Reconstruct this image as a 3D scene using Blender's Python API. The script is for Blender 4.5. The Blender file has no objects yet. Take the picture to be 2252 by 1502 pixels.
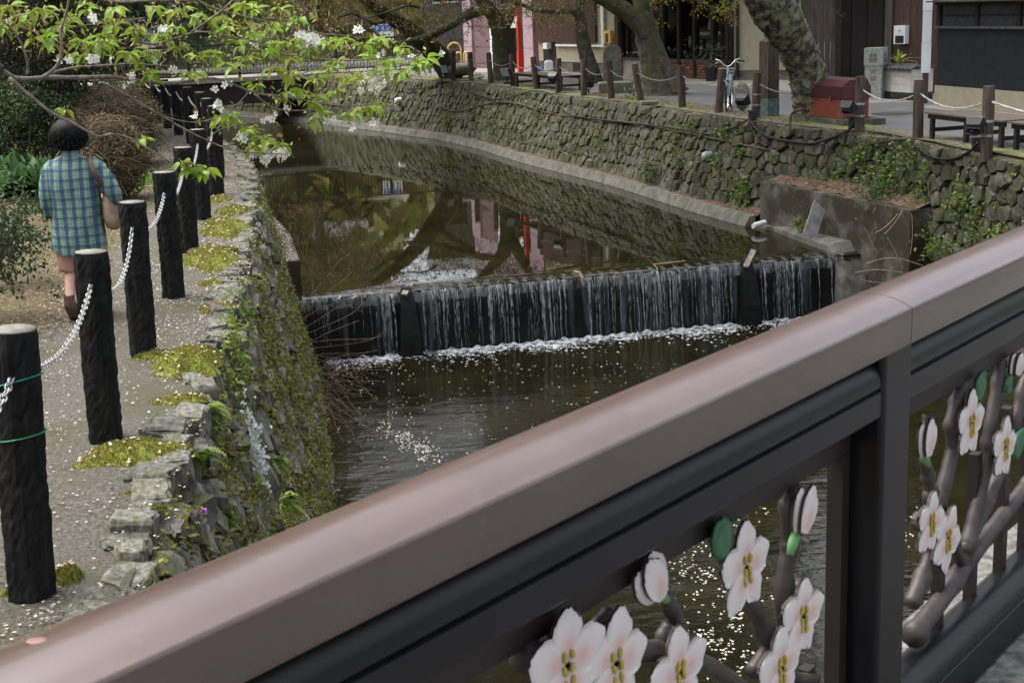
import bpy, bmesh, math, random
import numpy as np
from mathutils import Vector, Matrix
random.seed(7); RNG = np.random.default_rng(11)
SC = bpy.context.scene
COL = SC.collection
# ------------------------------------------------------------ camera
FPX, EYE = 3000.0, 2.3
ROLL, PITCH = math.radians(2.35), math.radians(13.8)
CF = np.array([0, math.cos(PITCH), -math.sin(PITCH)])
_u0 = np.array([0, math.sin(PITCH), math.cos(PITCH)]); _r0 = np.array([1., 0, 0])
CR = math.cos(ROLL)*_r0 - math.sin(ROLL)*_u0
CU = math.sin(ROLL)*_r0 + math.cos(ROLL)*_u0
CAM = np.array([0, 0, EYE])
cam = bpy.data.cameras.new('camera'); cam_ob = bpy.data.objects.new('camera', cam); COL.objects.link(cam_ob)
cam.lens = 36*FPX/2252; cam.sensor_width = 36; cam.sensor_fit = 'HORIZONTAL'
cam.clip_start = .05; cam.clip_end = 2000
cam_ob.matrix_world = Matrix(((CR[0], CU[0], -CF[0], 0), (CR[1], CU[1], -CF[1], 0), (CR[2], CU[2], -CF[2], EYE), (0, 0, 0, 1)))
cam.dof.use_dof = True; cam.dof.focus_distance = 13.0; cam.dof.aperture_fstop = 18
SC.camera = cam_ob
# ------------------------------------------------------------ light
SUN_EL, SUN_AZ = math.radians(63), math.radians(-70)      # azimuth measured from +Y towards +X
w = bpy.data.worlds.new('World'); SC.world = w; w.use_nodes = True
nt = w.node_tree; nt.nodes.clear()
sky = nt.nodes.new('ShaderNodeTexSky'); sky.sky_type = 'NISHITA'; sky.sun_disc = False
sky.sun_elevation = SUN_EL; sky.sun_rotation = SUN_AZ; sky.air_density = 1.0; sky.dust_density = 5.0; sky.ozone_density = 1.0
hs = nt.nodes.new('ShaderNodeHueSaturation'); hs.inputs['Saturation'].default_value = .42
bg = nt.nodes.new('ShaderNodeBackground'); bg.inputs['Strength'].default_value = .13
wo = nt.nodes.new('ShaderNodeOutputWorld')
nt.links.new(sky.outputs[0], hs.inputs['Color']); nt.links.new(hs.outputs[0], bg.inputs['Color']); nt.links.new(bg.outputs[0], wo.inputs[0])
sl = bpy.data.lights.new('sun', 'SUN'); sl.energy = 1.0; sl.angle = math.radians(70); sl.color = (1, .975, .94)
so = bpy.data.objects.new('sun', sl); COL.objects.link(so)
_sd = Vector((math.sin(SUN_AZ)*math.cos(SUN_EL), math.cos(SUN_AZ)*math.cos(SUN_EL), math.sin(SUN_EL)))
so.rotation_euler = _sd.to_track_quat('Z', 'Y').to_euler(); so.location = (0, 0, 30)
SC.view_settings.view_transform = 'Standard'; SC.view_settings.look = 'None'
SC.view_settings.exposure = 1.75; SC.view_settings.gamma = 1; SC.view_settings.use_curve_mapping = False
SC.cycles.max_bounces = 7; SC.cycles.diffuse_bounces = 3; SC.cycles.glossy_bounces = 3; SC.cycles.transparent_max_bounces = 12
SC.cycles.transmission_bounces = 3; SC.cycles.caustics_reflective = False; SC.cycles.caustics_refractive = False

# ------------------------------------------------------------ pixel helpers (photo pixels, 2252 x 1502)
def ray(x, y): return CF + CR*(x-1126)/FPX + CU*(751-y)/FPX
def at(x, y, z=None, Y=None):
    d = ray(x, y); t = (z-EYE)/d[2] if z is not None else Y/d[1]
    return CAM + d*t
def on_line(x, y, a, b):
    """point where the ray meets the vertical plane over the ground line a-b; also distance along it"""
    a = np.array(a, float); b = np.array(b, float); u = (b-a)/np.linalg.norm(b-a); n = np.array([-u[1], u[0]])
    d = ray(x, y); t = (a@n)/(d[:2]@n); P = CAM + d*t
    return P, (P[:2]-a)@u
def offset(poly, d):
    P = np.array(poly, float); out = []
    for i in range(len(P)):
        t = P[min(i+1, len(P)-1)]-P[max(i-1, 0)]; t = t/np.linalg.norm(t); out.append(P[i]+d*np.array([t[1], -t[0]]))
    return np.array(out)                                   # + = to the right of travel
def resample(poly, step):
    P = np.array(poly, float); L = np.concatenate([[0], np.cumsum(np.linalg.norm(np.diff(P, axis=0), axis=1))])
    # light smoothing by cubic-ish interpolation
    s = np.arange(0, L[-1], step); Q = np.stack([np.interp(s, L, P[:, k]) for k in range(P.shape[1])], 1)
    k = max(1, int(1.2/step))
    if k > 1:
        pad = np.concatenate([np.repeat(Q[:1], k, 0), Q, np.repeat(Q[-1:], k, 0)]); ker = np.ones(2*k+1)/(2*k+1)
        Q = np.stack([np.convolve(pad[:, j], ker, 'valid') for j in range(Q.shape[1])], 1)
    return Q
def hit_poly(x, y, poly):
    d = ray(x, y); best = None
    for i in range(len(poly)-1):
        a, b = poly[i], poly[i+1]; e = b-a; den = d[0]*e[1]-d[1]*e[0]
        if abs(den) < 1e-9: continue
        t = (a[0]*e[1]-a[1]*e[0])/den; s = (a[0]*d[1]-a[1]*d[0])/den
        if t > .5 and -.001 <= s <= 1.001 and (best is None or t < best): best = t
    return None if best is None else CAM+d*best

# ------------------------------------------------------------ mesh helpers
class MB:
    def __init__(s): s.v = []; s.f = []; s.m = []; s.c = []; s.mi = 0
    def add(s, vs, fs):
        o = len(s.v); s.v += [tuple(map(float, q)) for q in vs]; s.f += [tuple(i+o for i in f) for f in fs]; s.m += [s.mi]*len(fs); return s
    def box(s, x0, x1, y0, y1, z0, z1, M=None):
        vs = [(x, y, z) for z in (z0, z1) for y in (y0, y1) for x in (x0, x1)]
        if M is not None: vs = [M @ Vector(q) for q in vs]
        return s.add(vs, [(0, 2, 3, 1), (4, 5, 7, 6), (0, 1, 5, 4), (2, 6, 7, 3), (0, 4, 6, 2), (1, 3, 7, 5)])
    def tube(s, pts, r, n=8, cap=True):
        pts = [np.array(p, float) for p in pts]; m = len(pts)
        r = [r]*m if np.isscalar(r) else list(r); vs = []; ref = None
        for i in range(m):
            t = pts[min(i+1, m-1)]-pts[max(i-1, 0)]; L = np.linalg.norm(t); t = t/L if L > 1e-9 else np.array([0, 0, 1.])
            if ref is None: ref = np.cross(t, [0, 0, 1.]) if abs(t[2]) < .9 else np.cross(t, [1., 0, 0])
            a = ref-t*(ref@t); a /= (np.linalg.norm(a)+1e-12); b = np.cross(t, a); ref = a
            for k in range(n):
                w_ = 2*math.pi*k/n; vs.append(pts[i]+r[i]*(a*math.cos(w_)+b*math.sin(w_)))
        fs = [(i*n+k, i*n+(k+1) % n, (i+1)*n+(k+1) % n, (i+1)*n+k) for i in range(m-1) for k in range(n)]
        if cap: fs += [tuple(range(n-1, -1, -1)), tuple(range((m-1)*n, m*n))]
        return s.add(vs, fs)
    def loft(s, rings, cap=True, closed=True):
        n = len(rings[0]); vs = [q for R_ in rings for q in R_]
        rng = range(n) if closed else range(n-1)
        fs = [(i*n+k, i*n+(k+1) % n, (i+1)*n+(k+1) % n, (i+1)*n+k) for i in range(len(rings)-1) for k in rng]
        if cap and closed: fs += [tuple(range(n-1, -1, -1)), tuple(range((len(rings)-1)*n, len(rings)*n))]
        return s.add(vs, fs)
    def grid(s, G):
        a, b = len(G), len(G[0]); vs = [q for r_ in G for q in r_]
        return s.add(vs, [(i*b+j, (i+1)*b+j, (i+1)*b+j+1, i*b+j+1) for i in range(a-1) for j in range(b-1)])
    def ball(s, c, r, n=10, m=7, jit=0):
        r = (r, r, r) if np.isscalar(r) else r; vs = [(c[0], c[1], c[2]+r[2])]
        for i in range(1, m):
            th = math.pi*i/m
            for k in range(n):
                ph = 2*math.pi*k/n; j = 1+random.uniform(-jit, jit)
                vs.append((c[0]+r[0]*j*math.sin(th)*math.cos(ph), c[1]+r[1]*j*math.sin(th)*math.sin(ph), c[2]+r[2]*j*math.cos(th)))
        vs.append((c[0], c[1], c[2]-r[2])); fs = [(0, 1+k, 1+(k+1) % n) for k in range(n)]
        for i in range(m-2):
            fs += [(1+i*n+k, 1+(i+1)*n+k, 1+(i+1)*n+(k+1) % n, 1+i*n+(k+1) % n) for k in range(n)]
        L = len(vs)-1; fs += [(L, 1+(m-2)*n+(k+1) % n, 1+(m-2)*n+k) for k in range(n)]
        return s.add(vs, fs)
    def mesh(s, name, mats, smooth=True):
        me = bpy.data.meshes.new(name); me.from_pydata(s.v, [], s.f)
        for q in (mats if isinstance(mats, (list, tuple)) else [mats]): me.materials.append(q)
        if any(s.m): me.polygons.foreach_set('material_index', s.m)
        if smooth: me.polygons.foreach_set('use_smooth', [True]*len(me.polygons))
        me.update(); return me
    def build(s, name, mats, parent=None, smooth=False, loc=None):
        return obj(name, s.mesh(name, mats, smooth), parent, loc)
def obj(name, me, parent=None, loc=None):
    o = bpy.data.objects.new(name, me); COL.objects.link(o)
    if parent is not None: o.parent = parent
    if loc is not None: o.location = loc
    return o
def tag(o, label=None, cat=None, group=None, kind=None):
    if label: o['label'] = label
    if cat: o['category'] = cat
    if group: o['group'] = group
    if kind: o['kind'] = kind
    return o
def thing(name, label, cat, loc=(0, 0, 0), rz=0, group=None):
    o = bpy.data.objects.new(name, None); COL.objects.link(o); o.location = loc; o.rotation_euler = (0, 0, rz); o.empty_display_size = .1
    return tag(o, label, cat, group)
def stuff(o): o['kind'] = 'stuff'; return o
def np_mesh(name, V, F, mats, smooth=False, cols=None):
    """V (n,3), F (m,k) arrays; cols (m,3) colour per face"""
    me = bpy.data.meshes.new(name); V = np.asarray(V, np.float32); F = np.asarray(F, np.int32); k = F.shape[1]
    me.vertices.add(len(V)); me.vertices.foreach_set('co', V.ravel())
    me.loops.add(F.size); me.loops.foreach_set('vertex_index', F.ravel())
    me.polygons.add(len(F)); me.polygons.foreach_set('loop_start', np.arange(len(F), dtype=np.int32)*k)
    me.update(calc_edges=True)
    for q in (mats if isinstance(mats, (list, tuple)) else [mats]): me.materials.append(q)
    if smooth: me.polygons.foreach_set('use_smooth', np.ones(len(F), bool))
    if cols is not None:
        a = me.attributes.new('tint', 'FLOAT_COLOR', 'CORNER'); c = np.concatenate([np.asarray(cols), np.ones((len(F), 1))], 1)
        a.data.foreach_set('color', np.repeat(c, k, 0).astype(np.float32).ravel())
    return me
def unit(a): return a/(np.linalg.norm(a, axis=-1, keepdims=True)+1e-9)
def leaf_arrays(P, D, N, L, W, fold=.25):
    """folded diamond leaves: base at P along D, normal N"""
    P = np.asarray(P, float); D = unit(np.asarray(D, float)); S = unit(np.cross(D, N)); N = np.cross(S, D); n = len(P)
    L = np.broadcast_to(L, (n,))[:, None]; W = np.broadcast_to(W, (n,))[:, None]
    V = np.stack([P, P+D*L*.45+S*W*.5+N*W*fold, P+D*L, P+D*L*.45-S*W*.5+N*W*fold], 1).reshape(-1, 3)
    i = np.arange(n)[:, None]*4; F = np.concatenate([i+[0, 1, 2], i+[0, 2, 3]], 1).reshape(-1, 3)
    return V, F
def rand_dirs(n, zb=0.):
    d = RNG.normal(size=(n, 3)); d[:, 2] += zb; return unit(d)
def tints(n, pal, jit=.15):
    pal = np.array(pal); c = pal[RNG.integers(0, len(pal), n)]*(1+RNG.uniform(-jit, jit, (n, 1))); return np.clip(c, 0, 1)
def sstep(a, b, x): t = np.clip((x-a)/(b-a), 0, 1); return t*t*(3-2*t)

# ------------------------------------------------------------ materials
def mat(name, c1, c2=None, rough=.7, scale=6., bump=.0, bscale=None, spec=.4, metal=0., detail=6, c3=None, s3=1.5, t3=.5, w3=.12, rnd=0., trans=0., contrast=(.35, .65), stretch=None, coat=0.):
    m = bpy.data.materials.new(name); m.use_nodes = True; T = m.node_tree; N = T.nodes; Lk = T.links
    b = N['Principled BSDF']; b.inputs['Roughness'].default_value = rough; b.inputs['Metallic'].default_value = metal
    b.inputs['Specular IOR Level'].default_value = spec
    if coat: b.inputs['Coat Weight'].default_value = coat; b.inputs['Coat Roughness'].default_value = .15
    tc = N.new('ShaderNodeTexCoord'); vec = tc.outputs['Object']
    if stretch:
        mp = N.new('ShaderNodeMapping'); mp.inputs['Scale'].default_value = stretch; Lk.new(vec, mp.inputs['Vector']); vec = mp.outputs[0]
    oi = N.new('ShaderNodeObjectInfo')
    if rnd:
        va = N.new('ShaderNodeVectorMath'); va.operation = 'ADD'; sc_ = N.new('ShaderNodeVectorMath'); sc_.operation = 'SCALE'
        cx = N.new('ShaderNodeCombineXYZ'); Lk.new(oi.outputs['Random'], cx.inputs[0]); Lk.new(oi.outputs['Random'], cx.inputs[1])
        Lk.new(cx.outputs[0], sc_.inputs[0]); sc_.inputs['Scale'].default_value = 37.; Lk.new(vec, va.inputs[0]); Lk.new(sc_.outputs[0], va.inputs[1]); vec = va.outputs[0]
    def noise(s_, d_=detail):
        n_ = N.new('ShaderNodeTexNoise'); n_.inputs['Scale'].default_value = s_; n_.inputs['Detail'].default_value = d_; n_.inputs['Roughness'].default_value = .62
        Lk.new(vec, n_.inputs['Vector']); return n_.outputs['Fac']
    col = None
    if c2 is None: b.inputs['Base Color'].default_value = (*c1, 1)
    else:
        r_ = N.new('ShaderNodeValToRGB'); r_.color_ramp.elements[0].color = (*c1, 1); r_.color_ramp.elements[1].color = (*c2, 1)
        r_.color_ramp.elements[0].position, r_.color_ramp.elements[1].position = contrast
        Lk.new(noise(scale), r_.inputs[0]); col = r_.outputs[0]
        if c3 is not None:
            r3 = N.new('ShaderNodeValToRGB'); r3.color_ramp.elements[0].position = t3-w3; r3.color_ramp.elements[1].position = t3+w3
            Lk.new(noise(s3), r3.inputs[0]); mx = N.new('ShaderNodeMixRGB'); Lk.new(r3.outputs[0], mx.inputs[0]); Lk.new(col, mx.inputs[1]); mx.inputs[2].default_value = (*c3, 1); col = mx.outputs[0]
        if rnd:
            ma = N.new('ShaderNodeMapRange'); Lk.new(oi.outputs['Random'], ma.inputs[0]); ma.inputs[3].default_value = 1-rnd; ma.inputs[4].default_value = 1+rnd
            mv = N.new('ShaderNodeVectorMath'); mv.operation = 'SCALE'; Lk.new(col, mv.inputs[0]); Lk.new(ma.outputs[0], mv.inputs['Scale']); col = mv.outputs[0]
        Lk.new(col, b.inputs['Base Color'])
    if bump:
        bp = N.new('ShaderNodeBump'); bp.inputs['Strength'].default_value = min(1, bump*10); bp.inputs['Distance'].default_value = bump
        Lk.new(noise(bscale or scale*2.5), bp.inputs['Height']); Lk.new(bp.outputs[0], b.inputs['Normal'])
    return m
def leafmat(name, base=None, rough=.5, tl=.35, attr=True, rnd=0.):
    m = bpy.data.materials.new(name); m.use_nodes = True; T = m.node_tree; N = T.nodes; Lk = T.links; b = N['Principled BSDF']
    b.inputs['Roughness'].default_value = rough; b.inputs['Specular IOR Level'].default_value = .35
    if attr: a = N.new('ShaderNodeAttribute'); a.attribute_name = 'tint'; c = a.outputs['Color']
    else:
        rg = N.new('ShaderNodeRGB'); rg.outputs[0].default_value = (*base, 1); c = rg.outputs[0]
        oi = N.new('ShaderNodeObjectInfo'); hv = N.new('ShaderNodeHueSaturation'); ma = N.new('ShaderNodeMapRange'); ma.inputs[3].default_value = 1-rnd; ma.inputs[4].default_value = 1+rnd
        Lk.new(oi.outputs['Random'], ma.inputs[0]); Lk.new(ma.outputs[0], hv.inputs['Value']); Lk.new(c, hv.inputs['Color'])
        m2 = N.new('ShaderNodeMapRange'); m2.inputs[3].default_value = .5-.04*(rnd > 0); m2.inputs[4].default_value = .5+.02*(rnd > 0); Lk.new(oi.outputs['Random'], m2.inputs[0]); Lk.new(m2.outputs[0], hv.inputs['Hue']); c = hv.outputs[0]
    Lk.new(c, b.inputs['Base Color']); t = N.new('ShaderNodeBsdfTranslucent'); Lk.new(c, t.inputs['Color'])
    mx = N.new('ShaderNodeMixShader'); mx.inputs[0].default_value = tl; Lk.new(b.outputs[0], mx.inputs[1]); Lk.new(t.outputs[0], mx.inputs[2]); Lk.new(mx.outputs[0], N['Material Output'].inputs[0])
    return m
M = {}
M['leaf'] = leafmat('leaf_tinted')
M['leaf_near'] = leafmat('cherry_leaf', (.20, .31, .04), attr=False, rnd=.35, tl=.42)
M['petal_white'] = leafmat('blossom_white', (.82, .82, .78), attr=False, rnd=.06, tl=.3, rough=.6)
M['bark'] = mat('bark', (.045, .032, .025), (.16, .13, .11), rough=.9, scale=9, bump=.02, bscale=22, stretch=(1, 1, .35))
M['bark_moss'] = mat('mossy_bark', (.028, .024, .018), (.12, .105, .085), rough=.95, scale=7, bump=.05, bscale=8, c3=(.06, .07, .02), s3=2.2, t3=.53, w3=.08)
M['bark_lichen'] = mat('lichen_bark', (.02, .016, .013), (.085, .07, .055), rough=.95, scale=5, bump=.09, bscale=6, c3=(.20, .205, .12), s3=7, t3=.51, w3=.055)
M['twig'] = mat('twig_bark', (.10, .075, .06), (.26, .22, .19), rough=.85, scale=30)
M['dry_twig'] = mat('dry_twig', (.16, .10, .065), (.34, .25, .17), rough=.85, scale=20)
M['stone'] = mat('wall_stone', (.022, .021, .0155), (.115, .108, .085), rough=.92, scale=5, bump=.03, bscale=14, c3=(.04, .046, .014), s3=2.6, t3=.53, w3=.12, rnd=.42)
M['slate'] = mat('slate_stone', (.03, .029, .024), (.19, .18, .155), rough=.85, scale=4, bump=.03, bscale=10, c3=(.075, .078, .016), s3=3.4, t3=.58, w3=.07, rnd=.3, stretch=(1.6, 1.6, .7))
M['mortar'] = mat('dark_joint', (.018, .017, .012), (.05, .05, .035), rough=.97, scale=6, bump=.03)
M['concrete'] = mat('weathered_concrete', (.065, .062, .05), (.155, .148, .122), rough=.9, scale=5, bump=.01, bscale=50, c3=(.05, .055, .025), s3=1.4, t3=.66, w3=.14)
M['concrete_moss'] = mat('mossy_concrete', (.06, .055, .042), (.135, .125, .10), rough=.92, scale=3.5, bump=.02, bscale=30, c3=(.028, .021, .010), s3=1.9, t3=.47, w3=.08)
M['deck'] = mat('deck_concrete', (.05, .05, .047), (.20, .195, .18), rough=.95, scale=26, bump=.012, bscale=40, c3=(.06, .055, .05), s3=6, t3=.62)
M['asphalt'] = mat('asphalt', (.085, .085, .088), (.14, .14, .14), rough=.93, scale=30, bump=.004, bscale=120, c3=(.17, .167, .16), s3=.5, t3=.6)
M['apron'] = mat('pale_concrete', (.20, .188, .16), (.29, .275, .24), rough=.92, scale=8, bump=.004, bscale=60)
M['path'] = mat('gravel_path', (.014, .012, .009), (.13, .116, .092), rough=.95, scale=60, bump=.02, bscale=80, c3=(.05, .044, .02), s3=1.6, t3=.58, w3=.12, detail=8)
M['verge'] = mat('leaf_litter', (.03, .021, .011), (.135, .10, .05), rough=.97, scale=22, bump=.03, bscale=26, c3=(.075, .085, .02), s3=.9, t3=.62, w3=.1)
M['earth'] = mat('bank_earth', (.05, .042, .028), (.20, .175, .13), rough=.97, scale=14, bump=.03, bscale=20, c3=(.14, .15, .035), s3=1.1, t3=.56, w3=.08)
M['hill'] = mat('hill_ground', (.02, .025, .01), (.06, .065, .025), rough=.98, scale=3, bump=.05)
M['post_black'] = mat('black_log', (.0022, .0022, .0022), (.014, .013, .0122), rough=.75, spec=.2, scale=16, bump=.03, bscale=30, stretch=(1.5, 1.5, .5))
M['post_top'] = mat('log_end', (.13, .125, .108), (.235, .225, .195), rough=.9, scale=18, bump=.004)
M['post_brown'] = mat('brown_log', (.034, .023, .017), (.095, .066, .049), rough=.85, scale=9, bump=.01, bscale=30, stretch=(2, 2, .3), rnd=.15)
M['white_plastic'] = mat('white_chain', (.34, .335, .325), (.48, .475, .465), rough=.45, scale=30)
M['grey_chain'] = mat('grey_rope', (.14, .12, .10), (.26, .23, .2), rough=.8, scale=30)
M['galv'] = mat('galvanised', (.25, .27, .29), (.42, .44, .46), rough=.4, metal=.8, scale=20)
M['wire_green'] = mat('green_wire', (.01, .16, .08), rough=.5)
M['black'] = mat('black_metal', (.006, .006, .007), (.016, .016, .018), rough=.45, scale=12, spec=.5)
M['cable'] = mat('black_cable', (.004, .004, .0045), (.01, .01, .011), rough=.6, scale=20)
M['rust'] = mat('rusty_pipe', (.05, .028, .02), (.12, .075, .055), rough=.85, scale=18)
M['glass_lens'] = mat('lamp_glass', (.35, .42, .46), rough=.08, spec=.7)
M['skin'] = mat('skin', (.44, .24, .17), (.50, .29, .21), rough=.6, scale=12)
M['hair'] = mat('hair_black', (.0015, .0015, .0016), (.005, .005, .0055), rough=.6, spec=.12, scale=30, stretch=(1, 1, .25), bump=.015, bscale=35)
M['shorts'] = mat('brown_shorts', (.34, .19, .145), (.44, .26, .20), rough=.9, scale=18, bump=.01, bscale=8)
M['bag'] = mat('tan_bag', (.20, .12, .08), (.34, .225, .155), rough=.75, scale=10, bump=.01)
M['strap'] = mat('bag_strap', (.085, .05, .035), (.14, .09, .06), rough=.7, scale=10)
M['shoe'] = mat('brown_shoe', (.06, .03, .025), (.13, .07, .055), rough=.7, scale=14)
M['moss'] = mat('moss', (.06, .066, .009), (.17, .168, .022), rough=.98, scale=18, bump=.03, bscale=55, c3=(.14, .16, .02), s3=4)
M['hi_red'] = mat('red_pole', (.62, .03, .015), (.70, .045, .02), rough=.45, scale=8)
M['boxlid'] = mat('maroon_lid', (.055, .013, .017), (.08, .02, .025), rough=.45, scale=6)
M['boxred'] = mat('faded_red', (.14, .028, .016), (.21, .055, .032), rough=.65, scale=7, c3=(.48, .46, .43), s3=5.5, t3=.70, w3=.02)
M['white'] = mat('white_paint', (.66, .67, .68), (.78, .78, .78), rough=.6, scale=6)
M['cream'] = mat('cream_render', (.30, .27, .19), (.36, .325, .235), rough=.9, scale=5, bump=.003, bscale=60)
M['mauve'] = mat('mauve_tile', (.34, .235, .27), (.43, .31, .345), rough=.75, scale=4)
M['mauve_dark'] = mat('mauve_shutter', (.135, .085, .09), (.20, .13, .13), rough=.75, scale=4)
M['woodpanel'] = mat('dark_wood_boards', (.035, .018, .013), (.085, .045, .032), rough=.6, scale=10, stretch=(3, 3, .2))
M['woodgrey'] = mat('greyed_boards', (.04, .031, .026), (.10, .08, .068), rough=.8, scale=10, stretch=(3, 3, .2))
M['darkwood'] = mat('black_stained_wood', (.008, .006, .005), (.022, .015, .013), rough=.6, scale=9, stretch=(3, 3, .3))
M['brick'] = mat('red_brick', (.12, .035, .022), (.24, .085, .055), rough=.9, scale=12, rnd=.3)
M['mortar_pale'] = mat('brick_mortar', (.30, .27, .23), (.38, .35, .3), rough=.95, scale=12)
M['glass'] = mat('shop_glass', (.012, .014, .014), rough=.04, spec=.6)
M['ceramic'] = mat('pale_ceramic', (.5, .48, .44), (.62, .6, .56), rough=.4, scale=12)
M['terracotta'] = mat('terracotta', (.32, .13, .07), (.40, .17, .09), rough=.8, scale=12)
M['navy'] = mat('black_board_fence', (.008, .0095, .013), (.017, .019, .025), rough=.55, scale=9, stretch=(.6, .6, 1))
M['slatgrey'] = mat('dark_slat', (.05, .05, .055), (.09, .09, .095), rough=.6, scale=12)
M['tile'] = mat('black_roof_tile', (.02, .021, .024), (.06, .062, .068), rough=.45, scale=9)
M['plaster'] = mat('white_plaster', (.50, .45, .40), (.62, .575, .52), rough=.9, scale=4)
M['granite'] = mat('grey_granite', (.20, .205, .19), (.36, .365, .345), rough=.85, scale=16, bump=.008)
M['granite_moss'] = mat('mossy_granite', (.13, .125, .095), (.25, .24, .19), rough=.9, scale=9, bump=.012, c3=(.10, .11, .05), s3=2, t3=.55)
M['yellow'] = mat('yellow_paint', (.62, .36, .06), (.75, .52, .2), rough=.5, scale=9)
M['blue'] = mat('blue_cloth', (.05, .1, .32), (.09, .16, .42), rough=.8, scale=9)
M['bike'] = mat('pale_blue_enamel', (.28, .42, .46), (.34, .48, .52), rough=.3, scale=6)
M['chrome'] = mat('chrome', (.7, .7, .68), rough=.2, metal=1.)
M['rubber'] = mat('rubber', (.012, .012, .012), rough=.8)
M['benchwood'] = mat('bench_slat', (.075, .055, .043), (.14, .105, .082), rough=.75, scale=10, stretch=(1, 1, 1))
M['benchleg'] = mat('bench_leg', (.012, .009, .008), (.028, .02, .017), rough=.7, scale=10)
M['greypipe'] = mat('grey_pipe', (.36, .37, .38), (.46, .47, .48), rough=.55, scale=9)
M['rail_brown'] = mat('rail_brown_paint', (.056, .031, .024), (.072, .041, .033), rough=.40, scale=7, spec=.75, bump=.0005, bscale=9, coat=.4, c3=(.085, .056, .047), s3=26, t3=.68, w3=.10)
_T = M['rail_brown'].node_tree; _n = _T.nodes.new('ShaderNodeTexNoise'); _n.inputs['Scale'].default_value = 11; _n.inputs['Detail'].default_value = 8; _r = _T.nodes.new('ShaderNodeMapRange'); _r.inputs[3].default_value = .26; _r.inputs[4].default_value = .46
_T.links.new(_n.outputs[0], _r.inputs[0]); _T.links.new(_r.outputs[0], _T.nodes['Principled BSDF'].inputs['Roughness'])
M['rail_dark'] = mat('rail_dark_paint', (.0030, .0030, .004), (.0055, .0055, .007), rough=.36, scale=7, spec=.30)
M['rail_frame'] = mat('rail_frame_paint', (.013, .0095, .009), (.02, .015, .014), rough=.5, scale=9, spec=.3)
M['cast_branch'] = mat('cast_branch_paint', (.022, .017, .016), (.06, .048, .044), rough=.5, scale=16, bump=.002, bscale=60)
M['enamel_white'] = mat('enamel_white', (.50, .44, .42), (.62, .575, .555), rough=.5, scale=14)
M['enamel_pink'] = mat('enamel_pink', (.72, .47, .42), (.80, .70, .68), rough=.5, scale=14)
M['enamel_yellow'] = mat('enamel_yellow', (.26, .19, .02), (.42, .33, .06), rough=.4, scale=60)
M['enamel_dark'] = mat('enamel_line', (.05, .037, .03), rough=.6)
M['enamel_green'] = mat('enamel_green', (.02, .085, .04), (.055, .16, .075), rough=.5, scale=20)
M['enamel_stem'] = mat('enamel_stem', (.09, .22, .07), (.13, .28, .10), rough=.5, scale=20)
M['dirt'] = mat('litter_red', (.07, .045, .03), (.17, .115, .08), rough=.97, scale=30, bump=.02)
# ============================================================ THE SETTING
ZU, ZL = -1.8, -2.8                                        # upper pool, lower pool
LEDGE = resample([(-1.05, -1), (-1.25, 2.0), (-1.62, 5.0), (-1.8, 6.8), (-2.25, 10.5), (-2.62, 13.45), (-3.25, 17.6), (-4.3, 22.9), (-5.6, 27), (-7.4, 31), (-10, 35.5), (-14, 40), (-20, 45), (-30, 50)], .25)
FENCE = resample([(10.6, 5), (9.0, 10.5), (8.0, 14.5), (7.3, 17.6), (6.85, 19.3), (6.5, 21.75), (6.02, 23.2), (4.87, 26.5), (4.4, 28.1), (3.9, 30), (3.24, 32.2), (2.67, 33.7), (1.5, 36.9), (.97, 38.65), (.34, 40.9), (-.32, 42.6), (-.95, 44.4), (-1.57, 45.4), (-3.5, 49), (-6, 53), (-11, 60), (-18, 66), (-30, 72)], .25)
RBAT = .05+.25*sstep(22.0, 27.5, FENCE[:, 1]); ROFF = .06+.22*sstep(21.5, 27, FENCE[:, 1])   # the wall stands steeper beside the block
def offset_var(poly, d):
    P = np.array(poly, float); t = np.gradient(P, axis=0); t /= np.linalg.norm(t, axis=1)[:, None]; return P+np.asarray(d)[:, None]*np.stack([t[:, 1], -t[:, 0]], 1)
def rwall(z): return offset_var(FENCE, -ROFF-RBAT*np.clip(-z, 0, 3.0))
RTOP = rwall(0.)                                           # top edge of the right wall (towards the river)
def lwall(z): return offset(LEDGE, .62*np.clip(-z/2.8, 0, 1.1))
def on_rwall(x, y, off=0.):
    z = -.7
    for _ in range(4):
        P = hit_poly(x, y, offset_var(FENCE, -ROFF-RBAT*np.clip(-z, -.5, 3)-off)); z = P[2]
    return P
def on_lwall(x, y, off=0.):
    z = -1.
    for _ in range(4):
        P = hit_poly(x, y, offset(LEDGE, .62*np.clip(-z/2.8, -.2, 1.1)+off))
        if P is None: return None
        z = P[2]
    return P
def strip(name, base, offs, zs, m, sgn, smooth=True, jit=None):
    G = []
    for o_, z_ in zip(offs, zs):
        L = offset(base, sgn*o_); G.append([(p[0], p[1], z_+(jit(p[0], p[1], o_) if jit else 0)) for p in L])
    b = MB(); b.grid(G if sgn < 0 else G[::-1]); return tag(b.build(name, m, smooth=smooth), kind='structure')
def wob(x, y, o): return .02*math.sin(3.1*x+1.7*y)*math.sin(2.3*y-1.1*x)
coarse_l, coarse_f = LEDGE[::2], FENCE[::2]
strip('path', coarse_l, [.0, .35, .7, 1.05, 1.4], [0, 0, 0, 0, 0], M['path'], -1, jit=lambda x, y, o: .6*wob(x, y, o) if o > .1 else 0)
strip('verge', coarse_l, [1.38, 1.7, 2.2, 2.8, 3.5, 4.5], [-.006, .01, .03, .08, .2, .45], M['verge'], -1, jit=lambda x, y, o: 0 if o < 1.4 else wob(x, y, o))
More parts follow.
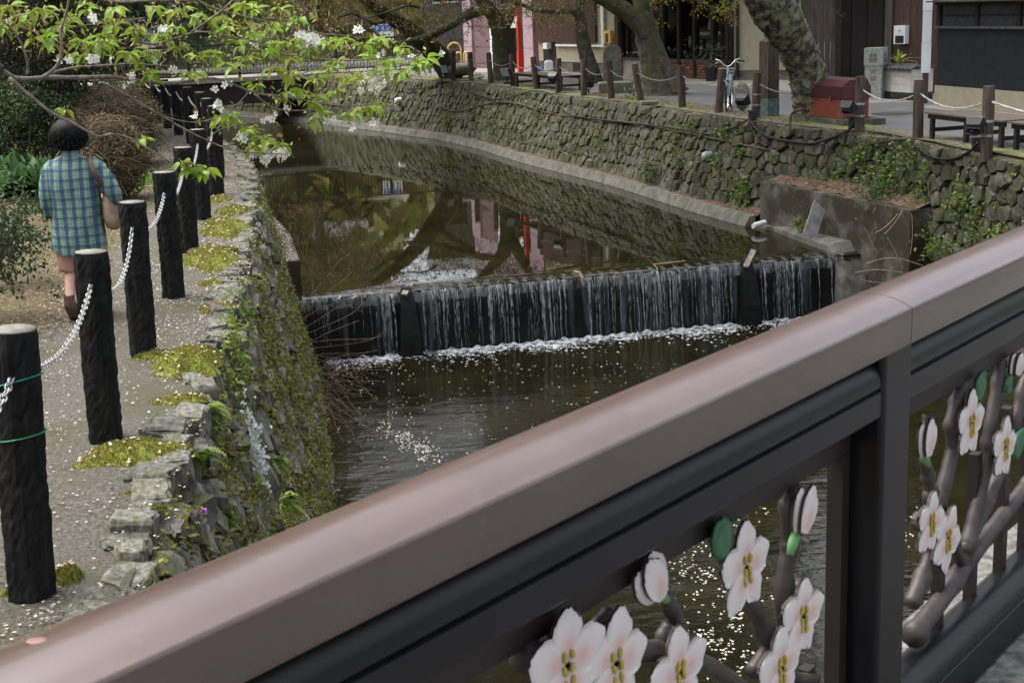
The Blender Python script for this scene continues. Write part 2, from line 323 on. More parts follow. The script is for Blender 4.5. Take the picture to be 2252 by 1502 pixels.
b = MB(); G = [[(p[0], p[1], z_+(1.0*wob(p[0], p[1], 0) if k else -.02)) for p in L_[::2]] for k, (L_, z_) in enumerate(((offset_var(FENCE, -ROFF+.06), -.03), (offset_var(FENCE, -ROFF+.14), .005), (FENCE, .02), (offset(FENCE, .3), .02), (offset(FENCE, .55), .012), (offset(FENCE, .7), .006)))]
b.grid(G[::-1]); tag(b.build('bank_strip', M['earth'], smooth=True), kind='structure')
strip('street', coarse_f[20:], [.6, 2, 4, 8, 16, 30], [-.004, -.004, -.004, -.004, -.004, -.004], M['asphalt'], 1)
# far ground and hills: one sheet to the horizon
def hill_h(x, y):
    d = math.hypot(x, y); a = math.degrees(math.atan2(x, y))
    el = 24*(1-sstep(-11, -3.8, a))+4.0+9*sstep(5, 14, a)
    return max(0, el/57.3*min(d, 150)*sstep(62, 125, d)*1.0)-3.2*(1-sstep(55, 75, d))
b = MB(); G = []
for r_ in [1, 4, 8, 14, 20, 28, 36, 45, 52, 60, 68, 78, 90, 105, 125, 150, 400, 1500]:
    row = []
    for a in range(-180, 181, 5):
        x, y = r_*math.sin(math.radians(a)), r_*math.cos(math.radians(a)); z = hill_h(x, y) if r_ < 200 else hill_h(x*150/r_, y*150/r_)-.1*(r_-150)*.2
        if abs(a) > 60: z = -3.2+max(0, r_-60)*.06
        row.append((x, y, z))
    G.append(row)
b.grid(G); tag(b.build('hill', M['hill'], smooth=True), kind='structure')
# left slope that carries the shrubs
b = MB(); G = []
for o_, z_ in [(4.4, .42), (6, .9), (8, 1.7), (11, 3.0), (16, 6), (26, 12)]:
    G.append([(p[0], p[1], z_+.25*math.sin(p[1]*.7+o_)) for p in offset(LEDGE[::6], -o_)])
b.grid(G); tag(b.build('slope', M['hill'], smooth=True), kind='structure')

# ------------------------------------------------------------ water
def water(name, base, rough, layers, ymix=None):
    m = bpy.data.materials.new(name); m.use_nodes = True; T = m.node_tree; N = T.nodes; Lk = T.links; b_ = N['Principled BSDF']
    b_.inputs['Roughness'].default_value = rough; b_.inputs['IOR'].default_value = 1.33; b_.inputs['Specular IOR Level'].default_value = .5
    g = N.new('ShaderNodeNewGeometry')
    n0 = N.new('ShaderNodeTexNoise'); n0.inputs['Scale'].default_value = .8; Lk.new(g.outputs['Position'], n0.inputs['Vector'])
    rp = N.new('ShaderNodeValToRGB'); rp.color_ramp.elements[0].color = (*base[0], 1); rp.color_ramp.elements[1].color = (*base[1], 1); rp.color_ramp.elements[0].position = .35; rp.color_ramp.elements[1].position = .65
    Lk.new(n0.outputs[0], rp.inputs[0]); Lk.new(rp.outputs[0], b_.inputs['Base Color'])
    prev = None
    for (sx, sy, dist, st) in layers:
        mp = N.new('ShaderNodeMapping'); mp.inputs['Scale'].default_value = (sx, sy, 1); Lk.new(g.outputs['Position'], mp.inputs['Vector'])
        n_ = N.new('ShaderNodeTexNoise'); n_.inputs['Scale'].default_value = 1; n_.inputs['Detail'].default_value = 3; Lk.new(mp.outputs[0], n_.inputs['Vector'])
        bp = N.new('ShaderNodeBump'); bp.inputs['Distance'].default_value = dist; bp.inputs['Strength'].default_value = st; Lk.new(n_.outputs[0], bp.inputs['Height'])
        if ymix:
            sp = N.new('ShaderNodeSeparateXYZ'); Lk.new(g.outputs['Position'], sp.inputs[0]); mr = N.new('ShaderNodeMapRange'); Lk.new(sp.outputs['Y'], mr.inputs[0])
            mr.inputs[1].default_value, mr.inputs[2].default_value, mr.inputs[3].default_value, mr.inputs[4].default_value = ymix[0], ymix[1], st*ymix[2], st; Lk.new(mr.outputs[0], bp.inputs['Strength'])
        if prev is not None: Lk.new(prev, bp.inputs['Normal'])
        prev = bp.outputs[0]
    Lk.new(prev, b_.inputs['Normal']); return m
M['water_up'] = water('pool_water', ((.009, .0075, .003), (.016, .013, .005)), .012, [(1.2, 2.6, .018, .8), (5, 9, .005, .7)], ymix=(36, 62, .035))
M['water_low'] = water('stream_water', ((.005, .005, .0018), (.012, .010, .0035)), .03, [(1.5, 3.0, .022, .6), (6, 12, .006, .7), (18, 26, .0022, .5)])
WL, WR = np.array([-3.15, 19.95]), np.array([5.42, 21.72]); WU = (WR-WL)/np.linalg.norm(WR-WL); WN = np.array([WU[1], -WU[0]])  # WN downstream
def wpt(s, f, z): p = WL+WU*s+WN*f; return (p[0], p[1], z)
WLEN = float(np.linalg.norm(WR-WL))
b = MB(); G = []
for k, f in enumerate([.02, -.1, -.5, -2, -6, -12, -20, -30, -45, -60]):
    G.append([wpt(s, f, ZU-.03*(k == 0)-.006*(k == 1)) for s in np.linspace(-1.0 if k < 3 else -1-6*(k-2), WLEN+(1.0 if k < 3 else 8), 30)])
b.grid(G[::-1]); tag(b.build('water', M['water_up'], smooth=True), kind='structure')
b = MB(); G = []
for f in np.linspace(0, 24, 12): G.append([wpt(s, f, ZL) for s in np.linspace(-3, WLEN+6, 12)])
b.grid(G); tag(b.build('water', M['water_low'], smooth=True), kind='structure')

# ------------------------------------------------------------ weir
weir = thing('weir', 'low dark concrete weir with a thin curtain of falling water', 'weir', (WL[0], WL[1], ZL))
def child_keep(o, p):
    o.parent = p; o.matrix_parent_inverse = Matrix.Translation(p.location).inverted() if not any(p.rotation_euler) else (Matrix.Translation(p.location) @ p.rotation_euler.to_matrix().to_4x4()).inverted(); return o
M['weir_wet'] = mat('wet_weir', (.0025, .0025, .002), (.009, .0085, .007), rough=.55, scale=7, bump=.02, bscale=18, spec=.2)
b = MB(); G = []
prof = [(-.28, ZU-.05), (-.12, ZU-.025), (-.02, ZU-.03), (.03, ZU-.07), (.03, ZU-.35), (.02, ZL+.3), (.02, ZL-.4)]
for f, z in prof: G.append([wpt(s, f+.012*math.sin(s*7.3)+.01*math.sin(s*17), z+.008*math.sin(s*11+f*40)) for s in np.linspace(-.1, WLEN+.1, 160)])
b.grid(G); child_keep(b.build('weir_wall', M['weir_wet'], smooth=True), weir)
def alpha_mat(name, col, rough, lo, hi, sc, attr=False, spec=.5):
    m = bpy.data.materials.new(name); m.use_nodes = True; T = m.node_tree; N = T.nodes; Lk = T.links; b_ = N['Principled BSDF']
    b_.inputs['Base Color'].default_value = (*col, 1); b_.inputs['Roughness'].default_value = rough; b_.inputs['Specular IOR Level'].default_value = spec
    tc = N.new('ShaderNodeNewGeometry'); mp = N.new('ShaderNodeMapping'); mp.inputs['Scale'].default_value = sc; Lk.new(tc.outputs['Position'], mp.inputs['Vector'])
    n_ = N.new('ShaderNodeTexNoise'); n_.inputs['Scale'].default_value = 1; n_.inputs['Detail'].default_value = 4; Lk.new(mp.outputs[0], n_.inputs['Vector']); fac = n_.outputs[0]
    if attr:
        a = N.new('ShaderNodeAttribute'); a.attribute_name = 'tint'; mm = N.new('ShaderNodeMath'); mm.operation = 'MULTIPLY_ADD'
        Lk.new(a.outputs['Fac'], mm.inputs[0]); mm.inputs[1].default_value = 1.; Lk.new(fac, mm.inputs[2]); m3 = N.new('ShaderNodeMath'); m3.operation = 'SUBTRACT'; Lk.new(mm.outputs[0], m3.inputs[0]); m3.inputs[1].default_value = .5; fac = m3.outputs[0]
    mr = N.new('ShaderNodeMapRange'); Lk.new(fac, mr.inputs[0]); mr.inputs[1].default_value = .38; mr.inputs[2].default_value = .66; mr.inputs[3].default_value = lo; mr.inputs[4].default_value = hi
    Lk.new(mr.outputs[0], b_.inputs['Alpha']); return m
M['fall'] = alpha_mat('falling_water', (.37, .39, .41), .25, .0, .46, (24, 24, 9.0))
M['fall_thin'] = alpha_mat('falling_film', (.14, .16, .18), .2, .0, .26, (12, 12, .8))
M['lip'] = alpha_mat('spilling_lip', (.15, .155, .14), .15, .0, .55, (16, 16, 3))
M['foam'] = alpha_mat('foam', (.60, .63, .66), .6, 0, .9, (10, 10, 10), attr=True)
SPLIT = [1.62, 6.88]                                        # where a wedge parts the sheet
sp_s = []
for px in (897, 1640):
    P, s_ = on_line(px, 700, WL, WR); sp_s.append(s_)
def free(s): return all(abs(s-q) > .20 for q in sp_s)
b = MB(); G = []
for f, z in [(-.22, ZU-.004), (-.04, ZU-.012), (.05, ZU-.045), (.085, ZU-.11), (.10, ZU-.19)]:
    G.append([wpt(s, f+.012*math.sin(s*23)+.008*math.sin(s*51+1), z+.006*math.sin(s*31)) for s in np.linspace(0, WLEN, 320)])
b.grid(G); stuff(child_keep(b.build('water_lip', M['lip'], smooth=True), weir))
b = MB(); bt = MB()
for k in range(620):
    s = random.uniform(.05, WLEN-.03)
    if not free(s): continue
    dense = (.30 if s < 1.2 else 1)*(.55+.45*math.sin(s*5.1+2*math.sin(s*1.9)))
    if random.random() > dense: continue
    wd = random.choice([.0015, .002, .0025, .003, .004, .005, .009]); z0 = ZU-.03; bot = ZL-.02; dr = random.uniform(-.02, .02); th = random.uniform(.12, .24); ph = random.uniform(0, 9)
    Lf, Rt = [], []
    n_ = 9; bot = ZL-.02 if random.random() < .72 else ZU-random.uniform(.25, .8)
    for i in range(n_+1):
        t = i/n_; z = z0+(bot-z0)*t; f = .055+th*math.sqrt(t)*.8; ww = wd*(1.5-.9*t)*(1+.35*math.sin(ph+t*26)); sx = s+dr*t+.006*math.sin(ph*2+t*11)
        Lf.append(wpt(sx-ww, f, z)); Rt.append(wpt(sx+ww, f+.004, z))
    (b if wd < .02 else bt).grid([Lf, Rt])
for k in range(26):                                          # thin films, wide
    s = random.uniform(.5, WLEN-.1)
    if not free(s): continue
    w_ = random.uniform(.05, .13); f0 = random.uniform(.06, .12)
    bt.grid([[wpt(s-w_*(1-.5*t), f0+.1*math.sqrt(t), ZU-.05+(ZL-ZU)*t) for t in np.linspace(0, random.uniform(.5, 1), 6)], [wpt(s+w_*(1-.5*t), f0+.1*math.sqrt(t), ZU-.05+(ZL-ZU)*t) for t in np.linspace(0, 1, 6)]])
stuff(child_keep(b.build('water_strands', M['fall'], smooth=True), weir)); stuff(child_keep(bt.build('water_films', M['fall_thin'], smooth=True), weir))
V = []; F = []; C_ = []; ns, nf = 420, 14
for i in range(ns):
    s = WLEN*i/(ns-1); wdt = .62+.16*math.sin(s*2.1)+.14*math.sin(s*5.3+1)+.1*math.sin(s*11.7)+(.05 if s > 2 else -.15)
    for j in range(nf):
        t = j/(nf-1); V.append(wpt(s, .06+t*wdt*1.4, ZL+.010+max(0, .03*(1-t)*(math.sin(s*23+t*9)*math.sin(s*9-t*5)+.5))))
for i in range(ns-1):
    for j in range(nf-1):
        F.append((i*nf+j, i*nf+j+1, (i+1)*nf+j+1, (i+1)*nf+j)); t = j/(nf-2); sp = min(abs(WLEN*i/ns-q) for q in sp_s)
        e = .52*(1-t)**.9*min(1, .3+WLEN*i/ns/1.0)+.06-.35*(sp < .2); C_.append((e, e, e))
stuff(child_keep(obj('foam', np_mesh('foam', V, F, M['foam'], True, C_)), weir))
n = 2600; s_f = RNG.uniform(.3, WLEN-.1, n); f_f = .1+RNG.exponential(.22, n)*(1+.5*np.sin(s_f*3.3)); P = np.array([wpt(a, c, ZL+.014) for a, c in zip(s_f, f_f)]); V, F = leaf_arrays(P, rand_dirs(n)*[1, .5, .1]+np.array([.6, .1, 0]), np.tile([0, 0, 1.], (n, 1))+RNG.normal(size=(n, 3))*.2, RNG.uniform(.015, .07, n), RNG.uniform(.008, .022, n), .1)
stuff(child_keep(obj('foam_flecks', np_mesh('foam_flecks', V, F, mat('foam_fleck', (.55, .57, .59), (.68, .70, .72), rough=.6, scale=20))), weir))
for i, s in enumerate(sp_s):                                 # plank-shaped nappe splitters
    b = MB(); h = .17
    rings = []
    for (z, fw, wd) in [(ZL-.2, .30, .20), (ZL+.35, .25, .17), (ZU-.25, .17, .13), (ZU-.02, .10, .085), (ZU+.05, .05, .07)]:
        rings.append([wpt(s-wd, -.02, z), wpt(s+wd, -.02, z), wpt(s+wd*.9, fw, z-.02), wpt(s-wd*.9, fw, z-.02)])
    b.loft(rings); o = child_keep(b.build('splitter', M['weir_wet']), weir)
    b = MB(); a = .18 if i else .10                           # plank lying over it
    b.loft([[wpt(s-.10, .14, ZU-.03), wpt(s-.02, .16, ZU-.05), wpt(s-.02, .15, ZU-.08), wpt(s-.10, .13, ZU-.06)],
            [wpt(s+a-.05, -.1, ZU+.10+.08*i), wpt(s+a+.03, -.08, ZU+.07+.08*i), wpt(s+a+.03, -.09, ZU+.03+.08*i), wpt(s+a-.05, -.11, ZU+.06+.08*i)]])
    child_keep(b.build('plank', mat('wet_plank%d' % i, (.12, .09, .07), (.3, .25, .2), rough=.6, scale=12)), weir)
# twigs caught on the crest
b = MB()
for px, py in [(1270, 603)]:
    P, s = on_line(px, py, WL, WR)
    b.tube([wpt(s-.05, -.05, ZU+.06), wpt(s+.02, .02, ZU+.05), wpt(s+.06, .08, ZU-.04), wpt(s+.07, .09, ZU-.16)], [.012, .03, .03, .015], 6)
tag(b.build('driftwood', M['dry_twig']), 'small knotted piece of pale driftwood hooked over the weir crest', 'driftwood')
b = MB(); P, s = on_line(1460, 585, WL, WR)
b.tube([wpt(s-.2, -.12, ZU+.12), wpt(s-.13, -.12, ZU+.05), wpt(s+.1, -.16, ZU+.045), wpt(s+.42, -.2, ZU+.05)], [.006, .012, .016, .007], 6)
b.tube([wpt(s-.13, -.12, ZU+.05), wpt(s-.1, -.02, ZU), wpt(s-.14, .08, ZU-.06)], [.012, .01, .008], 5)
tag(b.build('driftwood', M['dry_twig']), 'thin broken branch lying along the weir crest left of the tilted plank', 'driftwood')

# ------------------------------------------------------------ stone prototypes
def stone_proto(k, flat=False):
    bm = bmesh.new(); bmesh.ops.create_cube(bm, size=1.0)
    for v in bm.verts:
        v.co += Vector([random.uniform(-.09, .09) for _ in range(3)])
        if v.co.y < 0: v.co.x *= random.uniform(.84, .98); v.co.z *= random.uniform(.80, .98)
    bmesh.ops.bevel(bm, geom=list(bm.edges), offset=.085, segments=1, affect='EDGES', clamp_overlap=True)
    for v in bm.verts: v.co += Vector([random.uniform(-.035, .035) for _ in range(3)])
    me = bpy.data.meshes.new('stone'); bm.to_mesh(me); bm.free(); return me
PROTO_R = [stone_proto(i) for i in range(14)]; PROTO_L = [stone_proto(i) for i in range(14)]
def rough_proto():
    bm = bmesh.new(); bm.from_mesh(stone_proto(0)); bmesh.ops.subdivide_edges(bm, edges=list(bm.edges), cuts=1, use_grid_fill=True)
    for v in bm.verts: v.co += Vector([random.uniform(-.035, .035), random.uniform(-.05, .05), random.uniform(-.03, .03)])
    me = bpy.data.meshes.new('coping_stone'); bm.to_mesh(me); bm.free(); me.materials.append(M['slate']); return me
PROTO_C = [rough_proto() for i in range(8)]
for p_ in PROTO_R: p_.materials.append(M['stone'])
for p_ in PROTO_L: p_.materials.append(M['slate'])
def frame_at(poly, s, step=.25):
    i = min(max(int(s/step), 0), len(poly)-2); t = s/step-i; p = poly[i]*(1-t)+poly[i+1]*t; d = poly[i+1]-poly[i]; d = d/np.linalg.norm(d); return p, d
def clip_half(poly, m, n_):
    out = []
    for i in range(len(poly)):
        p, q = poly[i], poly[(i+1) % len(poly)]; dp, dq = (p-m) @ n_, (q-m) @ n_
        if dp <= 0: out.append(p)
        if dp*dq < 0: out.append(p+(q-p)*dp/(dp-dq))
    return out
def build_wall(root, base, sgn, zt, zb, batter, s0, s1, mt, hs, ws, ysel, proud, maxn=300):
    """fitted polygonal stones (cells of a jittered lattice) with recessed joints on a battered wall"""
    pts = {}; nr = max(2, int(round((zt-zb)/hs))); nc = int((s1-s0)/ws)
    for r_ in range(nr+1):
        for c in range(nc): pts[(r_, c)] = np.array([s0+(c+.5*(r_ % 2)+random.uniform(-.30, .30))*ws, zb+(r_+.35+random.uniform(-.30, .30))*hs])
    out = []
    for (r_, c), p in pts.items():
        if p[1] > zt+.02: continue
        poly = [p+np.array(q) for q in ((-ws*1.2, -hs*1.2), (ws*1.2, -hs*1.2), (ws*1.2, hs*1.2), (-ws*1.2, hs*1.2))]
        for dr in (-2, -1, 0, 1, 2):
            for dc in (-2, -1, 0, 1, 2):
                q = pts.get((r_+dr, c+dc))
                if q is None or (dr == 0 and dc == 0): continue
                poly = clip_half(poly, (p+q)/2, (q-p))
                if len(poly) < 3: break
        if len(poly) < 3: continue
        poly = np.array(poly); poly[:, 1] = np.minimum(poly[:, 1], zt+.03*math.sin(p[0]*3)); c0 = poly.mean(0); out.append((c0, poly))
    cells = []
    for c0, poly in out:
        pw, d = frame_at(base, c0[0]); n = np.array([d[1], -d[0]])*sgn; bt = batter(pw[1]) if callable(batter) else batter
        jt = random.uniform(-.03, .04)*proud; tl = RNG.normal(size=2)*.10*proud; w3 = []; m_ = len(poly)
        def P3(q, dep):
            pp, dd = frame_at(base, q[0]); nn_ = np.array([dd[1], -dd[0]])*sgn; xy = pp+nn_*(bt*-q[1]+dep); return (xy[0], xy[1], q[1])
        g = random.uniform(.90, .96); ring = lambda k, dep, jx=0.: [P3(c0+(q-c0)*k+RNG.normal(size=2)*jx, dep+jt*(dep > 0)+float((q-c0) @ tl)*(dep > 0)+random.uniform(-.008, .008)*(dep > 0)) for q in poly]
        vs = ring(g, -.12)+ring(g, .008)+ring(g*random.uniform(.76, .90), .045, .008)+[P3(c0+RNG.normal(size=2)*.03, .046+jt+random.uniform(-.006, .012))]
        fs = [(i, (i+1) % m_, m_+(i+1) % m_, m_+i) for i in range(m_)]+[(m_+i, m_+(i+1) % m_, 2*m_+(i+1) % m_, 2*m_+i) for i in range(m_)]+[(2*m_+i, 2*m_+(i+1) % m_, 3*m_) for i in range(m_)]
        cells.append((float(np.hypot(*pw)), pw, vs, fs))
    cells.sort(key=lambda c: c[0]); vis = [c for c in cells if ysel(c)]; rest = [c for c in cells if not ysel(c)]; vis, more = vis[:maxn], vis[maxn:]; rest += more
    inv = Matrix.Translation(root.location).inverted()
    for _, pw, vs, fs in vis:
        o0 = np.mean(vs, axis=0); b = MB(); b.add([np.array(v)-o0 for v in vs], fs); o = b.build('stone', mt); o.parent = root; o.matrix_parent_inverse = inv; o.location = tuple(o0)
    if rest:
        b = MB()
        for _, pw, vs, fs in rest: b.add(vs, fs)
        child_keep(stuff(b.build('stones', mt)), root)
# right bank wall
rw = thing('stone_wall', 'mossy dry-stone retaining wall along the right bank below the street', 'wall', (FENCE[60][0], FENCE[60][1], ZU))
b = MB(); b.grid([[(p[0], p[1], z) for p in offset(rwall(z), .16 if z < .0 else .1)] for z in (0, -.35, -.7, -1.1, -1.5, -2.2, -2.9)])
child_keep(b.build('wall_backing', M['mortar']), rw)
_rb = lambda y: .05+.25*float(sstep(22.0, 27.5, y))
build_wall(rw, RTOP, -1, .0, -1.55, _rb, 8.0, 60, M['stone'], .225, .275, lambda c: c[1][1] > 17.6 and c[1][1] < 40, 1.)
build_wall(rw, RTOP, -1, -1.4, -2.9, _rb, 9.0, 15.6, M['stone'], .26, .36, lambda c: False, 1.)
# left bank wall
lw = thing('stone_wall', 'overgrown slate retaining wall on the left bank beside the black posts', 'wall', (LEDGE[40][0], LEDGE[40][1], ZL))
b = MB(); b.grid([[(p[0], p[1], z) for p in offset(lwall(z), -.2)] for z in (-.04, -.5, -1.0, -1.5, -2, -2.5, -3.1)][::-1])
child_keep(b.build('wall_backing', M['mortar']), lw)
build_wall(lw, LEDGE, 1, -.10, -2.8, .221, 5.6, 26, M['slate'], .19, .25, lambda c: c[1][1] > 6.3 and c[1][1] < 19, 1.5)
build_wall(lw, LEDGE, 1, -.05, -1.8, .221, 26, 50, M['slate'], .26, .36, lambda c: False, 1.2)
# coping slabs along the path edge
s = 4.9
inv = Matrix.Translation(lw.location).inverted()
for k in range(100):
    L = random.uniform(.16, .36); p, d = frame_at(LEDGE, s+L/2); n = np.array([d[1], -d[0]]); dp = random.uniform(.10, .2)
    q = p+n*(random.uniform(-.03, .08)-dp/2)
    o = bpy.data.objects.new('coping_stone', random.choice(PROTO_C)); COL.objects.link(o); o.parent = lw; o.matrix_parent_inverse = inv
    X = Vector((d[0], d[1], 0)); Y_ = Vector((-n[0], -n[1], 0)); R_ = Matrix((X, Y_, X.cross(Y_))).transposed().to_4x4()
    o.matrix_basis = Matrix.Translation((q[0], q[1], -.098+random.uniform(-.02, .03))) @ R_ @ Matrix.Rotation(random.uniform(-.3, .3), 4, 'Z') @ Matrix.Rotation(random.uniform(-.08, .08), 4, 'X') @ Matrix.Diagonal((L*1.05, dp*1.2, .24, 1)); s += L*random.uniform(.82, 1.02)
# ledge beside the upper pool, left
led = MB(); pts = [p for p in lwall(-1.3) if 19.9 < p[1] < 34]; pts = np.array(pts)
def ledge_rings(pts, a0, a1, z0, z1):
    A_, B_ = offset(pts, a0), offset(pts, a1); return [[(A_[i][0], A_[i][1], z0), (B_[i][0], B_[i][1], z0), (B_[i][0], B_[i][1], z1), (A_[i][0], A_[i][1], z1)] for i in range(len(pts))]
led.loft(ledge_rings(pts, -.25, .33, -3.1, -1.28)); tag(led.build('concrete_ledge', M['concrete_moss']), 'mossy concrete ledge strewn with petals at the left end of the weir', 'ledge')
# kerb and litter strip along the right of the upper pool
kline = offset(FENCE, -.28-.45-.02); KS = [i for i in range(len(kline)) if 24.6 < kline[i][1] < 60]
kerb = thing('concrete_kerb', 'sloping grey concrete kerb at the waterline below the right stone wall', 'kerb', (kline[KS[0]][0], kline[KS[0]][1], ZU))
seg = 10
for j in range(0, len(KS)-1, seg):
    ids = KS[j:j+seg+1]; P = kline[ids].copy()
    if len(P) < 2: break
    P[0] += (P[1]-P[0])*.03; P[-1] -= (P[-1]-P[-2])*.03
    A_, B_, C0 = offset(P, -.34), offset(P, -.24), offset(P, -.12); b = MB()
    b.loft([[(A_[i][0], A_[i][1], ZU-.3), (A_[i][0], A_[i][1], ZU+.02), (B_[i][0], B_[i][1], ZU+.19), (C0[i][0], C0[i][1], ZU+.205), (C0[i][0], C0[i][1], ZU-.3)] for i in range(len(P))])
    child_keep(b.build('kerb_segment', M['concrete']), kerb)
P = kline[KS]; b = MB(); b.grid([[(p[0], p[1], ZU+.18) for p in offset(P, -.13)], [(p[0], p[1], ZU+.23) for p in offset(P, .0)], [(p[0], p[1], ZU+.33) for p in offset(P, .25)]])
tag(b.build('litter_strip', M['dirt'], smooth=True), kind='structure')
# big concrete block at the right end of the weir
def blk(name, pts, z0s, z1s, m):
    b = MB(); n = len(pts); vs = [(p[0], p[1], z) for p, z in zip(pts, z0s)]+[(p[0], p[1], z) for p, z in zip(pts, z1s)]
    b.add(vs, [tuple(range(n-1, -1, -1)), tuple(range(n, 2*n))]+[(i, (i+1) % n, n+(i+1) % n, n+i) for i in range(n)]); return b.build(name, m)
A = at(1672, 400, z=-.97)[:2]; B = at(2003, 464, z=-.97)[:2]; uu = (B-A)/np.linalg.norm(B-A); nn = np.array([-uu[1], uu[0]])
if nn[0] < 0: nn = -nn
BLK = (A, B, uu, nn)
cb = thing('concrete_block', 'large stained concrete abutment at the right end of the weir', 'abutment', (A[0], A[1], ZL))
child_keep(blk('block_body', [A, B, B+nn*.9, A+nn*.9], [-3.1]*4, [-.97, -.97, -.94, -.94], M['concrete_moss']), cb)
G = [[tuple(A+uu*t+nn*o_)+(-.965+z_+.02*math.sin(t*9),) for t in np.linspace(0, np.linalg.norm(B-A), 20)] for o_, z_ in ((.14, 0), (.3, .05), (.55, .12), (.9, .2))]
b = MB(); b.grid(G); child_keep(b.build('litter_top', M['dirt'], smooth=True), cb)
# its low curved foot, running from the kerb to the end of the fall
f0 = at(1700, 505, z=ZU+.03); pp = [at(1640, 490, z=ZU+.05), f0, at(1770, 528, z=ZU+.06), at(1822, 550, z=ZU+.04)]
rings = []
ft = [(pp[0], .02), (pp[1], .06), (pp[2], .09), (pp[3], .10)]
for P, hgt in ft:
    p = np.array(P[:2]); rings.append([tuple(p)+(ZU-.4,), tuple(p)+(ZU+hgt,), tuple(p+nn*.1)+(ZU+hgt+.05,), tuple(p+nn*.5)+(ZU+hgt+.05,), tuple(p+nn*.5)+(ZU-.4,)])
e = np.array(pp[3][:2])
for t, zz in ((.12, -.05), (.28, -.2), (.42, -.45), (.52, -.8), (.6, -1.2)):
    p = e+WN*t+np.array([.06, 0])*t; rings.append([tuple(p)+(-3.2,), tuple(p)+(ZU+zz,), tuple(p+nn*.1)+(ZU+zz+.06,), tuple(p+nn*.5)+(ZU+zz+.05,), tuple(p+nn*.5)+(-3.2,)])
b = MB(); b.loft(rings); child_keep(b.build('curved_foot', M['concrete'], smooth=False), cb)
# tilted slate slab leaning there
q = at(1795, 530, z=ZU+.08); r0 = np.array(q)
def slabpt(px, py, dd): P = at(px, py, Y=r0[1]+.05); return P+np.array([0, dd, 0])
quad = [(1768, 512), (1793, 532), (1815, 463), (1792, 440)]
b = MB(); b.add([slabpt(*c, 0) for c in quad]+[slabpt(*c, .05) for c in quad], [(3, 2, 1, 0), (4, 5, 6, 7), (0, 1, 5, 4), (1, 2, 6, 5), (2, 3, 7, 6), (3, 0, 4, 7)])
tag(b.build('slate_slab', mat('slab_grey', (.16, .16, .15), (.30, .30, .29), rough=.75, scale=7, bump=.01)), 'thin grey slab standing tilted beside the concrete block', 'slab')
# ============================================================ BRIDGE RAILING (foreground)
RH = math.radians(39.85); RU = np.array([math.sin(RH), math.cos(RH), 0]); RN = np.array([math.cos(RH), -math.sin(RH), 0])
RP0 = at(1990, 655, z=1.68)
DECK = .65
rail = thing('bridge_railing', 'brown and black metal bridge railing with cast cherry blossom panels in the foreground', 'railing', (RP0[0], RP0[1], DECK), math.pi/2-RH)
def rpx(px, py, n=0.):
    d = ray(px, py); t = ((RP0-CAM)@RN+n)/(d@RN); P = CAM+d*t; return float((P-RP0)@RU), float(P[2])
def rl(s, n, z): return (s, -n, z-DECK)                      # rail-local coordinates
JOINT = -.137
def handrail(s0, s1):
    prof = [(.070, 1.618), (.075, 1.628), (.0755, 1.688)]
    for k in range(1, 6): a = math.radians(90*k/6); prof.append((.0685+.007*math.cos(a), 1.688+.008*math.sin(a)))
    m_ = .068
    for k in range(13): x = m_-2*m_*k/12; prof.append((x, 1.6965+.017*(1-(x/m_)**2)))
    prof += [(-.0735, 1.693), (-.0755, 1.688), (-.075, 1.628), (-.070, 1.618)]
    b = MB(); b.loft([[rl(s, n, z) for n, z in prof] for s in np.linspace(s0, s1, 5)]); return b.build('handrail', M['rail_brown'], rail, smooth=True)
for s0, s1 in ((-4.5, JOINT-.0015), (JOINT+.0015, 3.4)):
    o = handrail(s0, s1); o.data.polygons.foreach_set('use_smooth', [True]*len(o.data.polygons))
    mo = o.modifiers.new('e', 'EDGE_SPLIT'); mo.split_angle = math.radians(38)
def round_bar(name, s0, s1, n0, n1, z0, z1, m, r=.006):
    prof = [(n0+r, z0), (n1-r, z0), (n1, z0+r), (n1, z1-r), (n1-r, z1), (n0+r, z1), (n0, z1-r), (n0, z0+r)]
    b = MB(); b.loft([[rl(s, n, z) for n, z in prof] for s in (s0, s1)]); return b.build(name, m, rail)
for c in (-1.965, JOINT, 1.69):
    round_bar('post', c-.067, c+.067, -.052, .05, DECK, 1.617, M['rail_dark']) if False else None
    b = MB(); prof = []
    for (a, d_) in ((1, 1), (-1, 1), (-1, -1), (1, -1)):
        for k in range(4):
            th = {(1, 1): 0, (-1, 1): 90, (-1, -1): 180, (1, -1): 270}[(a, d_)]+k*30
            prof.append((c+a*(.067-.012)+.012*math.cos(math.radians(th)), d_*(.051-.012)+.012*math.sin(math.radians(th))))
    b.loft([[(s, n, z-DECK) for s, n in prof] for z in (DECK, 1.619)]); b.build('post', M['rail_dark'], rail, smooth=False)
def shaped_rail(name, s0, s1, up):
    """rail with a rounded upper shoulder, groove and a plain face"""
    if up: z0, zg, z1 = 1.478, 1.538, 1.604
    else: z0, zg, z1 = .652, .752, .812
    prof = [(.040, z0), (.046, z0+.006), (.046, zg-.004), (.038, zg), (.038, zg+.004)]
    for k in range(7): a = math.radians(90*k/6); prof.append((-.006+.052*math.cos(a) if k else .045, zg+.006+(z1-zg-.006)*math.sin(a)))
    prof += [(-.03, z1-.003), (-.045, z1-.02), (-.045, z0)]
    b = MB(); b.loft([[rl(s, n, z) for n, z in prof] for s in (s0, s1)]); o = b.build(name, M['rail_dark'], rail, smooth=True)
    mo = o.modifiers.new('e', 'EDGE_SPLIT'); mo.split_angle = math.radians(35); return o
PAN = [(-1.965+.069, JOINT-.069), (JOINT+.069, 1.69-.069)]
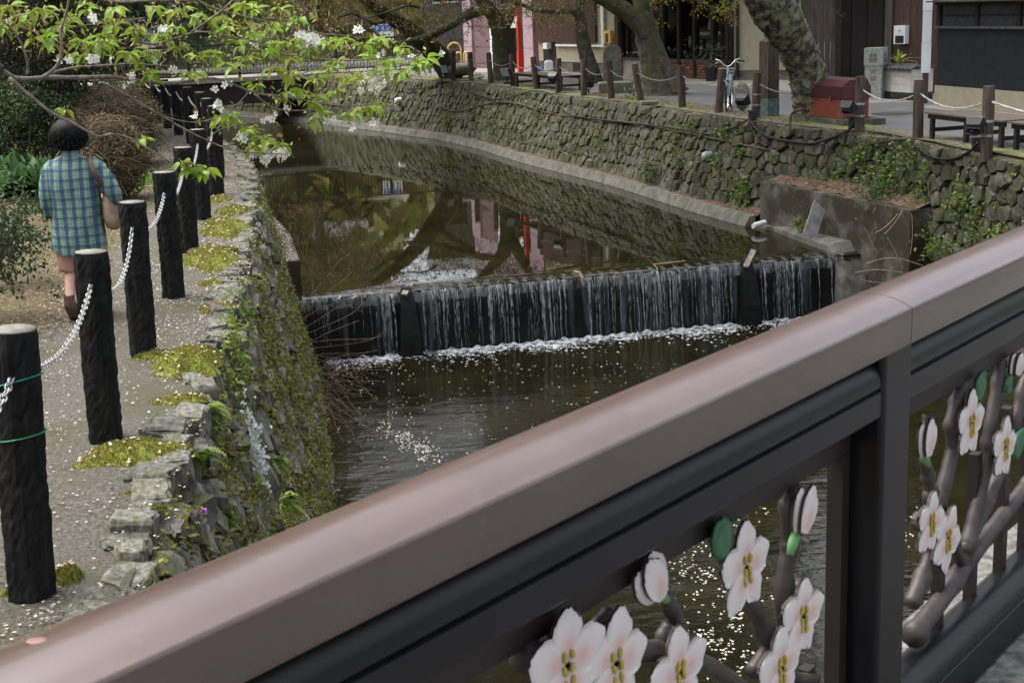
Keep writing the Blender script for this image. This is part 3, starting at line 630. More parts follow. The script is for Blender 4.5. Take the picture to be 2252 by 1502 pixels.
for s0, s1 in PAN:
    shaped_rail('top_rail', s0, s1, True); shaped_rail('bottom_rail', s0, s1, False)
    b = MB()
    for (a0, a1, z0, z1) in ((s0+.002, s1-.002, 1.400, 1.474), (s0+.002, s1-.002, .752, .795), (s0+.002, s0+.034, .797, 1.398), (s1-.034, s1-.002, .797, 1.398)):
        b.box(a0, a1, .016, .05, z0-DECK, z1-DECK)
    b.build('panel_frame', M['rail_frame'], rail)
# upright square bars, cut off behind the branches
for px, py in ((2062, 1372), (2135, 1318), (2200, 1265), (2252, 1215), (2300, 1180)):
    s, z = rpx(px, py, -.03); b = MB(); b.box(s-.016, s+.016, .022, .046, .796-DECK, 1.10+.25*(px-2050)/250-DECK); b.build('upright_bar', M['rail_frame'], rail)
for s in np.arange(-1.7, -.3, .135):
    b = MB(); b.box(s-.016, s+.016, .022, .046, .796-DECK, .98-DECK); b.build('upright_bar', M['rail_frame'], rail)
def branch(pxs, r, n=-.022, knots=()):
    pts = [rpx(x, y, n) for x, y in pxs]; P = [np.array(rl(s, n, z)) for s, z in pts]; Q = []; R_ = []
    for i in range(len(P)-1):
        for t in np.linspace(0, 1, 7)[:-1]: Q.append(P[i]*(1-t)+P[i+1]*t)
    Q.append(P[-1]); Q = np.array(Q)
    for k in range(2): Q[1:-1] = .5*Q[1:-1]+.25*(Q[:-2]+Q[2:])
    L = len(Q)
    for i in range(L):
        rr = r*(1-.25*i/L)
        for kt in knots: rr *= 1+.32*math.exp(-((i/L-kt)*L/1.1)**2)
        R_.append(rr*(1+.03*math.sin(i*1.9)))
    b = MB(); b.tube(Q, R_, 10); return b.build('branch', M['cast_branch'], rail, smooth=True)
branch([(2006, 1402), (2060, 1330), (2115, 1252), (2180, 1165), (2252, 1075), (2330, 985)], .024, knots=(.02, .32))
branch([(2118, 1250), (2135, 1170), (2160, 1062), (2172, 1000), (2178, 930), (2196, 840), (2202, 790)], .020, knots=(.12, .55, .82))
branch([(2120, 1215), (2165, 1110), (2215, 1000), (2240, 900), (2252, 840), (2280, 800)], .019, knots=(.2, .7))
branch([(2062, 1125), (2085, 1030), (2096, 985), (2092, 925), (2104, 880), (2120, 842)], .019, knots=(.55, .75, .95))
branch([(2046, 1085), (2040, 1040), (2032, 1005), (2034, 950), (2042, 915)], .015, knots=(.2, .95))
branch([(2003, 1330), (2028, 1270), (2046, 1220), (2050, 1150), (2042, 1085), (2052, 1075)], .020, knots=(.2, .9))
branch([(2120, 1255), (2100, 1200), (2085, 1130)], .015, knots=(.5,))
branch([(1146, 1444), (1250, 1452), (1360, 1440), (1470, 1426), (1570, 1470), (1640, 1520)], .022, n=-.02, knots=(.05, .3, .62))
branch([(1500, 1520), (1506, 1430), (1488, 1360), (1462, 1308), (1432, 1290)], .016, knots=(.3, .6))
branch([(1700, 1500), (1700, 1420), (1668, 1350), (1632, 1300), (1600, 1230), (1575, 1180), (1580, 1140)], .020, knots=(.25, .6, .8, .95))
branch([(1740, 1420), (1722, 1330), (1727, 1250), (1738, 1190), (1728, 1115), (1752, 1072)], .018, knots=(.3, .55, .8, .98))
branch([(1655, 1480), (1688, 1430), (1745, 1400), (1760, 1330), (1758, 1278)], .017, knots=(.3, .95))
branch([(1205, 1440), (1230, 1380), (1262, 1350)], .016, knots=(.95,)); branch([(1330, 1440), (1310, 1380), (1340, 1352)], .017, knots=(.95,))
branch([(1480, 1440), (1455, 1400), (1470, 1380)], .016, knots=(.95,)); branch([(1700, 1450), (1740, 1490), (1795, 1492)], .014)
branch([(2252, 1075), (2330, 960), (2420, 850), (2520, 760)], .021, knots=(.4, .8)); branch([(2330, 985), (2350, 900), (2345, 840), (2360, 790)], .018, knots=(.4, .9)); branch([(2400, 880), (2450, 860), (2510, 850)], .016, knots=(.5,))
# enamelled flowers: a backing disc with five petals and stamens
def petal_mesh(L, Wd, notch=True):
    b = MB(); rows = []; N = 10
    for i in range(N+1):
        t = i/N; wdt = Wd*(math.sin(math.pi*min(1, .12+.80*t))**.75)*(1 if t < .93 else .75); rows.append([])
        for j in range(7):
            v = -1+2*j/6; nt_ = (.06*L*(1-abs(v)*1.6) if (notch and t > .9 and abs(v) < .6) else 0)
            rows[-1].append((v*wdt, -.004+.0035*abs(v)**2-.003*math.sin(math.pi*t), t*L*(1-.10*abs(v)**2*(t > .7))-nt_))
    b.mi = 0; b.grid(rows)
    nv = len(b.v); vs = [(x, y+.006, z) for x, y, z in b.v]; b.v += vs; 
    ed = list(range(0, 7))+[7*i+6 for i in range(1, N+1)]+[7*N+j for j in range(5, -1, -1)]+[7*i for i in range(N-1, 0, -1)]
    for i in range(len(ed)): a, c = ed[i], ed[(i+1) % len(ed)]; b.f.append((a, a+nv, c+nv, c)); b.m.append(2)
    me = b.mesh('petal', [M['enamel_petal'], M['enamel_petal'], M['enamel_dark']], True)
    at_ = me.attributes.new('tint', 'FLOAT_COLOR', 'POINT'); cols = []                     # painted blush towards the heart
    for i, v in enumerate(me.vertices): t = v.co.z/L; g = .85*math.exp(-((t-.30)/.20)**2-(v.co.x/(Wd*.42))**2); g2 = .35*math.exp(-(t/.12)**2); c = np.array([.60, .555, .53])*(1-g)+np.array([.58, .31, .27])*g; c = c*(1-g2)+np.array([.30, .22, .17])*g2; cols += [*c, 1.]
    at_.data.foreach_set('color', cols); return me
_m = M['enamel_petal'] = mat('enamel_petal', (.6, .55, .53), rough=.55); _a = _m.node_tree.nodes.new('ShaderNodeAttribute'); _a.attribute_name = 'tint'; _m.node_tree.links.new(_a.outputs['Color'], _m.node_tree.nodes['Principled BSDF'].inputs['Base Color'])
m = M['enamel_blush'] = mat('enamel_blush', (.60, .36, .32), (.62, .50, .475), rough=.5, scale=40)
PET = [petal_mesh(.083, .034), petal_mesh(.083, .036), petal_mesh(.083, .031)]
b = MB(); b.ball((0, 0, 0), (.0055, .005, .009), 8, 6); STA = b.mesh('stamen', M['enamel_yellow'])
def flower(px, py, size=1., spin=0., n=.006, yaw=0., squash=1.):
    s, z = rpx(px, py, n)
    b = MB(); ring = [(.026*size*math.cos(a), 0, .026*size*math.sin(a)) for a in np.linspace(0, 2*math.pi, 13)[:-1]]
    b.loft([[(x, .030, z_) for x, _, z_ in ring], [(x, -.001, z_) for x, _, z_ in ring]]); o = b.build('flower', M['enamel_dark'], rail); o.location = rl(s, n, z)
    o.rotation_euler = (0, 0, yaw)
    for k in range(5):
        p = obj('petal', PET[k % 3], o); p.rotation_euler = (0, spin+k*2*math.pi/5, 0); a = spin+k*2*math.pi/5
        p.location = (math.sin(a)*.006, -.004-.0016*(k % 2), math.cos(a)*.006); p.scale = (size*squash, 1, size*random.uniform(.95, 1.08))
    for k in range(6):
        q = obj('stamen', STA, o); q.location = ((-.0085+.017*(k % 2)+random.uniform(-.002, .002))*size, -.012, (-.022+.020*(k//2)+random.uniform(-.002, .002))*size); q.rotation_euler = (0, random.uniform(-.3, .3), 0); q.scale = (.8, .8, random.uniform(.8, 1.25))
    return o
FL = [(1238, 1462, 1.10, .1), (1345, 1458, 1.05, .25), (1485, 1482, .98, 0), (1632, 1249, 1.0, 0.05), (1757, 1356, .95, .2), (1709, 1468, 1.0, .05), (2128, 932, .93, .15), (2203, 985, .93, .2), (2040, 1150, .85, .3), (2076, 1184, .95, .6), (2352, 880, .93, .1), (2440, 850, .93, .4), (2345, 985, .9, .3), (2510, 790, .93, .2)]
for px, py, sz, sp_ in FL: flower(px, py, sz, sp_)
def bud(px0, py0, px1, py1, spx, spy, w_=.034, n=.004):
    """closed bud: three overlapping petals from the stem point (1) to the tip (0) and a green stem"""
    s1, z1 = rpx(px1, py1, n); s0, z0 = rpx(px0, py0, n); L = math.hypot(s0-s1, z0-z1); a = math.atan2(s0-s1, z0-z1)
    b = MB(); b.ball((0, .012, L*.12), (.010, .010, .018), 8, 6); o = b.build('bud', M['enamel_stem'], rail); o.location = rl(s1, n, z1); o.rotation_euler = (0, a, 0)
    for k, (dx, ya) in enumerate(((-.35, .012), (.35, .010), (0, 0))):
        p = obj('petal', PET[k % 3], o); p.rotation_euler = (0, dx*.55, 0); p.location = (dx*.022, ya-.008, 0); p.scale = (.98 if k == 2 else .8, 1, L/.083*(1.04 if k == 2 else .96))
    s2, z2 = rpx(spx, spy, n); b = MB(); b.tube([rl(s1, n-.008, z1), rl((s1+s2)/2, n-.008, (z1+z2)/2), rl(s2, n-.008, z2)], [.009, .011, .007], 8); b.build('bud_stem', M['enamel_stem'], rail, smooth=True)
bud(1780, 1064, 1760, 1170, 1745, 1222); bud(1412, 1232, 1450, 1306, 1476, 1322, .04); bud(2040, 918, 2036, 1000, 2048, 1025); bud(2240, 775, 2230, 825, 2216, 860)
def metal_leaf(px0, py0, px1, py1, w_, n=.0):
    s1, z1 = rpx(px1, py1, n); s0, z0 = rpx(px0, py0, n); L = math.hypot(s0-s1, z0-z1); a = math.atan2(s0-s1, z0-z1); b = MB(); rows = []
    for i in range(11): t = i/10; wd = w_*math.sin(math.pi*(.04+.93*t))**.7; rows.append([(v*wd*(1+.06*(i % 2)*(abs(v) == 1)), .006*abs(v)-.004, t*L) for v in (-1, -.5, 0, .5, 1)])
    b.grid(rows); o = b.build('leaf', M['enamel_green'], rail, smooth=True); o.location = rl(s1, n, z1); o.rotation_euler = (0, a, 0); o.modifiers.new('t', 'SOLIDIFY').thickness = .008
metal_leaf(1578, 1142, 1592, 1228, .032); metal_leaf(2160, 818, 2146, 880, .030); metal_leaf(2248, 945, 2228, 1005, .030); metal_leaf(2218, 828, 2214, 862, .016)
s_, _z = rpx(105, 1418, .0); b = MB(); b.ball((0, 0, 0), (.011, .008, .0015), 14, 6); tag(b.build('stuck_petal', mat('pink_petal', (.15, .08, .068), (.19, .105, .09), rough=.6, scale=40), smooth=True, loc=tuple(RP0*[1, 1, 0]+RU*s_+RN*-.02+np.array([0, 0, 1.7125]))), 'single pink petal stuck on the handrail near its left end', 'petal')
# concrete edge of the bridge that carries the railing
b = MB()
Q = lambda s, n: RP0[:2]+RU[:2]*s+RN[:2]*n
def prism(b, pts, z0, z1):
    n = len(pts); b.add([(p[0], p[1], z0) for p in pts]+[(p[0], p[1], z1) for p in pts], [tuple(range(n-1, -1, -1)), tuple(range(n, 2*n))]+[(i, (i+1) % n, n+(i+1) % n, n+i) for i in range(n)])
prism(b, [Q(-6, .55), Q(5, .55), Q(5, -.24), Q(-6, -.24)][::-1], .25, DECK-.002)
tag(b.build('bridge_kerb', M['deck']), kind='structure')
b = MB(); prism(b, [Q(-6, 9), Q(9, 9), Q(9, .55), Q(-6, .55)][::-1], .2, .5); tag(b.build('bridge_deck', M['asphalt']), kind='structure')
b = MB(); prism(b, [Q(-2.2, -.24), Q(-2.2, 8), Q(-6, 8), Q(-6, -.24)], -3, .2); tag(b.build('bridge_abutment', M['concrete']), kind='structure')

# ============================================================ LEFT BANK: posts and chains
def log_post_mesh(name, r, h, m, ribs=.06, n=22, rows=16, seed=0):
    rs = random.Random(seed); b = MB(); rings = []; ph = [rs.uniform(0, 6) for _ in range(6)]
    for i in range(rows+1):
        z = h*i/rows; ring = []
        for k in range(n):
            a = 2*math.pi*k/n; d = 1+ribs*(.5*math.sin(5*a+ph[0]+1.5*math.sin(z*4+ph[1]))+.4*math.sin(9*a+ph[2]+z*5)+.5*rs.uniform(-1, 1))
            if i == rows: d *= .95
            ring.append((r*d*math.cos(a), r*d*math.sin(a), z-.05))
        rings.append(ring)
    b.loft(rings, cap=True); return b.mesh(name, m, False)
POSTM = [log_post_mesh('post_shaft', .092, 1.14, M['post_black'], ribs=.095, n=30, rows=34, seed=i) for i in range(4)]
b = MB(); b.loft([[(.084*math.cos(a), .084*math.sin(a), z) for a in np.linspace(0, 2*math.pi, 17)[:-1]] for z in (0, .006)]); CAPM = b.mesh('cap', M['post_top'])
b = MB(); pts = [(0, -.012-.0, -.0)]
b.tube([(0, .03, 0), (0, -.012, 0)], .009, 8); b.tube([(0, -.012+.0*0-.018+.018*math.cos(a), .018*math.sin(a)) for a in np.linspace(0, 6.1, 12)], .006, 6); HOOKM = b.mesh('hook', M['galv'])
base_px = [(70, 1310), (232, 965), (315, 780), (383, 655), (418, 555), (448, 482), (478, 430)]
LPOST = [at(x, y, z=0) for x, y in base_px]
for px, D in ((474, 20.3), (458, 22.3), (443, 24.3), (415, 26.3), (388, 28.3), (364, 30.2), (341, 32.0), (318, 33.8), (296, 35.6)):
    d = ray(px, 300); a_ = d[:2]/d[1]*D; LPOST.append(np.array([a_[0]-.045*0, D, 0]))
# correct the sideways drift of the camera roll for the far ones (they stand on the ground)
for i in range(7, len(LPOST)):
    px = (474, 458, 443, 415, 388, 364, 341, 318, 296)[i-7]; D = LPOST[i][1]; x = LPOST[i][0]
    for _ in range(6):
        P = np.array([x, D, .5]); v = P-CAM; xx = 1126+FPX*(v@CR)/(v@CF); x += (px-xx)*D/FPX
    LPOST[i] = np.array([x, D, 0])
ORD = ['nearest', 'second', 'third', 'fourth', 'fifth', 'sixth', 'seventh', 'eighth', 'ninth', 'tenth', 'eleventh', 'twelfth', 'thirteenth', 'fourteenth', 'fifteenth', 'sixteenth', 'seventeenth']
heights = [1.14, 1.08, 1.09, 1.07, 1.06, 1.05, 1.0]+[1.05]*20
lean_px = [(30, 725), (200, 555), (290, 445), (360, 378), (402, 325)]
hooks = []; pts_l = []
for i, P in enumerate(LPOST):
    lab = 'nearest black log post with two green wires round it' if i == 0 else '%s black log post from the bridge along the left path' % ORD[i]
    p = thing('log_post', lab, 'post', (P[0], P[1], 0), random.uniform(0, 6), 'black log posts along the left path')
    H_ = heights[i]; p.scale = (1, 1, 1)
    if i < len(lean_px):
        T_ = at(*lean_px[i], Y=P[1]); lx = (T_[0]-P[0])/H_
    else: lx = .02
    tilt = Matrix.Rotation(math.asin(max(-.12, min(.12, lx))), 4, 'Y')
    p.rotation_euler = (tilt @ Matrix.Rotation(random.uniform(0, 6), 4, 'Z')).to_euler()
    sh = obj('post_shaft', POSTM[i % 4], p); sh.scale = (1, 1, (H_+.05)/1.14)
    c_ = obj('cap', CAPM, p, (0, 0, H_-.004))
    nxt = LPOST[i-1] if i else np.array([-1.8, 3.2, 0]); dv = nxt-P; dv /= np.linalg.norm(dv); up = tilt @ Vector((0, 0, 1)); zz = .90*H_/1.08
    hp = np.array(P)+np.array(up)*zz+dv*.10; pts_l.append(hp)
    bp = np.array(P)+np.array(up)*zz-dv*.10
    if i < 8:
        hk = obj('hook', HOOKM, None); hk.parent = p; hk.matrix_parent_inverse = (Matrix.Translation(p.location) @ p.rotation_euler.to_matrix().to_4x4()).inverted()
        hk.matrix_basis = Matrix.Translation(hp-dv*.012) @ Matrix.Rotation(math.atan2(dv[1], dv[0])+math.pi/2, 4, 'Z')
    hooks.append((hp, bp))
    if i == 0:
        for zz2, tw in ((.93, .03), (.70, .02)):
            b = MB(); b.tube([(.099*math.cos(a), .099*math.sin(a), zz2+tw*math.cos(a+2.2)) for a in np.linspace(0, 6.28, 26)], .0035, 5)
            b.tube([(.099, 0, zz2), (.125, .01, zz2+.012), (.118, .02, zz2-.02)], .004, 5); b.build('wire', M['wire_green'], p)
t = thing('log_post', 'black log post nearest the bridge, just outside the left edge', 'post', (-1.88, 3.12, 0), 1.1, 'black log posts along the left path'); o = obj('post_shaft', POSTM[1], t); obj('cap', CAPM, t, (0, 0, 1.084))
# chain links
def link_mesh(L, W_, r, m, n=14, k=6):
    b = MB(); pts = []
    for i in range(n+1):
        a = 2*math.pi*i/n; x = (L/2-W_/2)*(1 if math.cos(a) > 0 else -1)*(abs(math.cos(a)) > .3)+W_/2*math.cos(a); pts.append((x, W_/2*math.sin(a), 0))
    b.tube(pts, r, k, cap=False); return b.mesh('link', m)
LINK = link_mesh(.048, .028, .0034, M['white_plastic'])
def sag_curve(A, B, sag, n=200):
    t = np.linspace(0, 1, n)[:, None]; P = A*(1-t)+B*t; P[:, 2] -= (4*sag*t*(1-t))[:, 0]; return P
def chain(A, B, sag, label, pitch=.039, as_links=True, r=.006, m=None, group=None):
    P = sag_curve(np.array(A, float), np.array(B, float), sag); Ls = np.concatenate([[0], np.cumsum(np.linalg.norm(np.diff(P, axis=0), axis=1))]); N = int(Ls[-1]/pitch)
    c = thing('chain', label, 'chain', tuple(P[100]), 0, group); inv = Matrix.Translation(c.location).inverted(); allm = MB()
    for k in range(N+1):
        s = (k+.0)*Ls[-1]/N; p = np.array([np.interp(s, Ls, P[:, j]) for j in range(3)]); q = np.array([np.interp(min(s+.01, Ls[-1]), Ls, P[:, j]) for j in range(3)])-np.array([np.interp(max(s-.01, 0), Ls, P[:, j]) for j in range(3)])
        d = Vector(q).normalized(); R_ = d.to_track_quat('X', 'Z').to_matrix().to_4x4() @ Matrix.Rotation(math.radians(45+90*(k % 2)+random.uniform(-12, 12)), 4, 'X'); m4 = Matrix.Translation(p) @ R_
        if as_links: o = bpy.data.objects.new('link', LINK); COL.objects.link(o); o.parent = c; o.matrix_parent_inverse = inv; o.matrix_basis = m4
        else:
            allm.add([m4 @ v.co for v in LINK.vertices], [tuple(f.vertices) for f in LINK.polygons])
    if not as_links: o = allm.build('links', m or M['white_plastic'], smooth=True); stuff(child_keep(o, c))
    return c
CG = 'white chains between the black posts'
chain(hooks[0][0], np.array([-1.885, 3.215, .92]), .15, 'short stretch of white chain hanging from the nearest black post towards the bridge', group=CG)
for i in range(1, 9):
    chain(hooks[i][0], hooks[i-1][1], .13 if i != 2 else .2, 'white plastic chain hanging between the %s and %s black posts' % (ORD[i-1], ORD[i]), as_links=i < 4, group=CG)
for i in range(9, len(hooks)):
    chain(hooks[i][0], hooks[i-1][1], .12, 'white plastic chain hanging between the %s and %s black posts' % (ORD[i-1], ORD[i]), as_links=False, pitch=.042, group=CG)
# ============================================================ RIGHT BANK: fence posts, ropes
BROWN = [log_post_mesh('post_shaft', .083, 1.06, M['post_brown'], ribs=.03, n=14, rows=6, seed=20+i) for i in range(3)]
rp = [((2170, 340), (2175, 182)), ((2018, 305), (2022, 170)), ((1890, 290), (1893, 162)), ((1662, 262), (1665, 155)), ((1580, 250), (1590, 147)), ((1500, 238), (1497, 140)), ((1410, 225), (1395, 137)), ((1345, 218), (1338, 130)), ((1284, 212), (1285, 128)), ((1228, 205), (1228, 125)), ((1180, 198), (1172, 122)), ((1128, 190), (1125, 117)), ((1080, 185), (1074, 113)), ((1037, 180), (1033, 112)), ((997, 178), (997, 110))]
where = ['at the far right with a floodlight clamped to it', 'left of the slatted bench', 'beside the maroon hose box', 'in front of the square timber pole', 'hiding the rear of the bicycle', 'right of the forked tree', 'leaning left just before the forked tree', 'leaning in front of the standing stone', 'behind the floodlight on the ground', 'right of the far bench', 'at the left end of the far bench', 'between the red pole and the far bench', 'left of the mossy forked trunk', 'second from the left end of the right fence', 'at the left end of the right fence']
RP = []
for i, (bp, tp) in enumerate(rp):
    B_ = at(*bp, z=0); T_ = at(*tp, Y=B_[1]); H_ = float(T_[2]); B2 = Vector(B_); T2 = Vector(T_); ax = (T2-B2); L = ax.length
    p = thing('fence_post', 'brown timber fence post '+where[i], 'post', tuple(B_), 0, 'brown fence posts along the street')
    p.rotation_euler = (ax.to_track_quat('Z', 'Y').to_matrix().to_4x4() @ Matrix.Rotation(random.uniform(0, 6), 4, 'Z')).to_euler()
    o = obj('post_shaft', BROWN[i % 3], p); o.scale = (1, 1, (L+.05)/1.06); o.location = (0, 0, -.05)
    RP.append((np.array(B_), np.array(T_), p))
def rope(A, B, sag, r, m, name, label, cat, group=None, twist=True):
    P = sag_curve(np.array(A, float), np.array(B, float), sag, 28); b = MB()
    if twist:
        for k in (0, 1): b.tube([p+np.array([0, 0, 1])*r*.8*math.sin(i*1.3+k*math.pi)+np.array([.7, -.7, 0])*r*.8*math.cos(i*1.3+k*math.pi) for i, p in enumerate(P)], r, 5)
    else: b.tube(P, r, 6)
    return tag(b.build(name, m, smooth=True), label, cat, group)
for i in range(len(RP)-1):
    A_, B_ = RP[i], RP[i+1]; a = A_[0]*.25+A_[1]*.75; c = B_[0]*.25+B_[1]*.75; 
    if i in (0, 1): rope(a, c, .17, .009, M['white_plastic'], 'chain', 'pale chain slung between the %s and %s fence posts from the right edge' % (ORD[i] if i else 'first', ORD[i+1]), 'chain', 'pale chains of the right fence')
    elif i == 2: rope(c+np.array([.9, -1.3, 0]), c, .18, .009, M['grey_chain'], 'chain', 'dark chain sagging to the post in front of the square timber pole', 'chain')
    else: rope(a, c, .16, .008, M['grey_chain'], 'chain', 'dark chain slung between the %s and %s fence posts from the right edge' % (ORD[i], ORD[i+1]), 'chain', 'dark chains of the right fence')
rope(RP[0][0]*.25+RP[0][1]*.75, np.array([7.9, 16.2, .55]), .1, .010, M['white_plastic'], 'chain', 'pale chain running off the right edge of the picture', 'chain', 'pale chains of the right fence')
rope(RP[2][0]*.25+RP[2][1]*.75, RP[1][0]*.25+RP[1][1]*.75, .0, .001, M['grey_chain'], 'string', 'thin line between the hose box post and the bench post', 'string', twist=False) if False else None

# ------------------------------------------------------------ floodlights
def floodlight(px, py, D, yaw, pitch, label, size=1., stake=True, clamp=None):
    P = at(px, py, Y=D); t = thing('floodlight', label, 'floodlight', tuple(P), yaw, 'black floodlights along the bank'); s = size
    b = MB(); M4 = Matrix.Rotation(pitch, 4, 'X')
    b.loft([[tuple(M4 @ Vector((x*s, y*s, z*s))) for x, z in ((-w_, -h_), (w_, -h_), (w_, h_), (-w_, h_))] for (y, w_, h_) in ((.08, .06, .05), (.05, .10, .085), (-.06, .13, .115), (-.075, .13, .115))])
    for k in range(5): b.box(-.09*s+k*.04*s, -.08*s+k*.04*s, .05*s, .10*s, -.05*s, .05*s, M4)
    b.build('housing', M['black'], t)
    b = MB(); b.box(-.115*s, .115*s, -.079*s, -.076*s, -.10*s, .10*s, M4); b.build('lens', M['glass_lens'], t)
    b = MB(); b.tube([(-.14*s, 0, 0), (-.15*s, .02, -.12*s), (0, .03, -.16*s), (.15*s, .02, -.12*s), (.14*s, 0, 0)], .009*s, 5)
    if stake: b.tube([(0, .03, -.16*s), (0, .04, -.16*s-.14*s)], .018*s, 6); b.box(-.07*s, .07*s, -.03*s, .1*s, -.33*s, -.28*s)
    b.build('bracket', M['black'], t); return t
floodlight(2146, 275, 19.15, 2.4, -.9, 'black floodlight on the far right fence post, tilted down', .95, False)
floodlight(1866, 238, 23.05, 2.2, -.9, 'black floodlight beside the maroon hose box', .95, False)
floodlight(1632, 222, 26.2, 2.5, -.5, 'black floodlight clamped to the post in front of the square timber pole', 1.0, False)
floodlight(1292, 178, 35.6, -2.4, .7, 'large black floodlight on the ground with its pale lens turned up', 1.35, True)
floodlight(1216, 172, 36.6, 2.6, -.5, 'black floodlight on the post at the right end of the far bench', 1.05, False)
floodlight(1113, 158, 40.7, -.5, .6, 'black floodlight at the foot of the mossy forked trunk', 1.1, True)
floodlight(972, 155, 45.3, .9, -.3, 'black floodlight at the left end of the right fence', 1.3, True)
for i in (0, 2, 3):
    B_, T_, p = RP[i]; b = MB()
    for zz in (.45, .25): b = MB(); b.loft([[(.088*math.cos(a), .088*math.sin(a), z) for a in np.linspace(0, 2*math.pi, 15)[:-1]] for z in (zz, zz+.035)], cap=False); b.build('clamp_band', M['galv'], p)
# junction boxes under the lamps
for px, py, lab in ((2150, 318, 'under the far right floodlight'), (1876, 270, 'on the post beside the hose box'), (1655, 255, 'on the post before the timber pole')):
    P = on_rwall(px, py-6, .02); b = MB(); b.box(-.07, .07, -.05, .05, -.10, .10); b.box(-.05, .05, -.06, -.05, -.07, .07)
    tag(b.build('junction_box', M['black'], loc=tuple(at(px, py, Y=P[1]+.15))), 'black junction box '+lab, 'junction box')
# cables along the wall
def cable(pxs, r, label, m='cable', off=.10, cat='cable', name='cable'):
    P = [on_rwall(x, y, off) for x, y in pxs]; P = np.array([p for p in P if p is not None]); Q = []
    for i in range(len(P)-1):
        for t in np.linspace(0, 1, 6)[:-1]: Q.append(P[i]*(1-t)+P[i+1]*t)
    Q.append(P[-1]); Q = np.array(Q)
    for k in range(4): Q[1:-1] = .5*Q[1:-1]+.25*(Q[:-2]+Q[2:])
    b = MB(); b.tube(Q, r, 6); return tag(b.build(name, M[m], smooth=True), label, cat)
cable([(1648, 262), (1662, 285), (1690, 303), (1740, 312), (1790, 318), (1840, 300), (1872, 285), (1876, 268)], .022, 'thick black cable bundle sagging from the timber pole to the hose box post')
cable([(1648, 265), (1655, 290), (1675, 318), (1690, 322), (1700, 308)], .013, 'black cable loop hanging below the timber pole')
cable([(1872, 285), (1880, 315), (1905, 322), (1950, 312), (2004, 305), (2020, 330), (2055, 350), (2100, 352), (2140, 330), (2150, 315)], .022, 'black cable running from the hose box post to the far right floodlight')
cable([(2008, 306), (2024, 336), (2056, 356)], .012, 'thin black cable beside the bench post')
cable([(1648, 262), (1620, 280), (1560, 300), (1500, 285), (1420, 275), (1300, 262), (1255, 255)], .018, 'black cable running left from the timber pole along the wall')
cable([(1690, 330), (1600, 312), (1500, 290), (1380, 268), (1300, 262), (1200, 250), (1150, 230), (1090, 222), (1000, 250), (965, 232)], .020, 'rusty conduit pipe running along the stone wall', 'rust', .08, 'pipe', 'conduit')
cable([(1736, 300), (1738, 255), (1748, 244), (1766, 241)], .026, 'rusty bent pipe rising to the hose box', 'rust', .12, 'pipe', 'bent_pipe')
cable([(1000, 178), (1040, 208), (1090, 222), (1140, 210), (1172, 198), (1215, 205), (1232, 240), (1260, 258), (1280, 285)], .016, 'black cable draped over the wall below the far bench')
cable([(895, 196), (940, 195), (985, 178), (1030, 178)], .016, 'black cable on the wall top at the far left of the fence')
cable([(1357, 265), (1358, 300), (1357, 350)], .016, 'short black drain pipe upright on the stone wall', 'cable', .1, 'pipe', 'drain_pipe')
cable([(1817, 318), (1819, 345), (1818, 360)], .018, 'dark stub of pipe hanging on the wall below the hose box', 'rust', .1, 'pipe', 'drain_pipe')
cable([(1740, 320), (1738, 345), (1736, 380)], .007, 'thin pale stake leaning on the wall left of the block', 'dry_twig', .1, 'stake', 'stake')
def stub(px, py, L, r, label, off=.25, dz=-.05, m='greypipe'):
    P = np.array(on_rwall(px, py, off)); q = P+np.array([.5, .3, 0])*L; b = MB(); n = 14
    d = (P-q)/np.linalg.norm(P-q); b.tube([q, P], r, n, cap=False); b.tube([q, P-d*.004], r*.86, n, cap=True)
    return tag(b.build('drain_pipe', M[m], smooth=True), label, 'pipe')
stub(1547, 343, .45, .075, 'grey plastic drain pipe sticking out of the stone wall')
stub(870, 222, .5, .10, 'white drain pipe end on the far left part of the right wall', m='white')
P = at(1656, 497, z=ZU+.12); b = MB(); b.tube([np.array(P), np.array(P)+np.array([.25, .2, .02])], .05, 12, cap=False); b.tube([np.array(P)+np.array([.01, .008, 0]), np.array(P)+np.array([.25, .2, .02])], .042, 12)
tag(b.build('drain_pipe', M['white'], smooth=True), 'short white pipe end poking out of the kerb near the block', 'pipe')

# ------------------------------------------------------------ benches
def bench(FLp, FRp, depth, label, nsl):
    A_, B_ = np.array(FLp), np.array(FRp); u = (B_-A_); L = float(np.linalg.norm(u[:2])); u = u/np.linalg.norm(u); h = float(A_[2])
    t = thing('slatted_bench', label, 'bench', (A_[0], A_[1], 0), math.atan2(u[1], u[0]))
    sg = 1 if np.cross(u[:2], np.array([1., .3])) > 0 else -1        # street side
    for k in range(nsl):
        x = L*(k+.5)/nsl; b = MB(); y0, y1 = sorted((0, sg*depth)); b.box(x-L/nsl*.44, x+L/nsl*.44, y0, y1, h-.025, h); b.build('slat', M['benchwood'], t)
    for y in (.05, depth-.09):
        b = MB(); y0, y1 = sorted((sg*y, sg*(y+.04))); b.box(.02, L-.02, y0, y1, h-.10, h-.027); b.build('rail', M['benchleg'], t)
    for x in (.10, L*.5, L-.14):
        for y in (.05, depth-.09): b = MB(); y0, y1 = sorted((sg*y-sg*.012, sg*(y+.052))); b.box(x, x+.06, y0, y1, 0, h-.102); b.build('leg', M['benchleg'], t)
        b = MB(); y0, y1 = sorted((sg*.105, sg*(depth-.105))); b.box(x+.01, x+.05, y0, y1, .12, .18); b.build('stretcher', M['benchleg'], t)
    return t
bench(at(2033, 247, z=.42), at(2205, 266, z=.42), .75, 'low dark slatted bench at the right edge beside the fence', 24)
bench(at(2216, 268, z=.42), at(2330, 282, z=.42), .75, 'second slatted bench cut off by the right edge of the picture', 18)
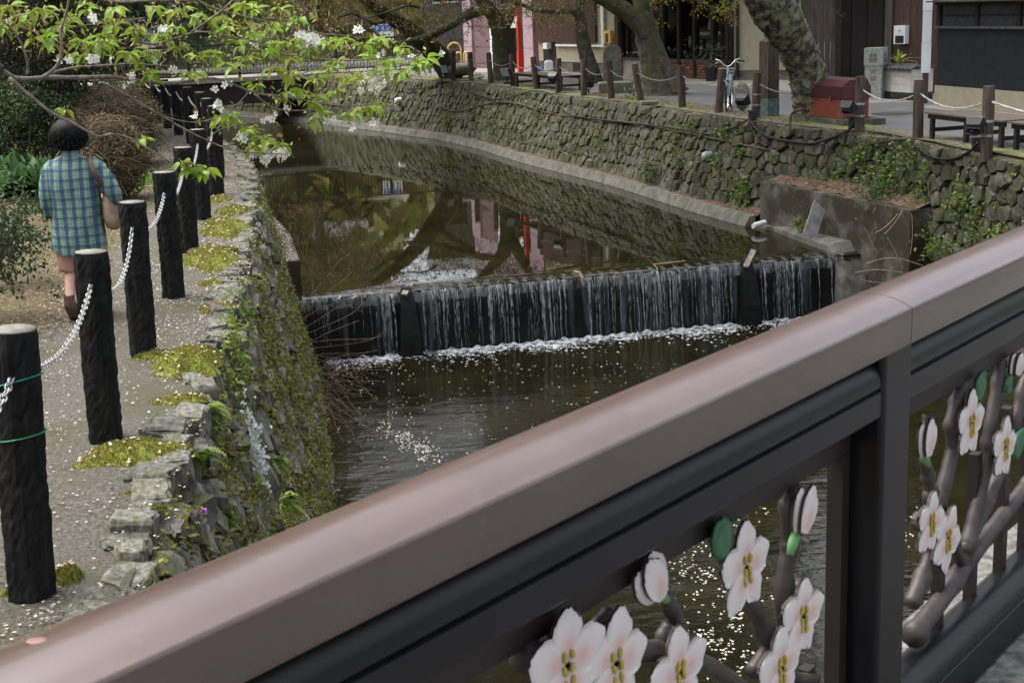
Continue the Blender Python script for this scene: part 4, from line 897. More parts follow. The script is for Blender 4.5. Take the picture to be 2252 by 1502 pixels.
bench(at(1128, 160, z=.42), at(1232, 168, z=.42), .7, 'far dark bench beside the red pole with things lying on it', 18)
P = at(1188, 157, z=.43); b = MB(); b.ball((0, 0, .05), (.22, .14, .07), 12, 6, .2); tag(b.build('folded_cloth', M['blue'], smooth=True, loc=tuple(P+np.array([0, .25, 0]))), 'crumpled blue cloth on the far bench', 'cloth')
P = at(1208, 157, z=.43)+np.array([0, .3, 0]); t = thing('plastic_canister', 'white plastic canister standing on the far bench', 'canister', tuple(P))
b = MB(); b.loft([[(x*.13, y*.08, z) for x, y in ((-1, -.7), (-.7, -1), (.7, -1), (1, -.7), (1, .7), (.7, 1), (-.7, 1), (-1, .7))] for z in (0, .02, .24)]+[[(x*.07, y*.06, .30) for x, y in ((-1, -.7), (-.7, -1), (.7, -1), (1, -.7), (1, .7), (.7, 1), (-.7, 1), (-1, .7))]]); b.build('body', M['white'], t); b = MB(); b.tube([(.05, 0, .29), (.05, 0, .34)], .03, 10); b.build('lid', M['black'], t)

# ------------------------------------------------------------ maroon hose box
FLb, FRb = at(1768, 252, z=.12), at(1852, 262, z=.12); u = FRb-FLb; Wb = float(np.linalg.norm(u)); 
hb = thing('hose_box', 'maroon metal fire hose box with peeling red front and hipped lid', 'hose box', tuple(FLb), math.atan2(u[1], u[0]))
Db = .55; b = MB(); b.box(.01, Wb-.01, .01, Db-.01, .012, .36); b.build('body', M['boxred'], hb)
b = MB(); b.box(-.02, Wb+.02, -.02, Db+.02, 0, .012); b.build('base_plate', M['boxred'], hb)
b = MB(); b.loft([[(x0, y0, z) for x0, y0 in ((a, a), (Wb-a, a), (Wb-a, Db-a), (a, Db-a))] for a, z in ((-.015, .345), (-.015, .56), (.0, .565))]+[[(.0, .13, .665), (Wb, .13, .665), (Wb, Db-.06, .68), (.0, Db-.06, .68)]]); b.build('lid', M['boxlid'], hb)
for x in (.1, Wb*.70): b = MB(); b.box(x, x+.05, -.035, .008, .315, .375); b.build('latch', M['rust'], hb)
b = MB()
for k in range(5): b.box(.37+k*.035, .395+k*.035, .006, .009, .28, .295); b.box(.37+k*.035, .395+k*.035, .006, .009, .06, .075)
b.build('stencil_marks', M['boxlid'], hb)
# stone plinth of the box
Pq = on_rwall(1740, 262, .0); pl = thing('stone_plinth', 'mossy stone plinth under the maroon hose box', 'plinth', (FLb[0], FLb[1], -.9))
ua = u/np.linalg.norm(u); na = np.array([-ua[1], ua[0], 0]); na = na if na[1] > 0 else -na; pts = [FLb-ua*.15-na*.12, FRb+ua*.25-na*.12, FRb+ua*.3+na*.7, FLb-ua*.15+na*.7]
child_keep(blk('plinth_body', [p[:2] for p in pts], [-.9]*4, [.105, .115, .105, .11], M['stone']), pl)
# square timber pole
P = at(1691, 258, z=0); tp = thing('timber_pole', 'thick square timber pole with a green patinated metal shoe', 'pole', tuple(P), .5)
b = MB(); b.loft([[(x*.135, y*.135, z+(.06*x if z > 1 else 0)) for x, y in ((-1, -1), (1, -1), (1, 1), (-1, 1))] for z in (.0, 1.50)]); b.build('shaft', M['post_brown'], tp)
b = MB(); b.loft([[(x*.142, y*.142, z) for x, y in ((-1, -1), (1, -1), (1, 1), (-1, 1))] for z in (-.02, .36)], cap=False); b.build('metal_shoe', mat('patina', (.05, .09, .075), (.14, .22, .19), rough=.7, scale=8), tp)
# stones on the bank
def boulder(px, py, D, r, label, m='granite_moss', name='boulder', cat='stone'):
    P = at(px, py, Y=D); b = MB(); b.ball((0, 0, r[2]*.8), r, 12, 8, .06); tag(b.build(name, M[m], smooth=True, loc=tuple(P)), label, cat)
boulder(1632, 238, 28.6, (.16, .14, .30), 'round-topped mossy stone beside the bicycle')
P = at(1348, 178, z=0); st = MB(); st.loft([[(x*w_, y*.13, z) for x, y in ((-1, -.8), (-.8, -1), (.8, -1), (1, -.8), (1, .8), (.8, 1), (-.8, 1), (-1, .8))] for z, w_ in ((-.05, .30), (.5, .285), (.85, .27), (.97, .23), (1.03, .13))]); tag(st.build('standing_stone', M['granite_moss'], loc=tuple(P)), 'grey standing stone slab between the thin tree and the forked tree', 'stone')
P = at(1354, 205, z=0); b = MB(); b.box(-.45, .45, -.2, .2, -.1, .29); o = tag(b.build('stone_block', M['granite_moss'], loc=tuple(P)), 'squared mossy stone block at the foot of the standing stone', 'stone'); o.modifiers.new('b', 'BEVEL').width = .03
P = at(1425, 200, z=0); b = MB(); b.box(-.18, .18, -.12, .12, -.1, .22); o = tag(b.build('stone_block', M['granite'], loc=tuple(P)), 'small pale stone block left of the forked tree', 'stone'); o.modifiers.new('b', 'BEVEL').width = .03
boulder(1015, 165, 46.5, (.5, .35, .22), 'mossy boulder behind the left end of the right fence', 'granite_moss')
P = np.array(on_rwall(1428, 228, .12)); b = MB(); b.box(-.20, .20, -.14, .14, -.03, .06); o = tag(b.build('stone_trough', M['granite_moss'], loc=tuple(P)), 'flat mossy stone on the wall edge below the leaning post', 'stone'); o.modifiers.new('b', 'BEVEL').width = .02

# ------------------------------------------------------------ bicycle, seen nearly end on
def wheel(t, x, R_=.32):
    b = MB(); b.tube([(x+R_*math.cos(a), 0, R_+R_*math.sin(a)) for a in np.linspace(0, 2*math.pi, 29)], .019, 6, cap=False); w_ = b.build('wheel', M['rubber'], t, smooth=True)
    b = MB(); b.tube([(x+(R_-.03)*math.cos(a), 0, R_+(R_-.03)*math.sin(a)) for a in np.linspace(0, 2*math.pi, 29)], .010, 5, cap=False)
    for k in range(12): a = math.pi*k/6; b.tube([(x, .02*(-1)**k, R_), (x+(R_-.03)*math.cos(a), 0, R_+(R_-.03)*math.sin(a))], .0018, 3)
    b.build('rim', M['chrome'], w_)
Pb = at(1599, 246, z=0); bk = thing('bicycle', 'pale blue city bicycle with chrome handlebar and wire basket behind the fence', 'bicycle', (Pb[0], Pb[1], 0), math.radians(-104))
wheel(bk, 0); wheel(bk, -1.08)
b = MB(); hd = (-.16, 0, .72)
b.tube([hd, (-.50, 0, .42), (-.62, 0, .30)], .022, 8); b.tube([(-.62, 0, .30), (-.70, 0, .75)], .016, 8); b.tube([(-.62, 0, .30), (-1.08, .03, .32)], .011, 6); b.tube([(-.69, 0, .62), (-1.08, .03, .32)], .010, 6); b.tube([(-.14, 0, .66), (-.19, 0, .84)], .020, 8); b.build('frame', M['bike'], bk, smooth=True)
b = MB()
for s in (-1, 1): b.tube([(-.15, .035*s, .66), (-.06, .045*s, .45), (0, .045*s, .32)], .011, 6)
b.tube([(-.15, -.04, .66), (-.15, .04, .66)], .016, 6); b.build('fork', M['bike'], bk, smooth=True)
b = MB(); b.tube([(.02, -.02, .665), (.25, -.02, .60), (.36, -.02, .34)], .02, 5) if False else None
b.tube([(-.22, -.28, 1.02), (-.17, -.24, 1.06), (-.12, -.16, 1.03), (-.13, -.07, .93), (-.17, 0, .91), (-.13, .07, .93), (-.12, .16, 1.03), (-.17, .24, 1.06), (-.22, .28, 1.02)], .0125, 7); b.tube([(-.19, 0, .84), (-.17, 0, .91)], .014, 8); b.build('handlebar', M['chrome'], bk, smooth=True)
for s in (-1, 1):
    b = MB(); b.tube([(-.20, .25*s, 1.03), (-.31, .33*s, .99)], .018, 7); b.build('grip', M['black'], bk, smooth=True)
    b = MB(); b.tube([(-.12, .16*s, 1.01), (-.10, .24*s, .98), (-.15, .31*s, .93)], .007, 5); b.build('brake_lever', M['chrome'], bk)
b = MB()
for z, w_, d0, d1 in ((.66, .12, .02, .22), (.74, .135, .0, .24), (.82, .15, -.02, .26), (.88, .16, -.03, .28)): b.tube([(d0, -w_, z), (d1, -w_, z), (d1, w_, z), (d0, w_, z), (d0, -w_, z)], .005, 4)
for y in np.linspace(-1, 1, 7): b.tube([(.22, y*.12, .66), (.28, y*.16, .88)], .003, 3); b.tube([(.02, y*.12, .66), (-.03, y*.16, .88)], .003, 3)
for x in np.linspace(.05, .2, 4): b.tube([(x, -.12, .66), (x*1.2-.01, -.16, .88)], .003, 3); b.tube([(x, .12, .66), (x*1.2-.01, .16, .88)], .003, 3); b.tube([(x, -.12, .66), (x, .12, .66)], .003, 3)
b.build('basket', M['galv'], bk)
b = MB(); b.ball((-.74, 0, .80), (.14, .09, .04), 10, 6); b.build('saddle', M['black'], bk, smooth=True)
b = MB(); b.tube([(-1.08+.36*math.cos(a), 0, .32+.36*math.sin(a)) for a in np.linspace(.3, 3.2, 14)], .022, 5); b.build('mudguard', M['bike'], bk, smooth=True); b = MB(); b.tube([(.36*math.cos(a), 0, .32+.36*math.sin(a)) for a in np.linspace(.6, 2.4, 10)], .022, 5); b.build('mudguard', M['bike'], bk, smooth=True)
b = MB(); b.tube([(-.6, -.08, .30), (-.6, -.08, .16)], .009, 5); b.box(-.66, -.54, -.16, -.08, .145, .165); b.box(-.66, -.54, .08, .16, .445, .465); b.tube([(-.6, .06, .30), (-.6, .08, .45)], .009, 5); b.build('pedal', M['black'], bk)

# ------------------------------------------------------------ red pole, yellow hoops, sign
P = at(1145, 160, z=0); t = thing('red_pole', 'bright red square lamp pole behind the far bench', 'pole', tuple(P), .3)
b = MB(); b.box(-.09, .09, -.09, .09, 0, .70); b.build('base_sleeve', M['hi_red'], t); b = MB(); b.box(-.065, .065, -.065, .065, .70, 4.2); b.build('shaft', M['hi_red'], t)
for i, (px, py, hh, ww) in enumerate(((1001, 143, 1.0, .50), (1009, 143, .62, .22), (979, 140, .6, .2), (1027, 143, .6, .2))):
    P = at(px, py, Y=54+.3*i); P[2] = 0; b = MB(); n = 12
    b.tube([(-ww/2, 0, 0), (-ww/2, 0, hh-ww/2)]+[(-ww/2*math.cos(a), 0, hh-ww/2+ww/2*math.sin(a)) for a in np.linspace(.2, 2.94, n)]+[(ww/2, 0, hh-ww/2), (ww/2, 0, 0)], .035, 7)
    tag(b.build('hoop_barrier', M['yellow'], smooth=True, loc=tuple(P)), ['tall yellow hoop barrier before the grey wall', 'small yellow hoop barrier right in front of the tall one', 'small yellow hoop at the left of the group', 'small yellow hoop against the mauve column'][i], 'barrier', 'yellow hoop barriers')
P = at(843, 72, Y=58); t = thing('parking_sign', 'white and blue parking sign on a post behind the far bridge', 'sign', (P[0], P[1], 0), -.1)
b = MB(); b.tube([(0, .05, 0), (0, .05, P[2]+.4)], .03, 8); b.build('sign_post', M['galv'], t)
b = MB(); b.box(-.42, .42, -.01, .02, P[2]-.32, P[2]+.34); b.build('panel', M['white'], t)
b = MB(); b.box(-.39, .39, -.014, -.0105, P[2]+.04, P[2]+.30); b.build('blue_field', M['blue'], t)
def text(body, size, loc, m, parent, rot=(math.pi/2, 0, 0), name='lettering'):
    cu = bpy.data.curves.new(name, 'FONT'); cu.body = body; cu.size = size; cu.extrude = .002; cu.align_x = 'CENTER'
    o = bpy.data.objects.new(name, cu); COL.objects.link(o); dg = bpy.context.evaluated_depsgraph_get(); me = bpy.data.meshes.new_from_object(o.evaluated_get(dg)); bpy.data.objects.remove(o)
    me.materials.clear(); me.materials.append(m); q = obj(name, me, parent, loc); q.rotation_euler = rot; return q
text('P', .24, (-.25, -.017, P[2]+.08), M['white'], t); text('E', .20, (.0, -.017, P[2]+.09), M['white'], t); text('U', .20, (.22, -.017, P[2]+.09), M['white'], t)
b = MB()
for x in (-.24, .02, .24): b.box(x-.08, x+.08, -.014, -.0105, P[2]-.10, P[2]-.07); b.box(x-.015, x+.015, -.0145, -.011, P[2]-.24, P[2]-.03); b.box(x-.07, x+.07, -.0142, -.0108, P[2]-.2, P[2]-.175)
b.build('lettering', M['enamel_green'], t)
# ============================================================ BUILDINGS
class Facade:
    """parts given in photo pixels on the vertical plane over the ground line a-b; boxes stand out by d towards the street"""
    def __init__(s, a, b, root, out):
        s.a = np.array(a, float); s.b = np.array(b, float); s.u = (s.b-s.a)/np.linalg.norm(s.b-s.a); s.n = np.array([-s.u[1], s.u[0]]); s.root = root
        if s.n @ np.array(out) < 0: s.n = -s.n
    def uz(s, px, py): P, u = on_line(px, py, s.a, s.b); return u, P[2]
    def box(s, name, u0, u1, z0, z1, d0, d1, m):
        b = MB(); s.raw(b, u0, u1, z0, z1, d0, d1); return child_keep(b.build(name, M[m] if isinstance(m, str) else m), s.root)
    def raw(s, b, u0, u1, z0, z1, d0, d1):
        pts = [s.a+s.u*u+s.n*d for u, d in ((u0, d0), (u1, d0), (u1, d1), (u0, d1))]; vs = [(p[0], p[1], z0) for p in pts]+[(p[0], p[1], z1) for p in pts]
        b.add(vs, [(3, 2, 1, 0), (4, 5, 6, 7)]+[(i, (i+1) % 4, 4+(i+1) % 4, 4+i) for i in range(4)])
    def px(s, name, x0, x1, y0, y1, d0, d1, m):
        """x0..x1, y0 (top)..y1 (bottom) in photo pixels"""
        u0, _ = s.uz(x0, y1); u1, _ = s.uz(x1, y1); z1 = s.uz((x0+x1)/2, y0)[1]; z0 = s.uz((x0+x1)/2, y1)[1]
        return s.box(name, min(u0, u1), max(u0, u1), z0, z1, d0, d1, m)
OUT = (-1, -.6)
Q0, Q1 = np.array([-1.6, 55.8]), np.array([6.9, 38.4])
# --- shop with dark glazed front
sh = thing('shop_house', 'dark timber shop house with glazed display front and brick base', 'building', (4.9, 41.3, 0))
F1 = Facade(Q0, Q1, sh, OUT); ua, ub = F1.uz(1362, 170)[0], F1.uz(1606, 170)[0]
F1.box('wall', ua, ub, 2.55, 7.6, -.25, -.02, 'darkwood'); F1.box('back_wall', ua, ub, 0, 2.55, -2.6, -2.5, 'darkwood'); F1.box('floor', ua, ub, 0, .06, -2.5, -.05, 'darkwood')
F1.box('side_wall', ua, ua+.1, .0, 2.55, -2.5, -.02, 'darkwood'); F1.box('side_wall', ub-.1, ub, .0, 2.55, -2.5, -.02, 'darkwood'); F1.box('ceiling', ua, ub, 2.45, 2.55, -2.5, -.26, 'darkwood')
F1.box('roof', ua-.3, ub+.3, 7.6, 7.8, -6, .7, 'tile'); F1.box('eave', ua-.2, ub+.2, 2.62, 2.74, -.02, .75, 'tile')
for x in (1367, 1432, 1460, 1494, 1528, 1568, 1600): u_, _ = F1.uz(x, 170); F1.box('mullion', u_-.06, u_+.06, .06, 2.55, -.12, .03, 'darkwood')
gm = bpy.data.materials.new('clear_pane'); gm.use_nodes = True; _n = gm.node_tree.nodes; _l = gm.node_tree.links
_g = _n.new('ShaderNodeBsdfGlossy'); _g.inputs['Roughness'].default_value = .03; _t = _n.new('ShaderNodeBsdfTransparent'); _t.inputs['Color'].default_value = (.8, .83, .82, 1); _f = _n.new('ShaderNodeFresnel'); _f.inputs['IOR'].default_value = 1.45; _m = _n.new('ShaderNodeMixShader')
_m.inputs[0].default_value = .07; _l.new(_t.outputs[0], _m.inputs[1]); _l.new(_g.outputs[0], _m.inputs[2]); _l.new(_m.outputs[0], _n['Material Output'].inputs[0]); M['pane'] = gm
xs = [1367, 1432, 1460, 1494, 1528, 1568, 1600]
for x0, x1 in zip(xs[:-1], xs[1:]): F1.box('pane', F1.uz(x0, 170)[0]+.06, F1.uz(x1, 170)[0]-.06, .56, 2.45, -.062, -.054, 'pane')
for u0 in np.arange(ua+.9, ub-.5, 1.3): F1.box('window', u0, u0+.9, 4.4, 5.8, -.02, .01, 'glass'); F1.box('window_frame', u0-.06, u0+.96, 4.3, 4.38, -.02, .05, 'woodgrey')
F1.box('base_course', ua, ub, 0, .50, -.10, -.03, 'mortar_pale'); F1.box('sill', ua, ub, .50, .555, -.14, .02, 'woodgrey')
u0, u1 = F1.uz(1470, 170)[0], F1.uz(1598, 170)[0]; bh = .072; r_ = 0
bme = MB(); bme.box(-.105, .105, -.03, .03, -.031, .031); BRK = bme.mesh('brick', M['brick']); rz_ = math.atan2(F1.u[1], F1.u[0])
for k in range(6):
    u_ = u0+(.11 if k % 2 else 0)
    while u_ < u1:
        o = obj('brick', BRK); p = F1.a+F1.u*u_+F1.n*-.042; o.location = (p[0], p[1], .045+k*.078); o.rotation_euler = (0, 0, rz_); child_keep(o, sh); u_ += .225
# shelves and ware inside the window
sf = Facade(F1.a-F1.n*.55*1, F1.b-F1.n*.55, sh, OUT)
for (x0, x1, y) in ((1530, 1566, 80), (1562, 1598, 112), (1534, 1566, 113), (1465, 1492, 112)): sf.px('shelf', x0, x1, y-1.2, y+1.2, -.15, .15, 'slatgrey')
def ware(px, py, h, r, m, label):
    u_, z = sf.uz(px, py); p = sf.a+sf.u*u_; b = MB(); n = 10
    b.loft([[(rr*r*math.cos(a), rr*r*math.sin(a), zz*h) for a in np.linspace(0, 2*math.pi, n+1)[:-1]] for zz, rr in ((0, .6), (.25, 1), (.6, .9), (.85, .45), (1, .5))]); tag(b.build('vase', M[m], smooth=True, loc=(p[0], p[1], z)), label, 'pottery', 'pottery in the shop window')
ware(1558, 111, .28, .07, 'terracotta', 'tall terracotta vase on the lower shelf of the shop window'); ware(1582, 110, .22, .08, 'ceramic', 'white figure-shaped pot on the lowest shelf at the right of the window'); ware(1543, 111, .13, .08, 'ceramic', 'small grey bowl left of the terracotta vase'); ware(1519, 104, .32, .07, 'ceramic', 'tall pale bottle behind the middle mullion of the shop'); ware(1561, 66, .3, .06, 'ceramic', 'pale jar hanging high in the shop window'); ware(1583, 78, .1, .05, 'white', 'tiny white cup on the upper right of the shop window'); ware(1471, 112, .12, .09, 'white', 'white bowl at the left of the shop window')
u_, z = sf.uz(1554, 78); p = sf.a+sf.u*u_; b = MB(); b.box(-.23, .23, -.08, .08, 0, .09); o = b.build('ceramic_tray', M['ceramic'], loc=(p[0], p[1], z)); o.rotation_euler = (0, 0, rz_); tag(o, 'pale ceramic tray on the upper shelf of the shop window', 'tray')
# --- cream house right of the shop
ch = thing('cream_house', 'cream rendered house corner right of the dark shop', 'building', (6.9, 38.4, 0))
F2 = Facade(np.array([6.15, 39.6]), np.array([8.6, 38.0]), ch, OUT); u0, u1 = F2.uz(1604, 170)[0], F2.uz(1764, 170)[0]
F2.box('plinth', u0, u1, 0, .27, -.3, -.02, 'concrete'); F2.box('wall', u0, u1, .27, 6.8, -.3, 0, 'cream'); F2.box('roof', u0-.4, u1+.4, 6.8, 7.0, -5, .6, 'tile')
uu_, _ = F2.uz(1623, 150); F2.box('downpipe', uu_-.035, uu_+.035, .1, 6.8, .002, .08, 'darkwood'); F2.box('window', u0+.8, u0+1.7, 4.2, 5.4, .0, .02, 'glass')
# --- brown gate house
gh = thing('gate_house', 'dark brown timber gate house with black door behind the hose box', 'building', (9, 38, 0))
F3 = Facade(np.array([7.5, 38.3]), np.array([12.5, 37.2]), gh, OUT)
a0, a1, a2 = F3.uz(1760, 170)[0], F3.uz(1838, 170)[0], F3.uz(1952, 170)[0]
k = 0; u_ = a0
while u_ < a1-.02: F3.box('board', u_, min(u_+.155, a1), .05, 2.5, -.06+.006*(k % 2), .0, 'woodgrey'); u_ += .16; k += 1
F3.box('sill_beam', a0, a1, .0, .2, -.02, .04, 'woodgrey'); F3.box('door', a1, a2, .0, 2.6, -.5, -.42, 'darkwood')
for t in (0, .33, .66, 1): F3.box('door_stile', a1+(a2-a1-.1)*t, a1+(a2-a1-.1)*t+.1, 0, 2.6, -.42, -.36, 'darkwood')
F3.box('jamb', a1-.02, a1+.12, 0, 2.6, -.4, .04, 'darkwood'); F3.box('wall', a0-.2, a2+2.5, 2.5, 6.5, -.3, .0, 'woodgrey'); F3.box('roof', a0-.6, a2+3, 6.5, 6.7, -5, .8, 'tile'); F3.box('back_wall', a1, a2, 0, 2.6, -1.0, -.9, 'darkwood')
F3.px('name_plate', 1822, 1829, 60, 75, .0, .03, 'rust')
# --- nearer brown house corner with the mail box
bh_ = thing('brown_house', 'dark brown timber house corner with white drainpipe and mail box', 'building', (9, 31, 0))
F4 = Facade(np.array([8.55, 31.6]), np.array([10.4, 29.3]), bh_, OUT); b0, b1 = F4.uz(1948, 150)[0], F4.uz(2060, 150)[0]
k = 0; u_ = b0
while u_ < b1: F4.box('board', u_, min(u_+.195, b1), .05, 2.9, -.08+.006*(k % 2), .0, 'woodpanel'); u_ += .2; k += 1
F4.px('corner_post', 1947, 1962, -20, 168, -.02, .06, 'woodgrey'); F4.box('upper_wall', b0-.1, b1+2, 2.9, 6.2, -.3, -.01, 'woodpanel'); F4.box('roof', b0-.7, b1+2.4, 6.2, 6.4, -4, .8, 'tile'); F4.box('stone_foot', b0, b1, -.02, .06, -.1, .05, 'granite')
Pm = F4.uz(1986, 97); pm = F4.a+F4.u*Pm[0]+F4.n*.075
mb = thing('mail_box', 'white metal mail box on the brown house wall', 'mail box', (pm[0], pm[1], Pm[1]), math.atan2(F4.u[1], F4.u[0]))
b = MB(); b.box(-.15, .15, -.07, .07, 0, .40); o = b.build('body', M['white'], mb); b = MB(); b.box(-.105, .115, -.075, -.071, .02, .18) ; b.box(-.105, .115, .071, .075, .02, .18); b.build('window', M['black'], mb); b = MB(); b.box(-.03, .04, -.076, -.071, .28, .295); b.box(-.03, .04, .071, .076, .28, .295); b.build('slot', M['black'], mb)
# white downpipe
Pd = at(2036, 150, Y=28.6); t = thing('drainpipe', 'white square drainpipe at the corner of the brown house', 'drainpipe', (Pd[0], Pd[1], 0), -.3)
for k in range(6): b = MB(); w_ = .095-.004*(k % 2); b.box(-w_, w_, -w_*.8, w_*.8, .62+k*.62, .62+(k+1)*.62-.006); b.build('pipe_length', M['white'], t)
b = MB(); b.box(-.06, .06, -.05, .05, 0, .62); b.build('foot', M['woodpanel'], t)
# --- black board fence
bf = thing('board_fence', 'tall black board fence with slatted top band on a cream footing', 'fence', (8.4, 27, 0))
F5 = Facade(at(2057, 232, z=0)[:2], at(2252, 252, z=0)[:2], bf, OUT); L5 = 6.5
F5.box('footing', 0, L5, -.02, .40, -.12, .03, 'cream')
for k in range(4): F5.box('panel', k*1.62, k*1.62+1.615, .40, 1.52, -.06, .0, 'navy')
F5.box('ledge', -.05, L5, 1.52, 1.57, -.08, .06, 'slatgrey'); F5.box('back_board', 0, L5, 1.57, 1.98, -.10, -.07, 'navy'); F5.box('cap_rail', -.05, L5, 1.98, 2.03, -.12, .05, 'darkwood'); F5.box('roof_board', -.15, L5, 2.03, 2.06, -.25, .2, 'slatgrey')
for k in range(5): F5.box('upright', k*1.30-.03, k*1.30+.08, 1.57, 1.98, -.06, .02, 'darkwood')
F5.box('mid_rail', .08, L5, 1.77, 1.79, -.03, .0, 'darkwood')
b = MB(); u_ = .12
while u_ < L5: F5.raw(b, u_, u_+.018, 1.575, 1.975, -.055, -.03); u_ += .036
stuff(child_keep(b.build('slats', M['slatgrey']), bf))
M['pillar_window'] = mat('pillar_window', (.10, .10, .06), (.16, .155, .10), rough=.6, scale=20)
# --- stone pillar with little windows
P = at(1924, 218, z=0); t = thing('stone_pillar', 'pale carved stone pillar with little square windows in its head', 'pillar', tuple(P), -.55)
b = MB(); b.box(-.19, .19, -.17, .17, 0, .72); b.build('shaft', M['granite'], t); b = MB(); b.box(-.205, .205, -.185, .185, .725, 1.10); b.build('head', M['granite'], t)
for sx in (-1, 1):
    for (x0, z0) in ((-.085, .80), (.005, .80), (-.085, .90), (.005, .90)): b = MB(); b.box(x0, x0+.075, -.188, -.1855, z0, z0+.085); b.build('window', M['pillar_window'], t) if sx < 0 else None
    for (y0, z0) in ((-.075, .80), (.0, .80), (-.075, .90), (.0, .90)): b = MB(); x = sx*.2065; b.box(min(x, x+.002*sx), max(x, x+.002*sx), y0, y0+.065, z0, z0+.085); b.build('window', M['pillar_window'], t)
for k in range(2): b = MB(); b.box(-.1925, -.1905, -.06, .06, .40+k*.15, .50+k*.15); b.box(-.06, .06, -.1725, -.1705, .40+k*.15, .50+k*.15); b.build('carved_sign', M['granite_moss'], t)
# --- low plaster wall with tiled cap and its plant
P0_, P1_ = at(1929, 216, z=0), at(2003, 222, z=0); u = P1_-P0_; Wp = float(np.linalg.norm(u)); t = thing('planter_wall', 'low white plaster planter wall with black roof tiles on top', 'planter', tuple(P0_), math.atan2(u[1], u[0]))
b = MB(); b.box(0, Wp, 0, .55, 0, .16); b.build('footing', M['mortar'], t)
for k in range(3): b = MB(); b.box(.0, Wp, .0, .55, .162+k*.165, .162+k*.165+.160); b.build('plaster_panel', M['plaster'], t)
nt_ = 9
for k in range(nt_):
    b = MB(); x = -.08+(Wp+.16)*k/nt_; w_ = (Wp+.16)/nt_; b.loft([[(x+w_*j/6, y, z+.028*math.sin(math.pi*j/6)) for j in range(7)]+[(x+w_*j/6, y, z-.025) for j in range(6, -1, -1)] for y, z in ((-.10, .655), (.12, .745))]); b.build('roof_tile', M['tile'], t)
b = MB(); b.box(-.06, Wp+.06, .10, .62, .66, .70); b.build('soil_tray', M['tile'], t)
def strap_plant(loc, n, L, label, pal, w_=.035, cat='plant', name='strap_leaf_plant', group=None, up=.9):
    V = []; F = []; C_ = []
    for i in range(n):
        a = random.uniform(0, 6.28); l_ = L*random.uniform(.6, 1.1); lean = random.uniform(.25, 1.0); pts = []; c = tints(1, pal)[0]
        for j in range(7): t_ = j/6; r_ = lean*l_*t_*(.4+.6*t_); pts.append((math.cos(a)*r_, math.sin(a)*r_, l_*(up*t_-.75*lean*t_*t_)))
        s = np.array([-math.sin(a), math.cos(a), 0]); o = len(V)
        for j, p in enumerate(pts): ww = w_*math.sin(math.pi*(.12+.86*j/6))**.8; V += [np.array(p)-s*ww, np.array(p)+s*ww+np.array([0, 0, .004])]
        for j in range(6): F.append((o+2*j, o+2*j+1, o+2*j+3, o+2*j+2)); C_.append(c)
    o = obj(name, np_mesh(name, V, F, M['leaf'], True, C_), None, loc); return tag(o, label, cat, group)
c_ = P0_+(P1_-P0_)*.75+np.array([0, .35, .70]); strap_plant(tuple(c_), 14, .62, 'yellow-green strap-leaved plant growing in the tiled planter', [(.35, .40, .06), (.20, .30, .04), (.42, .42, .12)], .03)
# --- brown panelled house with cream base, further left
ph = thing('panelled_house', 'house with dark brown upper panels over a cream base behind the thin tree', 'building', (2.5, 46, 0))
F6 = Facade(Q0, Q1, ph, OUT); c0, c1, c2 = F6.uz(1184, 160)[0], F6.uz(1338, 160)[0], F6.uz(1362, 160)[0]
F6.box('plinth', c0, c2, 0, .35, -.4, -.06, 'concrete'); F6.box('wall', c0, c2, .35, 7.4, -.4, -.04, 'cream'); F6.box('roof', c0-.4, c2+.4, 7.4, 7.6, -6, .8, 'tile')
u_ = c0; k = 0; ue = F6.uz(1312, 95)[0]
while u_ < ue: F6.box('board', u_, min(u_+.25, ue), 1.02, 3.4, -.02+.006*(k % 2), .05, 'woodpanel'); u_ += .255; k += 1
for z in (4.6,):
    for u_ in np.arange(c0+.6, c1, 1.7): F6.box('window', u_, u_+1.1, z, z+1.2, -.03, -.005, 'glass'); F6.box('window_frame', u_-.06, u_+1.16, z-.08, z-.01, -.03, .04, 'woodgrey')
F6.px('pipe', 1326, 1331, -40, 105, .0, .06, 'white'); F6.px('pipe', 1224, 1330, 99, 103, .0, .05, 'white'); F6.px('door_post', 1358, 1366, -30, 172, -.02, .08, 'woodpanel')
F6.px('meter_box', 1336, 1349, 68, 95, .0, .12, 'yellow'); F6.px('meter_window', 1338.5, 1345, 74, 93, .122, .128, 'rust')
F6.px('vent', 1258, 1272, 140, 158, -.05, -.03, 'darkwood'); F6.px('vent', 1296, 1312, 140, 158, -.05, -.03, 'darkwood')
F6.px('recess', 1196, 1222, 94, 158, -.03, .0, 'darkwood'); F6.px('gas_meter', 1205, 1214, 95, 108, .02, .2, 'white')
# --- mauve shuttered building
mv = thing('mauve_building', 'mauve tiled building with dark shutters left of the red pole', 'building', (-.5, 53, 0))
F7 = Facade(Q0, Q1, mv, OUT); d0 = F7.uz(1026, 143)[0]; d1 = F7.uz(1182, 150)[0]
for (x0, x1, m_, dd) in ((1026, 1044, 'mauve', .08), (1044, 1082, 'mauve_dark', 0), (1082, 1090, 'white', .05), (1120, 1140, 'woodgrey', -.3), (1157, 1178, 'mauve', .08)):
    for k in range(4):
        u0, u1 = F7.uz(x0, 140)[0], F7.uz(x1, 140)[0]; F7.box('tile_panel', u0, u1, .02+k*.78, .02+k*.78+.765, -.3, dd, m_)
F7.box('upper_wall', d0, d1, 3.15, 7.2, -.4, .0, 'mauve'); F7.box('back_wall', d0, d1, 0, 3.15, -1.5, -1.4, 'darkwood'); F7.box('roof', d0-.4, d1+.2, 7.2, 7.4, -6, .6, 'tile')
F7.px('menu_board', 1124, 1150, 36, 62, .05, .1, 'ceramic')
for k in range(3): F7.px('window', 1050+40*k, 1075+40*k, -300, -220, -.0, .03, 'glass')
